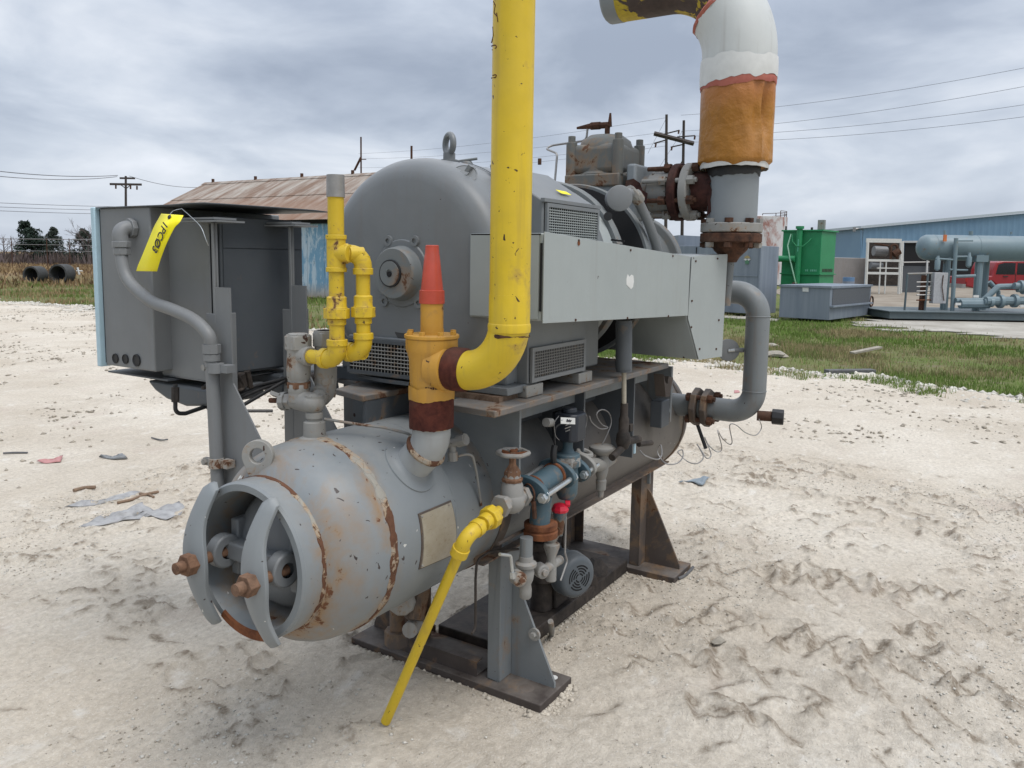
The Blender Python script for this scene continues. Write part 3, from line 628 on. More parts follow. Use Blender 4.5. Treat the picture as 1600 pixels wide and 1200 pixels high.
# corrugated panels, each its own sheet with a lapped edge
def corr_panel(y0, y1, x0, z0, x1, z1, nw):
    rows = []; up2 = Vector((-(z1-z0), 0, x1-x0)).normalized()
    for s in (0, 1): rows.append([Vector((x0+(x1-x0)*s, y0+(y1-y0)*i/(nw*2), z0+(z1-z0)*s))+up2*(0.018 if i % 2 else 0) for i in range(nw*2+1)])
    mb = MB(); mb.quadgrid(rows); return mb
ny = 25
for i in range(ny):
    ya = YL-(YL-YRt)*i/ny; yb = YL-(YL-YRt)*(i+1)/ny
    rc = random.uniform(-.006, .006)
    part('roof_panel', corr_panel(ya, yb+0.0, XW-0.35, ZE-0.17+0.004, XR-1.9, (ZE-0.17)+(ZR-ZE+0.17)*((XR-1.9-XW+0.35)/(XR-XW+0.35))+0.012+rc, 6), M['roof'], shed, smooth=0)
    part('roof_panel', corr_panel(ya, yb+0.0, XR-1.98, (ZE-0.17)+(ZR-ZE+0.17)*((XR-1.98-XW+0.35)/(XR-XW+0.35))+0.034+rc, XR, ZR+0.03, 6), M['roof'], shed, smooth=0)
part('far_roof_slope', MB().prism([(XR, YL, ZR+0.02), (2*XR-XW+0.35, YL, ZE-0.17), (2*XR-XW+0.35, YL, ZE-0.21), (XR, YL, ZR-0.02)], (0, YRt-YL, 0)), M['roof'], shed)
part('ridge_cap', MB().prism([(XR-0.25, YL+0.05, ZR-0.06), (XR, YL+0.05, ZR+0.075), (XR+0.25, YL+0.05, ZR-0.06), (XR, YL+0.05, ZR+0.05)], (0, YRt-YL-0.1, 0)), M['roof'], shed)
part('eave_beam', MB().box2((XW-0.10, YL, ZE-0.30), (XW+0.0, YRt, ZE-0.16)), M['void'], shed)
for i in range(7): part('ridge_vent', MB().cyl((XR, YL-0.6-i*3.1, ZR), (XR, YL-0.6-i*3.1, ZR+0.22), 0.07, n=8), M['rustdark'], shed)
# wall boards: vertical sheets with laps
for i in range(34):
    ya = YL-0.3-(YL-YRt-0.6)*i/34; yb = YL-0.3-(YL-YRt-0.6)*(i+1)/34
    part('wall_sheet', MB().box2((XW+0.02-0.012*(i % 2), ya, 0.0), (XW+0.048, yb+0.01, ZE-0.2)), M['bluewall'], shed, smooth=0)
# antenna mast on the ridge, plain pole behind
am = P(564, 262, x=24.2); at2 = P(564, 214, x=24.2)
mast = thing('antenna_mast', 'thin antenna mast with a side arm above the shed ridge', 'antenna', (am.x, am.y, 3))
part('mast', MB().cyl((am.x, am.y, 3.5), at2, 0.035, n=8), M['rustdark'], mast)
part('side_arm', MB().cyl(P(564, 249, x=24.2), P(572, 249, x=24.2), 0.02, n=6).cyl(P(564, 246, x=24.2), P(554, 266, x=24.2), 0.05, n=6), M['rustdark'], mast)
pp0 = P(643, 247, x=26); tag(part('vent_pole', MB().cyl((pp0.x, pp0.y, 3), P(643, 228, x=26), 0.05, n=8), M['rustdark']), 'short plain pole showing above the motor, left of the eye bolt', 'pole')
# --- wooden utility pole with two crossarms
M['wood'] = plain('weathered_pole_wood', (0.055, 0.045, 0.040), 0.9, var=0.25)
M['wire'] = plain('power_cable', (0.13, 0.13, 0.14), 0.6, bump=0)
ud = 92.0; u0p = gz(197, ud); U = lambda px, py: G(px, py, ud)
pole = thing('utility_pole', 'wooden utility pole with two crossarms, beyond the field on the left', 'utility pole', u0p)
part('pole', MB().cyl(u0p, U(196.5, 275), 0.17, 0.12, n=10), M['wood'], pole)
part('crossarm', MB().box((U(196.5, 288)), (0.16, 3.6, 0.24), Euler((0, 0, YAW))), M['wood'], pole); part('crossarm', MB().box((U(199, 278.5)), (0.16, 1.7, 0.2), Euler((0, 0, YAW))), M['wood'], pole)
for px, py in ((181, 292), (204, 292.5), (214, 293.5)): part('insulator', MB().cyl(U(px, py-3), U(px, py+3), 0.09, n=8), M['rustdark'], pole)
for a in ((189, 289, 196, 294), (204, 289, 198, 294)): part('brace', MB().cyl(U(a[0], a[1]), U(a[2], a[3]), 0.05, n=5), M['wood'], pole)
def wire(a, b, sag, r, lab, grp):
    pts = [a.lerp(b, i/24)-Vector((0, 0, sag*4*(i/24)*(1-i/24))) for i in range(25)]
    return tag(part('power_line', MB().tube(pts, r, 5), M['wire']), lab, 'power line', grp)
LG = 'power lines on the left'
wire(G(-120, 251, 60), U(184, 274), 0.5, 0.035, 'upper power line running from the left edge to the two-armed utility pole', LG)
wire(G(-120, 260, 60), U(183, 276), 0.6, 0.030, 'second power line from the left edge, just under the uppermost one', LG)
wire(U(202, 275), G(330, 291, 120), 0.6, 0.03, 'power line from the utility pole down towards the shed ridge', LG)
for k, (ya, yb) in enumerate(((309, 322), (316, 327), (322, 333))):
    wire(G(-150, ya, 70), G(330, yb, 130), 0.4, 0.026, ('topmost', 'middle', 'lowest')[k]+' of the three low power lines crossing behind the cabinet on the left', LG)
# --- trees
def leafcloud(mb, c, rad, n, size, rgen, flat=1.0):
    for _ in range(n):
        while True:
            q = Vector((rgen.uniform(-1, 1), rgen.uniform(-1, 1), rgen.uniform(-1, 1)))
            if q.length <= 1: break
        q = q*(q.length**-0.4 if q.length > 0.05 else 1)
        p = Vector(c)+Vector((q.x*rad[0], q.y*rad[1], q.z*rad[2])); s = size*rgen.uniform(.5, 1.4)
        u, w = Vector((rgen.uniform(-1, 1), rgen.uniform(-1, 1), rgen.uniform(-1, 1))).normalized(), Vector((rgen.uniform(-1, 1), rgen.uniform(-1, 1), rgen.uniform(-1, 1))).normalized()
        mb.face([mb.bm.verts.new(p+u*s), mb.bm.verts.new(p+w*s*0.7), mb.bm.verts.new(p-u*s*0.6-w*s*0.3)])
M['ever'] = gm('dark_evergreen_foliage', (0.026, 0.042, 0.030)); M['ever2'] = gm('grey_green_foliage', (0.055, 0.068, 0.052)); M['bark'] = gm('grey_bark', (0.10, 0.088, 0.082)); M['twig'] = gm('bare_twigs', (0.135, 0.110, 0.105))
def evergreen(px, dist, ytop, wpx, lab, mat, grp, seed, lobes):
    rg = random.Random(seed); b = gz(px, dist); topz = G(px, ytop, dist).z; W_ = wpx*dist/FPX/2
    o = thing('evergreen_tree', lab, 'tree', b, grp)
    part('trunk', MB().cyl(b, b+Vector((0, 0, topz*0.8)), W_*0.10, W_*0.03, n=7), M['bark'], o)
    mb = MB()
    for _ in range(54):
        f = rg.random()**1.2; env = max(0.15, (1-f**1.8)**0.8)*(0.7+0.45*rg.random()); a = rg.uniform(0, 2*PI); q = rg.uniform(0.2, 0.9)*env
        c = b+r0*((math.cos(a)*q*1.35+lobes*f*f)*W_)+f0*(math.sin(a)*q*W_)+Vector((0, 0, topz*(0.08+0.86*f))); rr = 0.12+0.16*env
        leafcloud(mb, c, (W_*rr*1.5, W_*rr*1.5, topz*rr*0.42), 90, W_*0.10, rg)
    part('crown', mb, mat, o, smooth=0); return o
TG = 'trees along the field on the left'
evergreen(56, 108, 345, 50, 'dark evergreen tree with a leaning tip, behind the field', M['ever'], TG, 5, -0.5)
evergreen(84, 112, 354, 38, 'grey green evergreen tree just right of the dark evergreen', M['ever2'], TG, 6, 0.1)
evergreen(134, 104, 356, 40, 'dark bushy tree against the pale blue cabinet door', M['ever2'], TG, 8, 0.0)
def bare(px, dist, ytop, lab, grp, seed, spread=1.0, n0=7):
    rg = random.Random(seed); b = gz(px, dist); H_ = G(px, ytop, dist).z; o = thing('bare_tree', lab, 'tree', b, grp)
    tr_ = MB().tube([b, b+Vector((rg.uniform(-.1, .1), rg.uniform(-.1, .1), H_*0.22)), b+Vector((0, 0, H_*0.45))], [H_*0.028, H_*0.02, H_*0.012], 6); part('trunk', tr_, M['bark'], o)
    mb = MB()
    def br(p, d, L, r, lv):
        q = p+d*L; mb.tube([p, p.lerp(q, .5)+Vector((rg.uniform(-.06, .06), rg.uniform(-.06, .06), 0))*L, q], [r, r*.8, r*.5], 4, cap=False)
        if lv:
            for _ in range(3 if lv > 1 else 4):
                nd = (d+Vector((rg.uniform(-.8, .8), rg.uniform(-.8, .8), rg.uniform(-.15, .7)))).normalized(); br(p.lerp(q, rg.uniform(.4, 1)), nd, L*rg.uniform(.5, .75), r*.5, lv-1)
    for i in range(n0):
        a = rg.uniform(0, 2*PI); br(b+Vector((0, 0, H_*rg.uniform(.2, .42))), Vector((math.cos(a)*spread, math.sin(a)*spread, rg.uniform(.5, 1.4))).normalized(), H_*rg.uniform(.2, .3), H_*0.009, 3)
    part('crown', mb, M['twig'], o, smooth=0); return o
bare(8, 115, 352, 'leafless grey tree at the far left edge of the photo', TG, 11); bare(28, 118, 358, 'leafless grey tree between the left edge and the dark evergreen', TG, 12)
bare(140, 100, 326, 'tall leafless tree rising beside the pale blue cabinet door', TG, 13); bare(118, 118, 362, 'low leafless tree left of the pale blue cabinet door', TG, 14)
tag(blades('scrub_line', np.stack([(lambda p: np.array([p.x, p.y, -0.06]))(gz(rng.uniform(-120, 420), rng.uniform(95, 125))) for _ in range(5000)]), 0.5, 1.9, 0.35, [gm('scrub_a', (0.11, 0.085, 0.080)), gm('scrub_b', (0.085, 0.065, 0.055))], 0.6), 'purplish brown scrub along the far side of the field', 'scrub')
# --- fence, concrete culvert pipes, scrap
fd = 78.0; fence = thing('wire_fence', 'old wire fence with thin posts along the field', 'fence', gz(60, fd))
part('top_rail', MB().tube([G(-60, 372.5, fd), G(160, 374.5, fd), G(330, 377, fd)], 0.035, 6), M['dullsteel'], fence); part('wire_strand', MB().tube([G(-60, 381, fd), G(330, 385.5, fd)], 0.022, 5), M['dullsteel'], fence); part('wire_strand', MB().tube([G(-60, 391, fd), G(330, 395, fd)], 0.022, 5), M['dullsteel'], fence)
pm_ = MB().cyl((0, 0, 0), (0, 0, 2.9), 0.04, n=6).mesh('post'); pm_.materials.append(M['rustdark']); copies('post', pm_, [gz(px, fd) for px in (-40, 20, 75, 110, 165, 220)], fence)
M['concrete'] = plain('old_concrete', (0.052, 0.053, 0.052), 0.9, var=0.25, scale=4)
CUL = 'concrete pipes at the yard edge'
for px, py, r, dist, lab in ((48, 430, 0.46, 41, 'left and smaller of the two concrete pipes lying by the yard edge'), (90, 426, 0.52, 41.5, 'right and larger of the two concrete pipes lying by the yard edge')):
    c = G(px, py, dist); dv = (f0+r0*0.12).normalized(); dv.z = 0
    o = thing('concrete_pipe', lab, 'pipe', (c.x, c.y, 0), CUL)
    part('pipe_shell', MB().lathe(Vector((c.x, c.y, r-0.08)), dv, [(0.7, r), (0, r), (-0.0, r*0.82), (0.7, r*0.82)], 32, cap=False), M['concrete'], o)
    part('bore', MB().lathe(Vector((c.x, c.y, r-0.08)), dv, [(0.6, r*0.815), (0.65, 0.01)], 24, cap=False), M['void'], o)
for px, py, lab in ((122, 425, 'white scrap bar standing by the concrete pipes'),):
    tag(part('scrap_bar', MB().cyl(G(121, 418, 42), G(124, 429, 42), 0.05, n=6).cyl(G(119, 423, 42), G(129, 423.5, 42), 0.03, n=5), M['white']), lab, 'scrap')

# ================================================================ BACKGROUND, RIGHT
# --- H-frame pole
hd = 105.0; Hh = lambda px, py: G(px, py, hd)
hfm = thing('pole_structure', 'two-pole wooden power line structure with a slanting crossarm, behind the compressor', 'utility pole', gz(1053, hd))
part('pole', MB().cyl(gz(1040, hd), Hh(1041.5, 179), 0.24, 0.17, n=10), M['wood'], hfm); part('pole', MB().cyl(gz(1065, hd+2), Hh(1068.5, 188), 0.24, 0.17, n=10), M['wood'], hfm)
part('crossarm', MB().tube([Hh(1022, 208.5), Hh(1084, 224.5)], 0.30, 4), M['wood'], hfm)
for a in ((1040, 248, 1050, 272), (1066, 252, 1057, 268), (1036, 210, 1060, 204), (1058, 214, 1086, 212), (1022, 224, 1040, 219), (1048, 230, 1066, 226)): part('brace', MB().cyl(Hh(a[0], a[1]), Hh(a[2], a[3]), 0.09, n=5), M['wood'], hfm)
for px, py in ((1061, 205), (1086, 214), (1025, 226), (1050, 231)): part('insulator', MB().cyl(Hh(px, py-2), Hh(px-1, py+4), 0.12, n=6), M['rustdark'], hfm)
RG = 'power lines on the right'
names = ('topmost power line on the right, passing behind the white pipe elbow', 'second power line from the top on the right of the white elbow', 'third power line from the top on the right, crossing behind the orange foam', 'lowest power line on the right of the orange foam')
for (ya, yb), nm in zip(((180, 60+22), (205, 112), (213, 145), (222, 166)), names): wire(Hh(1064, ya), G(1720, yb, 72), 0.8, 0.020, nm, RG)
names = ('topmost power line left of the slanting crossarm', 'second power line left of the slanting crossarm', 'third power line left of the slanting crossarm', 'lowest power line left of the slanting crossarm')
for (ya, yb), nm in zip(((184, 240), (206, 248), (222, 262), (228, 272)), names): wire(Hh(1040, ya), G(560, yb, 170), 0.8, 0.018, nm, RG)
for a, nm in (((1041, 185, 1012, 240), 'guy wire on the left side of the two-pole structure'), ((1066, 205, 1030, 262), 'guy wire crossing between the two poles')): wire(Hh(a[0], a[1]), Hh(a[2], a[3]), 0, 0.02, nm, 'guy wires of the two-pole structure')
# --- steel boxes
t = NT('blue_grey_container_paint'); st = t.noise(1, 5, 0.65, 0.3, t.map((6, 6, 0.35))); c = t.mix(t.ramp(st, 0.4, 0.7), (0.165, 0.195, 0.235), (0.225, 0.255, 0.29)); c = t.mix(t.ramp(t.noise(1.4, 5, .6), .55, .75, 0, .5), c, (0.12, 0.135, 0.16)); M['cont'] = t.fin(c, 0.55)
M['green'] = paint('green_tank_paint', (0.020, 0.230, 0.085), var=0.10, rough=0.5, dust=0.1)
def yawbox(o, c0, yaw, lx, ly, z0, z1, name, mat, **k):
    """box from its near corner: lx away to the right, ly away to the left"""
    u = Vector((math.cos(yaw), math.sin(yaw), 0)); w = Vector((-u.y, u.x, 0)); c0 = Vector((c0[0], c0[1], 0))
    return part(name, MB().prism([c0+Vector((0, 0, z0)), c0+u*lx+Vector((0, 0, z0)), c0+u*lx+w*ly+Vector((0, 0, z0)), c0+w*ly+Vector((0, 0, z0))], (0, 0, z1-z0)), mat, o, **k), u, w
# container behind the riser
cdist = 24.0; cc0 = gz(1188, cdist); ct0 = thing('steel_cabinet', 'blue grey steel equipment cabinet with a faded emblem, behind the grey riser pipe', 'container', cc0)
ztp = G(1188, 384, cdist).z
cbody, cu_, cw_ = yawbox(ct0, cc0, R_(-12), 1.15, 3.2, 0.05, ztp, 'shell', M['cont'], bevel=0.01)
part('panel_rib', MB().prism([cc0-cu_*0.004+cw_*y_+Vector((0, 0, 0.1)) for y_ in (0.0, 0.05)]+[cc0-cu_*0.004+cw_*y_+Vector((0, 0, ztp-0.02)) for y_ in (0.05, 0.0)], -cu_*0.02), M['cont'], ct0)
for zz_ in (1.18, 0.62): part('panel_seam', MB().prism([cc0-cu_*0.004+cw_*0.06+Vector((0, 0, zz_)), cc0-cu_*0.004+cw_*3.1+Vector((0, 0, zz_)), cc0-cu_*0.004+cw_*3.1+Vector((0, 0, zz_+0.04)), cc0-cu_*0.004+cw_*0.06+Vector((0, 0, zz_+0.04))], -cu_*0.012), M['cont'], ct0)
for y_ in (1.15, 2.2): part('door_seam', MB().prism([cc0-cu_*0.004+cw_*y_+Vector((0, 0, 0.1)), cc0-cu_*0.004+cw_*(y_+0.03)+Vector((0, 0, 0.1)), cc0-cu_*0.004+cw_*(y_+0.03)+Vector((0, 0, ztp-.05)), cc0-cu_*0.004+cw_*y_+Vector((0, 0, ztp-.05))], -cu_*0.01), M['void'], ct0)
ec = PP(1167.5, 405, cc0-cu_*0.02, cu_)
def flat(c, pts, name, mat, par): return part(name, MB().prism([Vector(c)-cw_*a+Vector((0, 0, b)) for a, b in pts], -cu_*0.004), mat, par, smooth=0)
flat(ec, [(-.11, .02), (-.06, .09), (0, .115), (.06, .09), (.11, .02), (.05, .035), (0, .02), (-.05, .035)], 'emblem', plain('emblem_tan', (0.36, 0.28, 0.13), 0.6), ct0)
flat(ec, [(-.12, .0), (-.05, .02), (0, .0), (-.04, -.05)], 'emblem', M['white'], ct0); flat(ec, [(.12, .0), (.05, .02), (0, .0), (.04, -.05)], 'emblem', M['white'], ct0)
flat(ec, [(-.07, -.05), (0, -.02), (.07, -.05), (.05, -.16), (0, -.13), (-.05, -.16)], 'emblem', plain('emblem_green', (0.08, 0.20, 0.12), 0.6), ct0)
tag(part('blue_wall_section', MB().prism([gz(1058, 27), gz(1145, 27), gz(1145, 27)+Vector((0, 0, G(1100, 371, 27).z)), gz(1058, 27)+Vector((0, 0, G(1100, 368, 27).z))], f0*1.2), M['cont']), 'plain blue grey steel box showing above the pale motor box, left of the riser', 'container')
# grey bin
bc0 = P(1295, 502, z=0); bn_ = thing('steel_bin', 'low grey open steel bin with mesh side in front of the green tank', 'bin', bc0)
zt2 = 0.97
_, bu, bw = yawbox(bn_, bc0, R_(-9), 3.5, 1.45, 0.03, zt2-0.04, 'bin_body', M['cont'], bevel=0.01)
part('rim', MB().prism([bc0-bu*0.03-bw*0.03+Vector((0, 0, zt2-0.05)), bc0+bu*3.55-bw*0.03+Vector((0, 0, zt2-0.05)), bc0+bu*3.55+bw*1.48+Vector((0, 0, zt2-0.05)), bc0-bu*0.03+bw*1.48+Vector((0, 0, zt2-0.05))], (0, 0, 0.06)), M['cont'], bn_)
M['meshgrey'] = plain('dark_expanded_mesh', (0.085, 0.092, 0.10), 0.7, var=0.35, scale=60)
part('mesh_side', MB().prism([bc0-bw*0.012+bu*0.16+Vector((0, 0, 0.44)), bc0-bw*0.012+bu*3.36+Vector((0, 0, 0.44)), bc0-bw*0.012+bu*3.36+Vector((0, 0, 0.90)), bc0-bw*0.012+bu*0.16+Vector((0, 0, 0.90))], bw*0.011), M['meshgrey'], bn_)
part('side_ledge', MB().prism([bc0-bw*0.10+Vector((0, 0, 0.39)), bc0-bw*0.10+bu*3.45+Vector((0, 0, 0.39)), bc0-bw*0.10+bu*3.45+Vector((0, 0, 0.435)), bc0-bw*0.10+Vector((0, 0, 0.435))], bw*0.098), M['cont'], bn_)
part('notice', MB().prism([PP(px, py, bc0-bu*0.006, bu) for px, py in ((1254, 448), (1263.5, 448.5), (1263.5, 456), (1254, 455.5))], -bu*0.006), M['white'], bn_, 'small white notice on the bin')
hp = bc0+bu*3.45; part('hose_hook', MB().torus(hp+Vector((0, 0, 0.45))+bu*0.15, -bw, 0.16, 0.025, 16, 6), M['rustdark'], bn_)
# green tank
gc0 = gz(1281, 27.0); gt = thing('green_tank', 'bright green square steel tank with a sight pipe on its face', 'tank', gc0)
gz1 = G(1281, 361, 27.0).z
_, gu, gw = yawbox(gt, gc0, R_(-9), 1.35, 1.34, 0.1, gz1, 'tank_body', M['green'], bevel=0.012)
part('top_flange', MB().prism([gc0-gu*0.06-gw*0.06+Vector((0, 0, gz1)), gc0+gu*1.42-gw*0.06+Vector((0, 0, gz1)), gc0+gu*1.42+gw*1.38+Vector((0, 0, gz1)), gc0-gu*0.06+gw*1.38+Vector((0, 0, gz1))], (0, 0, 0.05)), M['green'], gt)
for zq in (1.22,): part('stiffener', MB().prism([gc0-gu*0.05-gw*0.05+Vector((0, 0, zq)), gc0+gu*1.4-gw*0.05+Vector((0, 0, zq)), gc0+gu*1.4+gw*1.37+Vector((0, 0, zq)), gc0-gu*0.05+gw*1.37+Vector((0, 0, zq))], (0, 0, 0.04)), M['green'], gt)
gp = lambda a, z, d=0.12: gc0+gw*(a*0.68)-gu*d+Vector((0, 0, z))
part('sight_pipe', MB().cyl(gp(1.05, 0.6), gp(1.05, gz1+0.1), 0.10, n=14).cyl(gp(1.05, gz1+0.08), gp(1.05, gz1+0.17), 0.14, n=14), M['green'], gt)
part('side_pipe', MB().cyl(gp(1.15, 1.75, 0.2), gp(2.15, 1.75, 0.2), 0.11, n=14), M['green'], gt)
part('hose', MB().tube([gp(1.5, gz1-0.1, 0.1), gp(1.55, 2.2, 0.25), gp(1.35, 1.7, 0.3), gp(1.05, 1.0, 0.28), gp(0.98, 0.85, 0.25)], 0.022, 8), plain('pale_green_hose', (0.30, 0.52, 0.36), 0.5), gt)
part('hose', MB().tube([gp(1.42, gz1-0.1, 0.1), gp(1.35, 2.35, 0.2), gp(1.1, 2.18, 0.24), gp(0.8, 2.18, 0.22), gp(0.55, 2.35, 0.12), gp(0.48, 2.45, 0.06)], 0.018, 8), M['green'], gt)
part('valve', MB().cyl(gp(0.98, 0.86, 0.2), gp(1.2, 0.86, 0.2), 0.10, n=10), M['rustdark'], gt)
part('sight_label', MB().prism([gp(1.0, 2.0, 0.23), gp(1.06, 2.0, 0.23), gp(1.06, 2.42, 0.23), gp(1.0, 2.42, 0.23)], gu*0.004), plain('sight_label_green', (0.10, 0.42, 0.24), 0.5), gt)
for i in range(7):
    if i != 2: part('stencil_letter', MB().prism([gp(0.72-i*0.085, 1.33, 0.004), gp(0.67-i*0.085, 1.33, 0.004), gp(0.67-i*0.085, 1.40, 0.004), gp(0.72-i*0.085, 1.40, 0.004)], -gu*0.004), plain('stencil_pale', (0.16, 0.45, 0.30), 0.6), gt)
for i in range(8): part('slot_mark', MB().prism([gc0+gu*(0.22+i*0.125)-gw*0.004+Vector((0, 0, 1.32)), gc0+gu*(0.30+i*0.125)-gw*0.004+Vector((0, 0, 1.32)), gc0+gu*(0.30+i*0.125)-gw*0.004+Vector((0, 0, 1.43)), gc0+gu*(0.22+i*0.125)-gw*0.004+Vector((0, 0, 1.43))], -gw*0.003), M['dirty'], gt)
part('top_box', MB().box(gc0+gu*0.6+gw*0.25+Vector((0, 0, gz1+0.22)), (0.22, 0.22, 0.36)), M['valvegrey'], gt); part('top_stud', MB().cyl(gc0+gw*0.35+Vector((0, 0, gz1)), gc0+gw*0.35+Vector((0, 0, gz1+0.13)), 0.04, n=8).cyl(gc0+gw*1.25+Vector((0, 0, gz1)), gc0+gw*1.25+Vector((0, 0, gz1+0.18)), 0.03, n=8), M['black'], gt)
# rust streaked white tank with railing
t = NT('rust_streaked_white'); k = t.ramp(t.noise(1, 6, 0.7, 0.8, t.map((0.9, 0.9, 0.45))), 0.50, 0.62); M['wtank'] = t.fin(t.mix(k, (0.55, 0.54, 0.53), t.mix(t.noise(6, 5, .7), (0.22, 0.07, 0.05), (0.42, 0.26, 0.22))), 0.6)
wd = 60.0; wb = gz(1180, wd); wt = thing('storage_tank', 'tall white storage tank streaked with rust, behind the blue grey cabinet', 'tank', wb)
wz_ = G(1180, 340, wd).z; wr = 44*wd/FPX
part('tank_shell', MB().lathe(wb, (0, 0, 1), [(0, wr), (wz_, wr), (wz_+0.12, wr*0.4)], 48), M['wtank'], wt)
rl = MB()
for a in np.linspace(-1.9, 0.2, 5):
    p = wb+Vector((math.cos(a-0.1)*wr*0.96, math.sin(a-0.1)*wr*0.96, wz_)); rl.cyl(p, p+Vector((0, 0, 0.42)), 0.03, n=5)
for zz_ in (0.2, 0.42): rl.tube([wb+Vector((math.cos(a-0.1)*wr*0.96, math.sin(a-0.1)*wr*0.96, wz_+zz_)) for a in np.linspace(-1.9, 0.2, 12)], 0.022, 5)
part('railing', rl, M['rustdark'], wt)
# pale wall / trailer between tank and frame
tag(part('storage_trailer', MB().prism([gz(1292, 46), gz(1352, 46), gz(1352, 46)+Vector((0, 0, G(1330, 403, 46).z)), gz(1292, 46)+Vector((0, 0, G(1300, 402, 46).z))], f0*2.5), paint('beige_trailer', (0.27, 0.25, 0.235), dust=0.2, drip=0.3), bevel=0.03), 'low beige trailer box between the green tank and the white frame', 'trailer')
dr1 = thing('blue_drum', 'small blue drum with a label behind the grey bin', 'drum', gz(1327, 40)); part('drum_body', MB().cyl(gz(1327, 40)+Vector((0, 0, 0.0)), gz(1327, 40)+Vector((0, 0, 0.95)), 0.28, n=14), plain('drum_blue', (0.10, 0.19, 0.32), 0.5), dr1); part('drum_label', MB().cyl(gz(1327, 40)+Vector((0, 0, 0.45)), gz(1327, 40)+Vector((0, 0, 0.75)), 0.285, n=14), M['cont'], dr1)
bare(1336, 70, 378, 'leafless shrub behind the beige trailer', None, 21, 1.0, 6) ; 
# white steel frame skid
wf = 44.0; F_ = lambda px, py, d=wf: G(px, py, d)
ws = thing('frame_skid', 'white steel frame skid holding small dark vessels, left of the blue building doorway', 'equipment frame', gz(1380, wf))
M['whiteframe'] = plain('off_white_frame', (0.60, 0.60, 0.56), 0.5)
for px in (1355, 1407): part('frame_post', MB().cyl(gz(px, wf), F_(px+1, 377), 0.075, n=6), M['whiteframe'], ws); part('frame_post', MB().cyl(gz(px+3, wf+1.6), F_(px+3, 377, wf+1.6), 0.07, n=6), M['whiteframe'], ws)
for py in (376, 407, 427): part('frame_rail', MB().box(F_(1381, py), (0.1, 1.92, 0.13 if py > 380 else 0.22), Euler((0, 0, YAW))), M['whiteframe'], ws)
part('frame_rail', MB().box(F_(1389, 419), (0.08, 1.3, 0.06), Euler((0, 0, YAW))), M['whiteframe'], ws)
for px in (1376, 1385): part('frame_post', MB().cyl(gz(px, wf), F_(px, 407), 0.04, n=5), M['whiteframe'], ws)
part('shade_backing', MB().box(F_(1381, 412, wf+1.5), (0.05, 1.95, 2.45), Euler((0, 0, YAW))), M['dirty'], ws)  # dark sheet added in place of the shaded inside of the frame
part('small_vessel', MB().cyl(F_(1365, 392, wf+.6), F_(1385, 393, wf+.6), 0.27, n=16), plain('grey_vessel', (0.17, 0.17, 0.17), .5), ws); part('small_vessel', MB().cyl(F_(1360, 415, wf+.6), F_(1378, 416, wf+.6), 0.2, n=14), plain('grey_vessel_b', (0.14, 0.15, 0.16), .5), ws)
part('pipe_loop', MB().tube(bend([F_(1392, 405), F_(1392, 382), F_(1402, 382), F_(1402, 405)], 0.2), 0.07, 8).tube([F_(1366, 380), F_(1388, 384)], 0.05, 6).cyl(F_(1396, 398), F_(1405, 392), 0.2, n=10), M['rustdark'], ws)
# blue metal building
t = NT('blue_metal_siding'); c = t.mix(t.ramp(t.noise(0.4, 5, .6), .35, .65), (0.125, 0.225, 0.325), (0.155, 0.262, 0.362)); M['bsiding'] = t.fin(c, 0.5)
bd = 62.0; B_ = lambda px, py, d=bd: G(px, py, d)
bb = thing('metal_building', 'large blue metal building with a low pitched roof at the right edge', 'building', gz(1480, bd))
xl, xr_ = 1345, 1830
ribs = MB(); nrib = 150; rows = [[], []]
for i in range(nrib+1):
    px = xl+(xr_-xl)*i/nrib; b = gz(px, bd); tp = 356.5-(px-xl)*0.0935; z_ = G(px, tp, bd).z
    off = -f0*(0.035 if i % 3 == 0 else 0); rows[0].append(b+off); rows[1].append(Vector((b.x, b.y, z_))+off)
ribs.quadgrid(rows); part('wall', ribs, M['bsiding'], bb, smooth=0)
part('wall_core', MB().prism([gz(xl, bd+.05), gz(xr_, bd+.05), Vector((*gz(xr_, bd+.05).xy, G(xr_, 356.5-(xr_-xl)*.0935, bd).z-.03)), Vector((*gz(xl, bd+.05).xy, G(xl, 356.5, bd).z-.03))], f0*22), M['bsiding'], bb)
rt0, rt1 = B_(xl-2, 356.5), B_(xr_, 356.5-(xr_-xl)*0.0935)
part('roof', MB().prism([rt0-f0*0.25+Vector((0, 0, -.02)), rt1-f0*0.25+Vector((0, 0, -.02)), rt1-f0*0.25+Vector((0, 0, .16)), rt0-f0*0.25+Vector((0, 0, .16))], f0*23), plain('pale_roof_trim', (0.42, 0.47, 0.50), .5), bb)
part('gutter', MB().tube([B_(1345, 360), gz(1345.5, bd)-f0*.1], 0.07, 6), M['bsiding'], bb)
part('wall_lamp', MB().cyl(B_(1341, 357), B_(1334, 358.5), 0.06, n=6).box(B_(1335, 358.5), (0.2, 0.2, 0.32)), M['dullsteel'], bb)
part('doorway', MB().prism([gz(1411, bd-.03)+Vector((0, 0, 0)), gz(1545, bd-.03), Vector((*gz(1545, bd-.03).xy, G(1500, 379, bd).z)), Vector((*gz(1411, bd-.03).xy, G(1420, 379, bd).z))], -f0*.05), M['void'], bb)
part('door_frame', MB().tube([gz(1411, bd-.12), B_(1411, 378, bd-.12), B_(1546, 378, bd-.12)], 0.12, 4), plain('grey_door_frame', (.36, .37, .37), .5), bb)
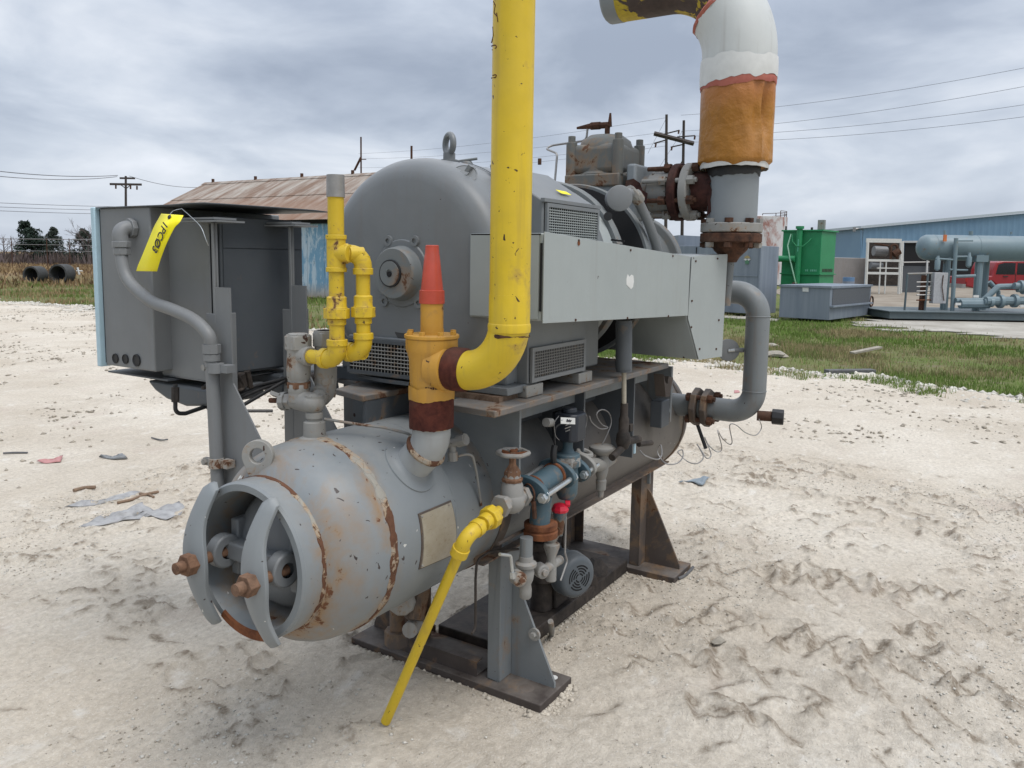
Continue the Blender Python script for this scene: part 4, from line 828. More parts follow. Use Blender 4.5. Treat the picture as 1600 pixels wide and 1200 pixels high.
# pipe barrier with a chain link panel in front of the doorway
bar = thing('pipe_barrier', 'grey pipe barrier with dark mesh in front of the building doorway', 'fence', gz(1430, 47))
part('rail', MB().tube([G(1408, 410, 47), G(1452, 409.5, 47)], 0.04, 6), M['dullsteel'], bar); part('mesh_panel', MB().prism([gz(1409, 47.1), gz(1452, 47.1), Vector((*gz(1452, 47.1).xy, 1.55)), Vector((*gz(1409, 47.1).xy, 1.55))], f0*.03), M['meshgrey'], bar)
part('post', MB().cyl(gz(1449, 46.9), G(1449, 407, 46.9), 0.05, n=6), M['white'], bar)
# ================================================================ COMPRESSOR PACKAGE
skid = thing('compressor_skid', 'grey industrial gas compressor package with tall yellow riser in the middle of the yard', 'compressor', (0.6, 0.457, 0))
VY, VZ, VR = 0.457, 0.74, 0.305               # vessel axis and radius (24 inch shell)
hexn = lambda r, h: MB().cyl((0, 0, -h/2), (0, 0, h/2), r, n=6).mesh('hex_bolt', 30)
ME_BOLT = hexn(0.011, 0.014); ME_BOLT.materials.append(M['flaky'])
ME_RBOLT = hexn(0.016, 0.026); ME_RBOLT.materials.append(M['rustdark'])
ME_YBOLT = hexn(0.0095, 0.012); ME_YBOLT.materials.append(M['flaky'])
ME_SCREW = MB().cyl((0, 0, -0.002), (0, 0, 0.003), 0.0045, n=8).mesh('screw'); ME_SCREW.materials.append(M['rustdark'])

# ---------------------------------------------------------------- base
def plate_holed(poly, z0, z1): return MB().prism([(x, y, z0) for x, y in poly], (0, 0, z1-z0))
bp = part('base_plate', plate_holed([(0, 0), (0.235, 0), (0.235, 0.914), (0, 0.914)], -0.01, 0.026), M['base'], skid, 'near rusty brown foot plate lying on the ground', bevel=0.004)
part('bolt_hole', MB().cyl((0.19, 0.055, 0.0265), (0.19, 0.055, 0.0275), 0.017, n=16), M['white'], bp)
part('scrape', MB().lathe((0.07, 0.10, 0.0262), (0, 0, 1), [(0, 0.03), (0.001, 0.028)], 9), M['brownpost'], bp)
part('base_plate', plate_holed([(1.36, 0.02), (1.60, 0.02), (1.60, 0.914), (1.36, 0.914)], -0.01, 0.026), M['base'], skid, bevel=0.004)
part('floor_pan', MB().box2((0.235, 0.275, 0.0), (1.36, 0.64, 0.062)), M['dirty'], skid, bevel=0.005)
part('cross_channel', MB().box2((0.235, 0.66, 0.0), (0.245, 0.72, 0.05)).box2((0.03, 0.30, 0.026), (0.16, 0.66, 0.031)).box2((0.03, 0.30, 0.031), (0.035, 0.66, 0.085)).box2((0.035, 0.30, 0.080), (0.07, 0.66, 0.085)), M['base'], skid)
def leg(x0, x1, yw, side, ztop, mat, lab=None):
    """channel post: web on the outside, flanges towards the vessel; a gusset braces the web"""
    s = side
    mb = MB().box2((x0, yw, 0.026), (x1, yw+s*0.008, ztop)).box2((x0, yw+s*0.008, 0.026), (x0+0.009, yw+s*0.056, ztop)).box2((x1-0.009, yw+s*0.008, 0.026), (x1, yw+s*0.056, ztop))
    o = part('support_post', mb, mat, skid, lab, bevel=0.003)
    xm = (x0+x1)/2
    part('gusset', MB().prism([(xm, yw-s*0.001, 0.026), (xm, yw-s*0.19, 0.026), (xm, yw-s*0.19, 0.045), (xm, yw-s*0.02, 0.40), (xm, yw-s*0.001, 0.42)], (0.011, 0, 0)), mat, o)
    return o
lg = leg(0.046, 0.206, 0.205, 1, 0.62, M['frame'], 'grey channel post on the near foot plate')
part('grounding_bolt', MB().cyl((0.114, 0.10, 0.215), (0.124, 0.10, 0.215), 0.024, n=14).cyl((0.10, 0.10, 0.215), (0.114, 0.10, 0.215), 0.012, n=6), M['flaky'], lg)
leg(0.046, 0.206, 0.709, -1, 0.62, M['base'])
leg(1.40, 1.56, 0.230, 1, 0.62, M['brownpost'], 'brown stained channel post at the far end')
leg(1.40, 1.56, 0.690, -1, 0.62, M['brownpost'])
part('conduit_stub', MB().tube([(0.52, 0.25, 0.01), (0.47, 0.22, 0.06), (0.42, 0.20, 0.12)], 0.012), M['valvegrey'], skid)

# ---------------------------------------------------------------- vessel
prof = [(-0.612, .305), (-0.65, .3045), (-0.69, .300), (-0.725, .291), (-0.755, .277), (-0.778, .259), (-0.795, .242), (-0.806, .2265)]
body = MB().lathe((0, VY, VZ), (1, 0, 0), [(x, r) for x, r in prof[::-1]] + [(-0.3, .305), (0.3, .305), (1.0, .305), (1.78, .305), (1.84, .298), (1.89, .275), (1.925, .22), (1.94, .12), (1.945, .02)], 96, cap=False)
vessel = part('pressure_vessel', body, M['vessel'], skid, 'grey horizontal pressure vessel with rust streaked near head', smooth=30)
part('opening_ring', MB().lathe((0, VY, VZ), (1, 0, 0), [(-0.70, .196), (-0.872, .199), (-0.884, .203), (-0.884, .222), (-0.876, .228), (-0.80, .2285)], 72, cap=False), M['vessel'], vessel, smooth=30)
def flake_band(x, r, w, hgt):
    rows = []
    for k, (dx, dr) in enumerate(((-w, -0.002), (-w*0.75, hgt*0.8), (-w*0.25, hgt), (w*0.25, hgt), (w*0.75, hgt*0.8), (w, -0.002))):
        rows.append([Vector((x+dx*(1+0.35*math.sin(i*0.9)*math.sin(i*0.37)+random.uniform(-.12, .12)), VY+(r+dr+random.uniform(-.0008, .0008))*math.cos(2*PI*i/140), VZ+(r+dr)*math.sin(2*PI*i/140))) for i in range(140)])
    mb = MB(); mb.quadgrid(rows, True); return mb
part('girth_seam', flake_band(-0.607, VR, 0.017, 0.0035), M['seam'], vessel, 'peeling rusty weld band round the near end')
part('girth_seam', flake_band(-0.806, 0.2275, 0.012, 0.003), M['seam'], vessel, 'peeling rusty weld at the opening ring')
part('girth_seam', flake_band(-0.30, VR-0.001, 0.007, 0.002), M['vessel'], vessel)
part('girth_seam', flake_band(1.775, VR, 0.018, 0.006), M['brownpost'], vessel)
part('clamp_strap', MB().lathe((0.0, VY, VZ), (1, 0, 0), [(-0.03, VR), (-0.03, VR+0.004), (0.03, VR+0.004), (0.03, VR)], 72, cap=False), M['brownpost'], vessel)
# manhole cover deep in the ring, with its two lugs, studs and bowed yokes
part('manhole_cover', MB().lathe((0, VY, VZ), (1, 0, 0), [(-0.826, .01), (-0.823, .06), (-0.812, .11), (-0.792, .15), (-0.762, .174), (-0.735, .178), (-0.70, .178), (-0.69, .20)], 48, cap=True), M['motor'], vessel)
part('gasket_lip', MB().lathe((0, VY, VZ), (1, 0, 0), [(-0.700, .160), (-0.712, .186), (-0.705, .1965)], 48, cap=False), M['void'], vessel)
for yy, lab in ((0.585, 'left'), (0.335, 'right')):
    mbk = MB()
    # lug plate with an eye, standing on the cover
    mbk.lathe((-0.862, yy, VZ), (0, 1, 0), [(-0.02, .022), (-0.02, .050), (0.02, .050), (0.02, .022)], 20, cap=False)
    mbk.box2((-0.825, yy-0.016, VZ-0.085), (-0.765, yy+0.016, VZ+0.085))
    mbk.box2((-0.860, min(yy, VY), VZ-0.026), (-0.80, max(yy, VY), VZ+0.026))
    part('cover_lug', mbk, M['motor'], vessel, bevel=0.006)
    part('yoke_stud', MB().cyl((-0.85, yy, VZ-0.005), (-1.022, yy, VZ-0.005), 0.0165, n=16), M['rustnut'], vessel)
    nut = MB().cyl((-0.963, yy, VZ-0.005), (-0.996, yy, VZ-0.005), 0.032, n=6).cyl((-0.956, yy, VZ-0.005), (-0.963, yy, VZ-0.005), 0.036, n=20)
    part('yoke_nut', nut, M['rustnut'], vessel, 'square rusty nut on the %s yoke' % lab, bevel=0.002)
    # yoke: bowed bar whose ends rest on the ring
    mb = MB(); N = 26; outer = []; inner = []
    for k in range(N+1):
        s = -1+2*k/N; z = VZ + s*0.212
        bow = math.cos(s*PI/2)**0.8 if abs(s) < 1 else 0
        x = -0.893 - 0.063*bow
        cs = max(math.cos(s*PI/2), 0)
        tip = math.sqrt(max(1-max((abs(s)-0.90)/0.10, 0)**2, 0.05))
        wl = (0.025 + 0.030*cs**1.2)*tip; wr_ = (0.026 + 0.012*cs**2 + 0.006*math.cos(s*6.5))*tip
        th = 0.020; cyc = yy + 0.003*math.sin(s*4)
        outer.append([Vector((x-0.004, cyc-wr_, z)), Vector((x-0.012, cyc-wr_*0.5, z)), Vector((x-0.015, cyc, z)), Vector((x-0.012, cyc+wl*0.5, z)), Vector((x-0.004, cyc+wl, z)), Vector((x+th*0.45, cyc+wl*0.97, z)), Vector((x+th*0.45, cyc-wr_*0.97, z))])
    rv = mb.quadgrid(outer, True); mb.face(rv[0][::-1]); mb.face(rv[-1])
    part('yoke', mb, M['vessel'], vessel, 'bowed %s yoke bar across the open end' % lab, bevel=0.002)
# lifting lug on the near head
lc = Vector((-0.79, 0.512, 1.020)); un = Vector((-0.86, -0.50, 0.06)).normalized(); uu, ww = Vector((0.5, -0.86, 0.05)).normalized(), Vector((0, 0, 1))
uu = (uu - un*uu.dot(un)).normalized(); ww = un.cross(uu); ww = ww if ww.z > 0 else -ww
outl = [(0.046*math.cos(a), 0.046*math.sin(a)) for a in np.linspace(-0.35, PI+0.35, 22)] + [(-0.030, -0.055), (0.0, -0.085), (0.03, -0.055)]
hole = [(0.023*math.cos(2*PI*i/25), 0.023*math.sin(2*PI*i/25)) for i in range(25)]
mb = MB(); ang = lambda p: math.atan2(p[1], p[0])
def ringplate(mb, o, u, w, nrm, outline, hole_r, th, n=40):
    """plate with a round hole: outline is sampled by angle"""
    pts = sorted(outline, key=ang); rows = []
    def at(a):
        # ray/outline crossing
        best = None
        for i in range(len(pts)):
            p, q = pts[i], pts[(i+1) % len(pts)]
            d = (math.cos(a), math.sin(a)); ex, ey = q[0]-p[0], q[1]-p[1]
            den_ = d[0]*ey-d[1]*ex
            if abs(den_) < 1e-12: continue
            t = (p[0]*ey-p[1]*ex)/den_; s_ = (p[0]*d[1]-p[1]*d[0])/den_
            if t > 0 and -1e-6 <= s_ <= 1+1e-6 and (best is None or t > best): best = t
        return best or 0.03
    lo = []; 
    for side in (-0.5, 0.5):
        lo.append([o + u*(hole_r*math.cos(a)) + w*(hole_r*math.sin(a)) + nrm*(th*side) for a in [2*PI*i/n for i in range(n)]])
        lo.append([o + u*(at(a)*math.cos(a)) + w*(at(a)*math.sin(a)) + nrm*(th*side) for a in [2*PI*i/n for i in range(n)]])
    mb.quadgrid([lo[0], lo[1], lo[3], lo[2], lo[0]], True)
ringplate(mb, lc, uu, ww, un, outl, 0.0225, 0.024)
part('lifting_lug', mb, M['flaky'], vessel, bevel=0.002)
# data plate, curved with the shell
def onvessel(px, py, r):
    d = ray(px, py); a = d.y*d.y+d.z*d.z; ry, rz = CAM.y-VY, CAM.z-VZ
    b = 2*(ry*d.y+rz*d.z); c_ = ry*ry+rz*rz-r*r; t = (-b-math.sqrt(b*b-4*a*c_))/(2*a)
    p = CAM+d*t; return p.x, math.atan2(p.z-VZ, p.y-VY) % (2*PI)
q4 = [onvessel(*p, VR+0.004) for p in ((656.5, 805), (704, 785), (709, 865), (657.5, 887))]
def shellpt(x, th, r): return Vector((x, VY+r*math.cos(th), VZ+r*math.sin(th)))
def curved(q, r0_, r1_, n=8, grow=0.0):
    mb = MB(); rows = []
    for rr in (r0_, r1_):
        g_ = []
        for i in range(n+1):
            row = []
            for j in range(n+1):
                u_, v_ = -grow+(1+2*grow)*j/n, -grow+(1+2*grow)*i/n
                f = lambda k: (q[0][k]*(1-u_)+q[1][k]*u_)*(1-v_)+(q[3][k]*(1-u_)+q[2][k]*u_)*v_
                row.append(shellpt(f(0), f(1), rr))
            g_.append(row)
        rows.append(g_)
    mb.quadgrid(rows[1]); ed = lambda g_: g_[0]+[r[-1] for r in g_[1:]]+g_[-1][::-1][1:]+[r[0] for r in g_[::-1][1:-1]]
    mb.quadgrid([ed(rows[0]), ed(rows[1])], True); return mb
t_ = NT('stamped_data_plate')
c_ = t_.mix(t_.ramp(t_.noise(9, 6, 0.65), 0.35, 0.7), (0.30, 0.26, 0.19), (0.40, 0.37, 0.31))
c_ = t_.mix(t_.ramp(t_.noise(1, 4, 0.7, 0.4, t_.map((40, 60, 150))), 0.60, 0.68, 0, 0.5), c_, (0.14, 0.11, 0.085))
c_ = t_.mix(t_.ramp(t_.noise(26, 5, 0.6), 0.62, 0.72, 0, 0.6), c_, (0.22, 0.14, 0.08)); t_.bump(t_.noise(80, 4), 0.2, 0.002)
M['dataplate'] = t_.fin(c_, 0.5, 0.1)
part('plate_frame', curved(q4, VR, VR+0.0035, grow=0.035), M['brownpost'], vessel)
part('data_plate', curved(q4, VR+0.0036, VR+0.007), M['dataplate'], vessel, 'worn tan data plate riveted to the shell')
for px, py in ((659.5, 807), (701, 789), (706, 863), (660, 884)):
    x_, th_ = onvessel(px, py, VR+0.007); part('rivet', MB().sphere(shellpt(x_, th_, VR+0.0075), 0.004, n=8), M['flaky'], vessel)
# oblique nozzle and rail under the shell
nb = Vector((-0.42, VY-0.2157, VZ+0.2157)); nv = Vector((0, -0.7071, 0.7071))
VX, VYv = -0.42, 0.165                           # relief valve axis
def conform(c, ax, r, lift):
    """ring of points around an axis, dropped on the shell"""
    u, w = orth(ax); out_ = []
    for i in range(48):
        p = Vector(c)+(u*math.cos(2*PI*i/48)+w*math.sin(2*PI*i/48))*r; d = Vector((0, p.y-VY, p.z-VZ)).normalized()
        # slide along the nozzle axis to the shell
        a = ax.y*ax.y+ax.z*ax.z; ry_, rz_ = p.y-VY, p.z-VZ; bq = 2*(ry_*ax.y+rz_*ax.z); cq = ry_*ry_+rz_*rz_-(VR+lift)**2
        out_.append(p+ax*((-bq+math.sqrt(max(bq*bq-4*a*cq, 0)))/(2*a)))
    return out_
mb = MB(); mb.quadgrid([conform(nb, nv, 0.096, -0.001), conform(nb, nv, 0.0945, 0.0045), conform(nb, nv, 0.076, 0.0055), conform(nb, nv, 0.066, 0.011), conform(nb, nv, 0.059, 0.020)], True)
part('reinforcing_pad', mb, M['vessel'], vessel)
nz = bend([nb-nv*0.03, Vector((VX, VYv, nb.z+(nb.y-VYv))), (VX, VYv, 1.125)], 0.10)
part('nozzle', MB().tube(nz, 0.059, 28), M['palepipe'], vessel, smooth=30)
k_ = len(nz)//2-2
part('nozzle_weld', MB().torus(nz[2], nz[3]-nz[1], 0.0545, 0.0125, 32, 8), M['seam'], vessel)
part('shell_rail', MB().box2((-0.12, 0.205, 0.548), (1.62, 0.212, 0.60)).box2((-0.12, 0.170, 0.541), (1.62, 0.212, 0.548)), M['brownpost'], vessel)
part('saddle', MB().prism([(0.05, 0.215, 0.60), (0.05, 0.70, 0.60), (0.05, 0.70, 0.52), (0.05, 0.215, 0.52)], (0.012, 0, 0)).prism([(1.47, 0.215, 0.62), (1.47, 0.70, 0.62), (1.47, 0.70, 0.45), (1.47, 0.215, 0.45)], (0.012, 0, 0)), M['frame'], vessel)
# neck for the dual relief manifold
part('manifold_neck', MB().lathe((-0.60, 0.480, 1.030), (0, 0, 1), [(0, 0.048), (0.012, 0.046), (0.018, 0.034), (0.062, 0.033), (0.066, 0.024)], 24), M['flaky'], vessel)

# ---------------------------------------------------------------- mounting plate over the vessel
PZ = 1.137
mp = part('mounting_plate', plate_holed([(-0.318, 0.0), (-0.30, 0.225), (-0.06, 0.235), (-0.06, 0.495), (-0.357, 0.505), (-0.352, 0.53), (-0.31, 0.68), (-0.15, 0.72), (-0.1, 0.914), (1.12, 0.914), (1.12, 0.0)], PZ-0.022, PZ), M['plate'], skid, 'rusty steel mounting plate above the vessel', bevel=0.004)
part('plate_rib', MB().box2((-0.055, 0.24, 0.98), (1.1, 0.251, PZ-0.022)), M['cabdark'], mp)  # dark filler web, added to stand in for the shade below the motor
part('plate_rib', MB().box2((-0.345, 0.505, 1.03), (1.1, 0.516, PZ-0.022)), M['cabdark'], mp)
part('plate_rib', MB().box2((-0.07, 0.095, PZ-0.085), (1.10, 0.103, PZ-0.022)), M['frame'], mp)
for x in (-0.085, 0.385, 0.86):
    part('cross_rib', MB().prism([(x, 0.055, PZ-0.022), (x, 0.055, 0.74), (x, 0.157, 0.74), (x, 0.25, 0.95), (x, 0.457, 1.04), (x, 0.66, 0.95), (x, 0.757, 0.74), (x, 0.86, 0.74), (x, 0.86, PZ-0.022)], (0.011, 0, 0)), M['frame'] if x < 0.3 else M['cabdark'], mp)

# ---------------------------------------------------------------- motor
MY, MZ, MR = 0.457, 1.545, 0.40
mot = part('electric_motor', MB().lathe((0, MY, MZ), (1, 0, 0), [(-0.214, .02), (-0.2135, .25), (-0.212, .315), (-0.207, .340), (-0.196, .361), (-0.178, .378), (-0.152, .390), (-0.115, .396), (-0.07, .397), (0.0, .398), (0.55, .398), (0.58, .392), (0.62, .36), (0.64, .30)], 96), M['motor'], skid, 'large round grey electric motor', smooth=28)
part('motor_seam', MB().lathe((0, MY, MZ), (1, 0, 0), [(0.028, .401), (0.030, .4035), (0.034, .4035), (0.036, .401)], 96, cap=False), M['cabdark'], mot)
part('motor_pedestal', MB().box2((-0.125, 0.085, 1.18), (0.56, 0.83, 1.44)), M['motor'], mot, bevel=0.008)
part('pedestal_skirt', MB().prism([(-0.228, 0.22, 1.182), (-0.228, 0.695, 1.182), (-0.228, 0.695, 1.322), (-0.228, 0.22, 1.322)], (0.10, 0, 0)), M['motor'], mot, bevel=0.004)
# bowed sheet below the front grille
part('drip_lip', MB().prism([(-0.20-0.045*math.sin(PI*k/12), 0.24+0.44*k/12, 1.166) for k in range(13)] + [(-0.12, 0.68, 1.166), (-0.12, 0.24, 1.166)], (0, 0, 0.012)), M['cabdark'], mot)
def grille(o, u, v, wu, hv, nu, nv_, fr=0.016, bar=0.0022, matf=None, dark=True, depth=None):
    """framed wire grille over a dark recess; u, v unit vectors, o the corner"""
    o, u, v = Vector(o), Vector(u), Vector(v); n = u.cross(v).normalized()
    if n.dot(CAM-o) < 0: n = -n
    part('grille_recess', MB().prism([o, o+u*wu, o+u*wu+v*hv, o+v*hv], n*0.0025), M['void'], mot)
    fb = MB()
    for a, b in (((0, 0), (wu, fr)), ((0, hv-fr), (wu, hv)), ((0, fr), (fr, hv-fr)), ((wu-fr, fr), (wu, hv-fr))):
        fb.prism([o+u*a[0]+v*a[1], o+u*b[0]+v*a[1], o+u*b[0]+v*b[1], o+u*a[0]+v*b[1]], n*0.012)
    part('grille_frame', fb, matf or M['motor'], mot)
    gb = MB(); iu, iv = wu-2*fr, hv-2*fr
    for i in range(1, nu): gb.cyl(o+u*(fr+iu*i/nu)+v*fr+n*0.007, o+u*(fr+iu*i/nu)+v*(hv-fr)+n*0.007, bar, n=4, cap=False)
    for j in range(1, nv_): gb.cyl(o+u*fr+v*(fr+iv*j/nv_)+n*0.009, o+u*(wu-fr)+v*(fr+iv*j/nv_)+n*0.009, bar, n=4, cap=False)
    g_ = part('wire_grille', gb, M['valvegrey'] if dark else M['box'], mot); g_['kind'] = 'stuff'
grille((-0.2285, 0.690, 1.188), (0, -1, 0), (0, 0, 1), 0.465, 0.125, 30, 8, 0.012, 0.0022, M['cabdark'])
# side hoods
def hood(x0, x1, y, z0, z1, top_in, name):
    yi = 0.16
    sec = [(x0, y, z0), (x0, y, z1), (x0, top_in[0], top_in[1]), (x0, yi, z0)]
    o = part(name, MB().prism(sec, (x1-x0, 0, 0)), M['motor'], mot, bevel=0.006); return o
hood(0.0, 0.405, 0.03, 1.60, 1.795, (0.25, 1.925), 'air_hood')
part('hood_brow', MB().box2((-0.008, 0.020, 1.790), (0.412, 0.035, 1.802)), M['motor'], mot)
grille((0.008, 0.0295, 1.655), (1, 0, 0), (0, 0, 1), 0.39, 0.132, 24, 12, 0.013, 0.0018, M['motor'], False)
part('air_hood', MB().prism([(-0.055, 0.045, 1.182), (-0.055, 0.045, 1.40), (-0.055, 0.2, 1.40), (-0.055, 0.2, 1.182)], (0.42, 0, 0)), M['motor'], mot, bevel=0.004)
grille((-0.045, 0.0445, 1.187), (1, 0, 0), (0, 0, 1), 0.39, 0.118, 30, 9, 0.014, 0.0017, M['cab'], True)
for x in (-0.075, 0.30):
    part('motor_foot', MB().box2((x, 0.035, PZ+0.002), (x+0.11, 0.16, PZ+0.042)), M['flaky'], mot, bevel=0.003)
part('motor_foot', MB().box2((-0.17, 0.05, PZ+0.020), (0.02, 0.30, PZ+0.046)), M['motor'], mot, bevel=0.003)
part('shim_stack', MB().box2((-0.19, 0.07, PZ), (-0.03, 0.26, PZ+0.018)), M['scale'], mot)
part('motor_foot', MB().box2((-0.13, 0.62, PZ+0.001), (0.05, 0.85, PZ+0.046)), M['cabdark'], mot)
# bearing cap and shaft end on the near face
hub = part('bearing_cap', MB().lathe((0, MY, MZ), (1, 0, 0), [(-0.262, .055), (-0.262, .083), (-0.257, .087), (-0.243, .089), (-0.222, .092), (-0.21, .100)], 48), M['comp'], mot)
part('cap_flange', MB().lathe((0, MY, MZ), (1, 0, 0), [(-0.219, .112), (-0.216, .115), (-0.208, .117)], 40), M['motor'], mot)
part('shaft_ring', MB().lathe((0, MY+0.008, MZ), (1, 0, 0), [(-0.268, .041), (-0.268, .046), (-0.259, .047)], 36, cap=False), M['black'], mot)
part('shaft_end', MB().lathe((0, MY+0.008, MZ), (1, 0, 0), [(-0.266, .002), (-0.2665, .012), (-0.270, .013), (-0.270, .041), (-0.259, .042)], 36), M['comp'], mot)
part('centre_hole', MB().cyl((-0.2715, MY+0.008, MZ-0.002), (-0.2685, MY+0.008, MZ-0.002), 0.009, n=12), M['void'], mot)
for a in (62, 118, -52, -128):
    part('cap_boss', MB().lathe((-0.2115, MY+0.124*math.cos(R_(a)), MZ+0.124*math.sin(R_(a))), (-1, 0, 0), [(0, 0.020), (0.010, 0.018), (0.010, 0.009), (0.004, 0.008)], 18), M['motor'], mot)
# lube streak below the cap is a thin smear of grease
t_ = NT('grease_smear'); yx, yy_, yz = t_.xyz()
M['grease'] = t_.fin(t_.mix(t_.noise(20, 5, 0.6), (0.03, 0.03, 0.03), (0.07, 0.07, 0.07)), 0.6)
part('grease_streak', MB().prism([(-0.2128, MY-0.005+dy*1.25, MZ-0.01+dz*1.1) for dy, dz in ((0.06, -0.09), (-0.055, -0.09), (-0.07, -0.13), (-0.04, -0.16), (-0.03, -0.19), (-0.012, -0.205), (0.0, -0.255), (0.008, -0.21), (0.028, -0.18), (0.035, -0.15))], (-0.0008, 0, 0)), M['grease'], mot)
# eye bolt, lifting pin, zerk
part('eye_bolt', MB().torus((0.05, MY, MZ+MR+0.064), Vector((0.88, -0.475, 0)), 0.0335, 0.0115, 32, 12).cyl((0.05, MY, MZ+MR-0.01), (0.05, MY, MZ+MR+0.032), 0.022, n=18).cyl((0.05, MY, MZ+MR-0.01), (0.05, MY, MZ+MR+0.008), 0.032, n=18), M['motor'], mot)
part('grease_fitting', MB().cyl((0.16, MY, MZ+MR-0.005), (0.16, MY, MZ+MR+0.015), 0.03, 0.018, n=14).tube([(0.14, MY+0.03, MZ+MR+0.014), (0.17, MY-0.04, MZ+MR+0.024)], 0.005), M['comp'], mot)
for px, py, x in ((713, 302, -0.13),):
    d = Vector((0, P(px, py, x=x).y-MY, P(px, py, x=x).z-MZ)).normalized(); d2 = (d*0.8+Vector((-0.6, 0, 0))).normalized()
    o_ = Vector((x, MY, MZ))+d*0.380
    part('recessed_bolt', MB().lathe(o_+d2*0.012, d2, [(0, 0.044), (0.002, 0.040), (-0.010, 0.032), (-0.012, 0.012)], 24).cyl(o_-d2*0.005, o_+d2*0.020, 0.016, n=6).box(o_+d2*0.008+Vector((0.02, 0, 0.008)), (0.05, 0.012, 0.05), Euler((0.6, 0, 0.3))), M['motor'], mot)
part('seam_rod', MB().tube([Vector((x, MY-0.402*math.sin(R_(41)), MZ+0.402*math.cos(R_(41)))) for x in (-0.05, 0.56)], 0.0035), M['cabdark'], mot)
for y_, z_ in ((0.435, 1.80), (0.385, 1.765)):
    part('plug', MB().cyl((-0.200, y_, z_), (-0.209, y_, z_), 0.006, n=10), M['cabdark'], mot)

# ---------------------------------------------------------------- terminal box along the right side
BY = -0.103
zA, zB = (1.679, 1.412), (1.619, 1.368)
x0b, x1b = -0.217, P(1078, 402, y=BY).x
tb = part('terminal_box', MB().prism([(x0b, BY+0.004, zA[1]), (x0b, BY+0.004, zA[0]), (x1b, BY+0.004, zB[0]), (x1b, BY+0.004, zB[1])], (0, 0.27, 0)), M['box'], skid, 'long pale grey sheet metal box along the motor side', bevel=0.004)
part('front_cover', MB().prism([(x0b-0.004, BY, zA[1]-0.006), (x0b-0.004, BY, zA[0]+0.004), (x1b-0.004, BY, zB[0]+0.003), (x1b-0.004, BY, zB[1]-0.004)], (0, -0.0035, 0)), M['box'], tb, bevel=0.001)
part('end_cover', MB().box2((x0b-0.0035, BY+0.016, zA[1]+0.006), (x0b-0.001, BY+0.27, zA[0]-0.006)), M['box'], tb)
part('cover_gap', MB().box2((x0b-0.0022, BY+0.005, zA[1]+0.03), (x0b-0.0005, BY+0.0125, zA[0]-0.03)).box2((x0b-0.003, BY+0.012, zA[0]-0.006), (x0b-0.0005, BY+0.268, zA[0]-0.0015)), M['void'], tb)
a_ = P(1080, 402, y=BY); fl = R_(22); pd = Vector((math.cos(fl), -math.sin(fl), 0)); pn = Vector((pd.y, -pd.x, 0))
poly = [PP(px, py, a_, pn) for px, py in ((1080, 401), (1136, 397), (1127, 557), (1091, 562), (1074, 497))]
part('drop_box', MB().prism([p+Vector((0, 0.004, 0)) for p in poly], (0.02, 0.33, 0)), M['box'], tb, bevel=0.003)
part('drop_cover', MB().prism([p+pn*0.0005 if pn.dot(CAM-a_) > 0 else p-pn*0.0005 for p in poly], (pn if pn.dot(CAM-a_) > 0 else -pn)*0.003), M['box'], tb)
# drip-lip flange under the long box end
for px, py in ((904, 376), (985, 391), (1051, 400), (899, 500), (980, 497), (1044, 494)):
    p = P(px, py, y=BY-0.0035); copies('cover_screw', ME_SCREW, [p], tb, rots=(0, -1, 0))
for px, py in ((1086, 408), (1120, 404), (1080, 470), (1079, 511), (1092, 545), (1118, 545), (1122, 500)):
    p = PP(px, py, poly[0]-(Vector((0, 0, 0))), pn) + (pn if pn.dot(CAM-a_) > 0 else -pn)*0.0035; copies('cover_screw', ME_SCREW, [p], tb, rots=tuple(pn))
p = P(904, 380, y=BY-0.0036); part('rust_plug', MB().cyl(p+Vector((0, 0.001, 0)), p-Vector((0, 0.002, 0)), 0.008, n=12), M['rust'], tb)
pa = P(984, 441, y=BY-0.0036)
part('sticker_remnant', MB().prism([pa+Vector((dx, 0, dz)) for dx, dz in ((-0.032, 0.012), (-0.022, 0.030), (-0.006, 0.020), (0.012, 0.028), (0.030, 0.024), (0.036, 0.002), (0.030, -0.018), (0.012, -0.026), (-0.012, -0.016), (-0.03, -0.008))], (0, -0.0008, 0)), M['white'], tb, 'torn white sticker remnant')
part('hood_sticker', MB().prism([Vector((0.215, 0.105, 1.848)), Vector((0.285, 0.100, 1.846)), Vector((0.292, 0.082, 1.834)), Vector((0.225, 0.085, 1.835))], (0, -0.0005, 0.001)), M['tagyel'], mot)
mb = MB(); arc = np.linspace(R_(252), R_(302), 18)
mb.quadgrid([[Vector((x_, VY+r_*math.cos(a), VZ+r_*math.sin(a))) for a in arc] for x_, r_ in ((-0.872, .2300), (-0.879, .2295), (-0.8862, .2235), (-0.8862, .204), (-0.880, .1985))])
part('rusty_lip', mb, M['rust'], vessel, 'rusted lower lip of the opening')
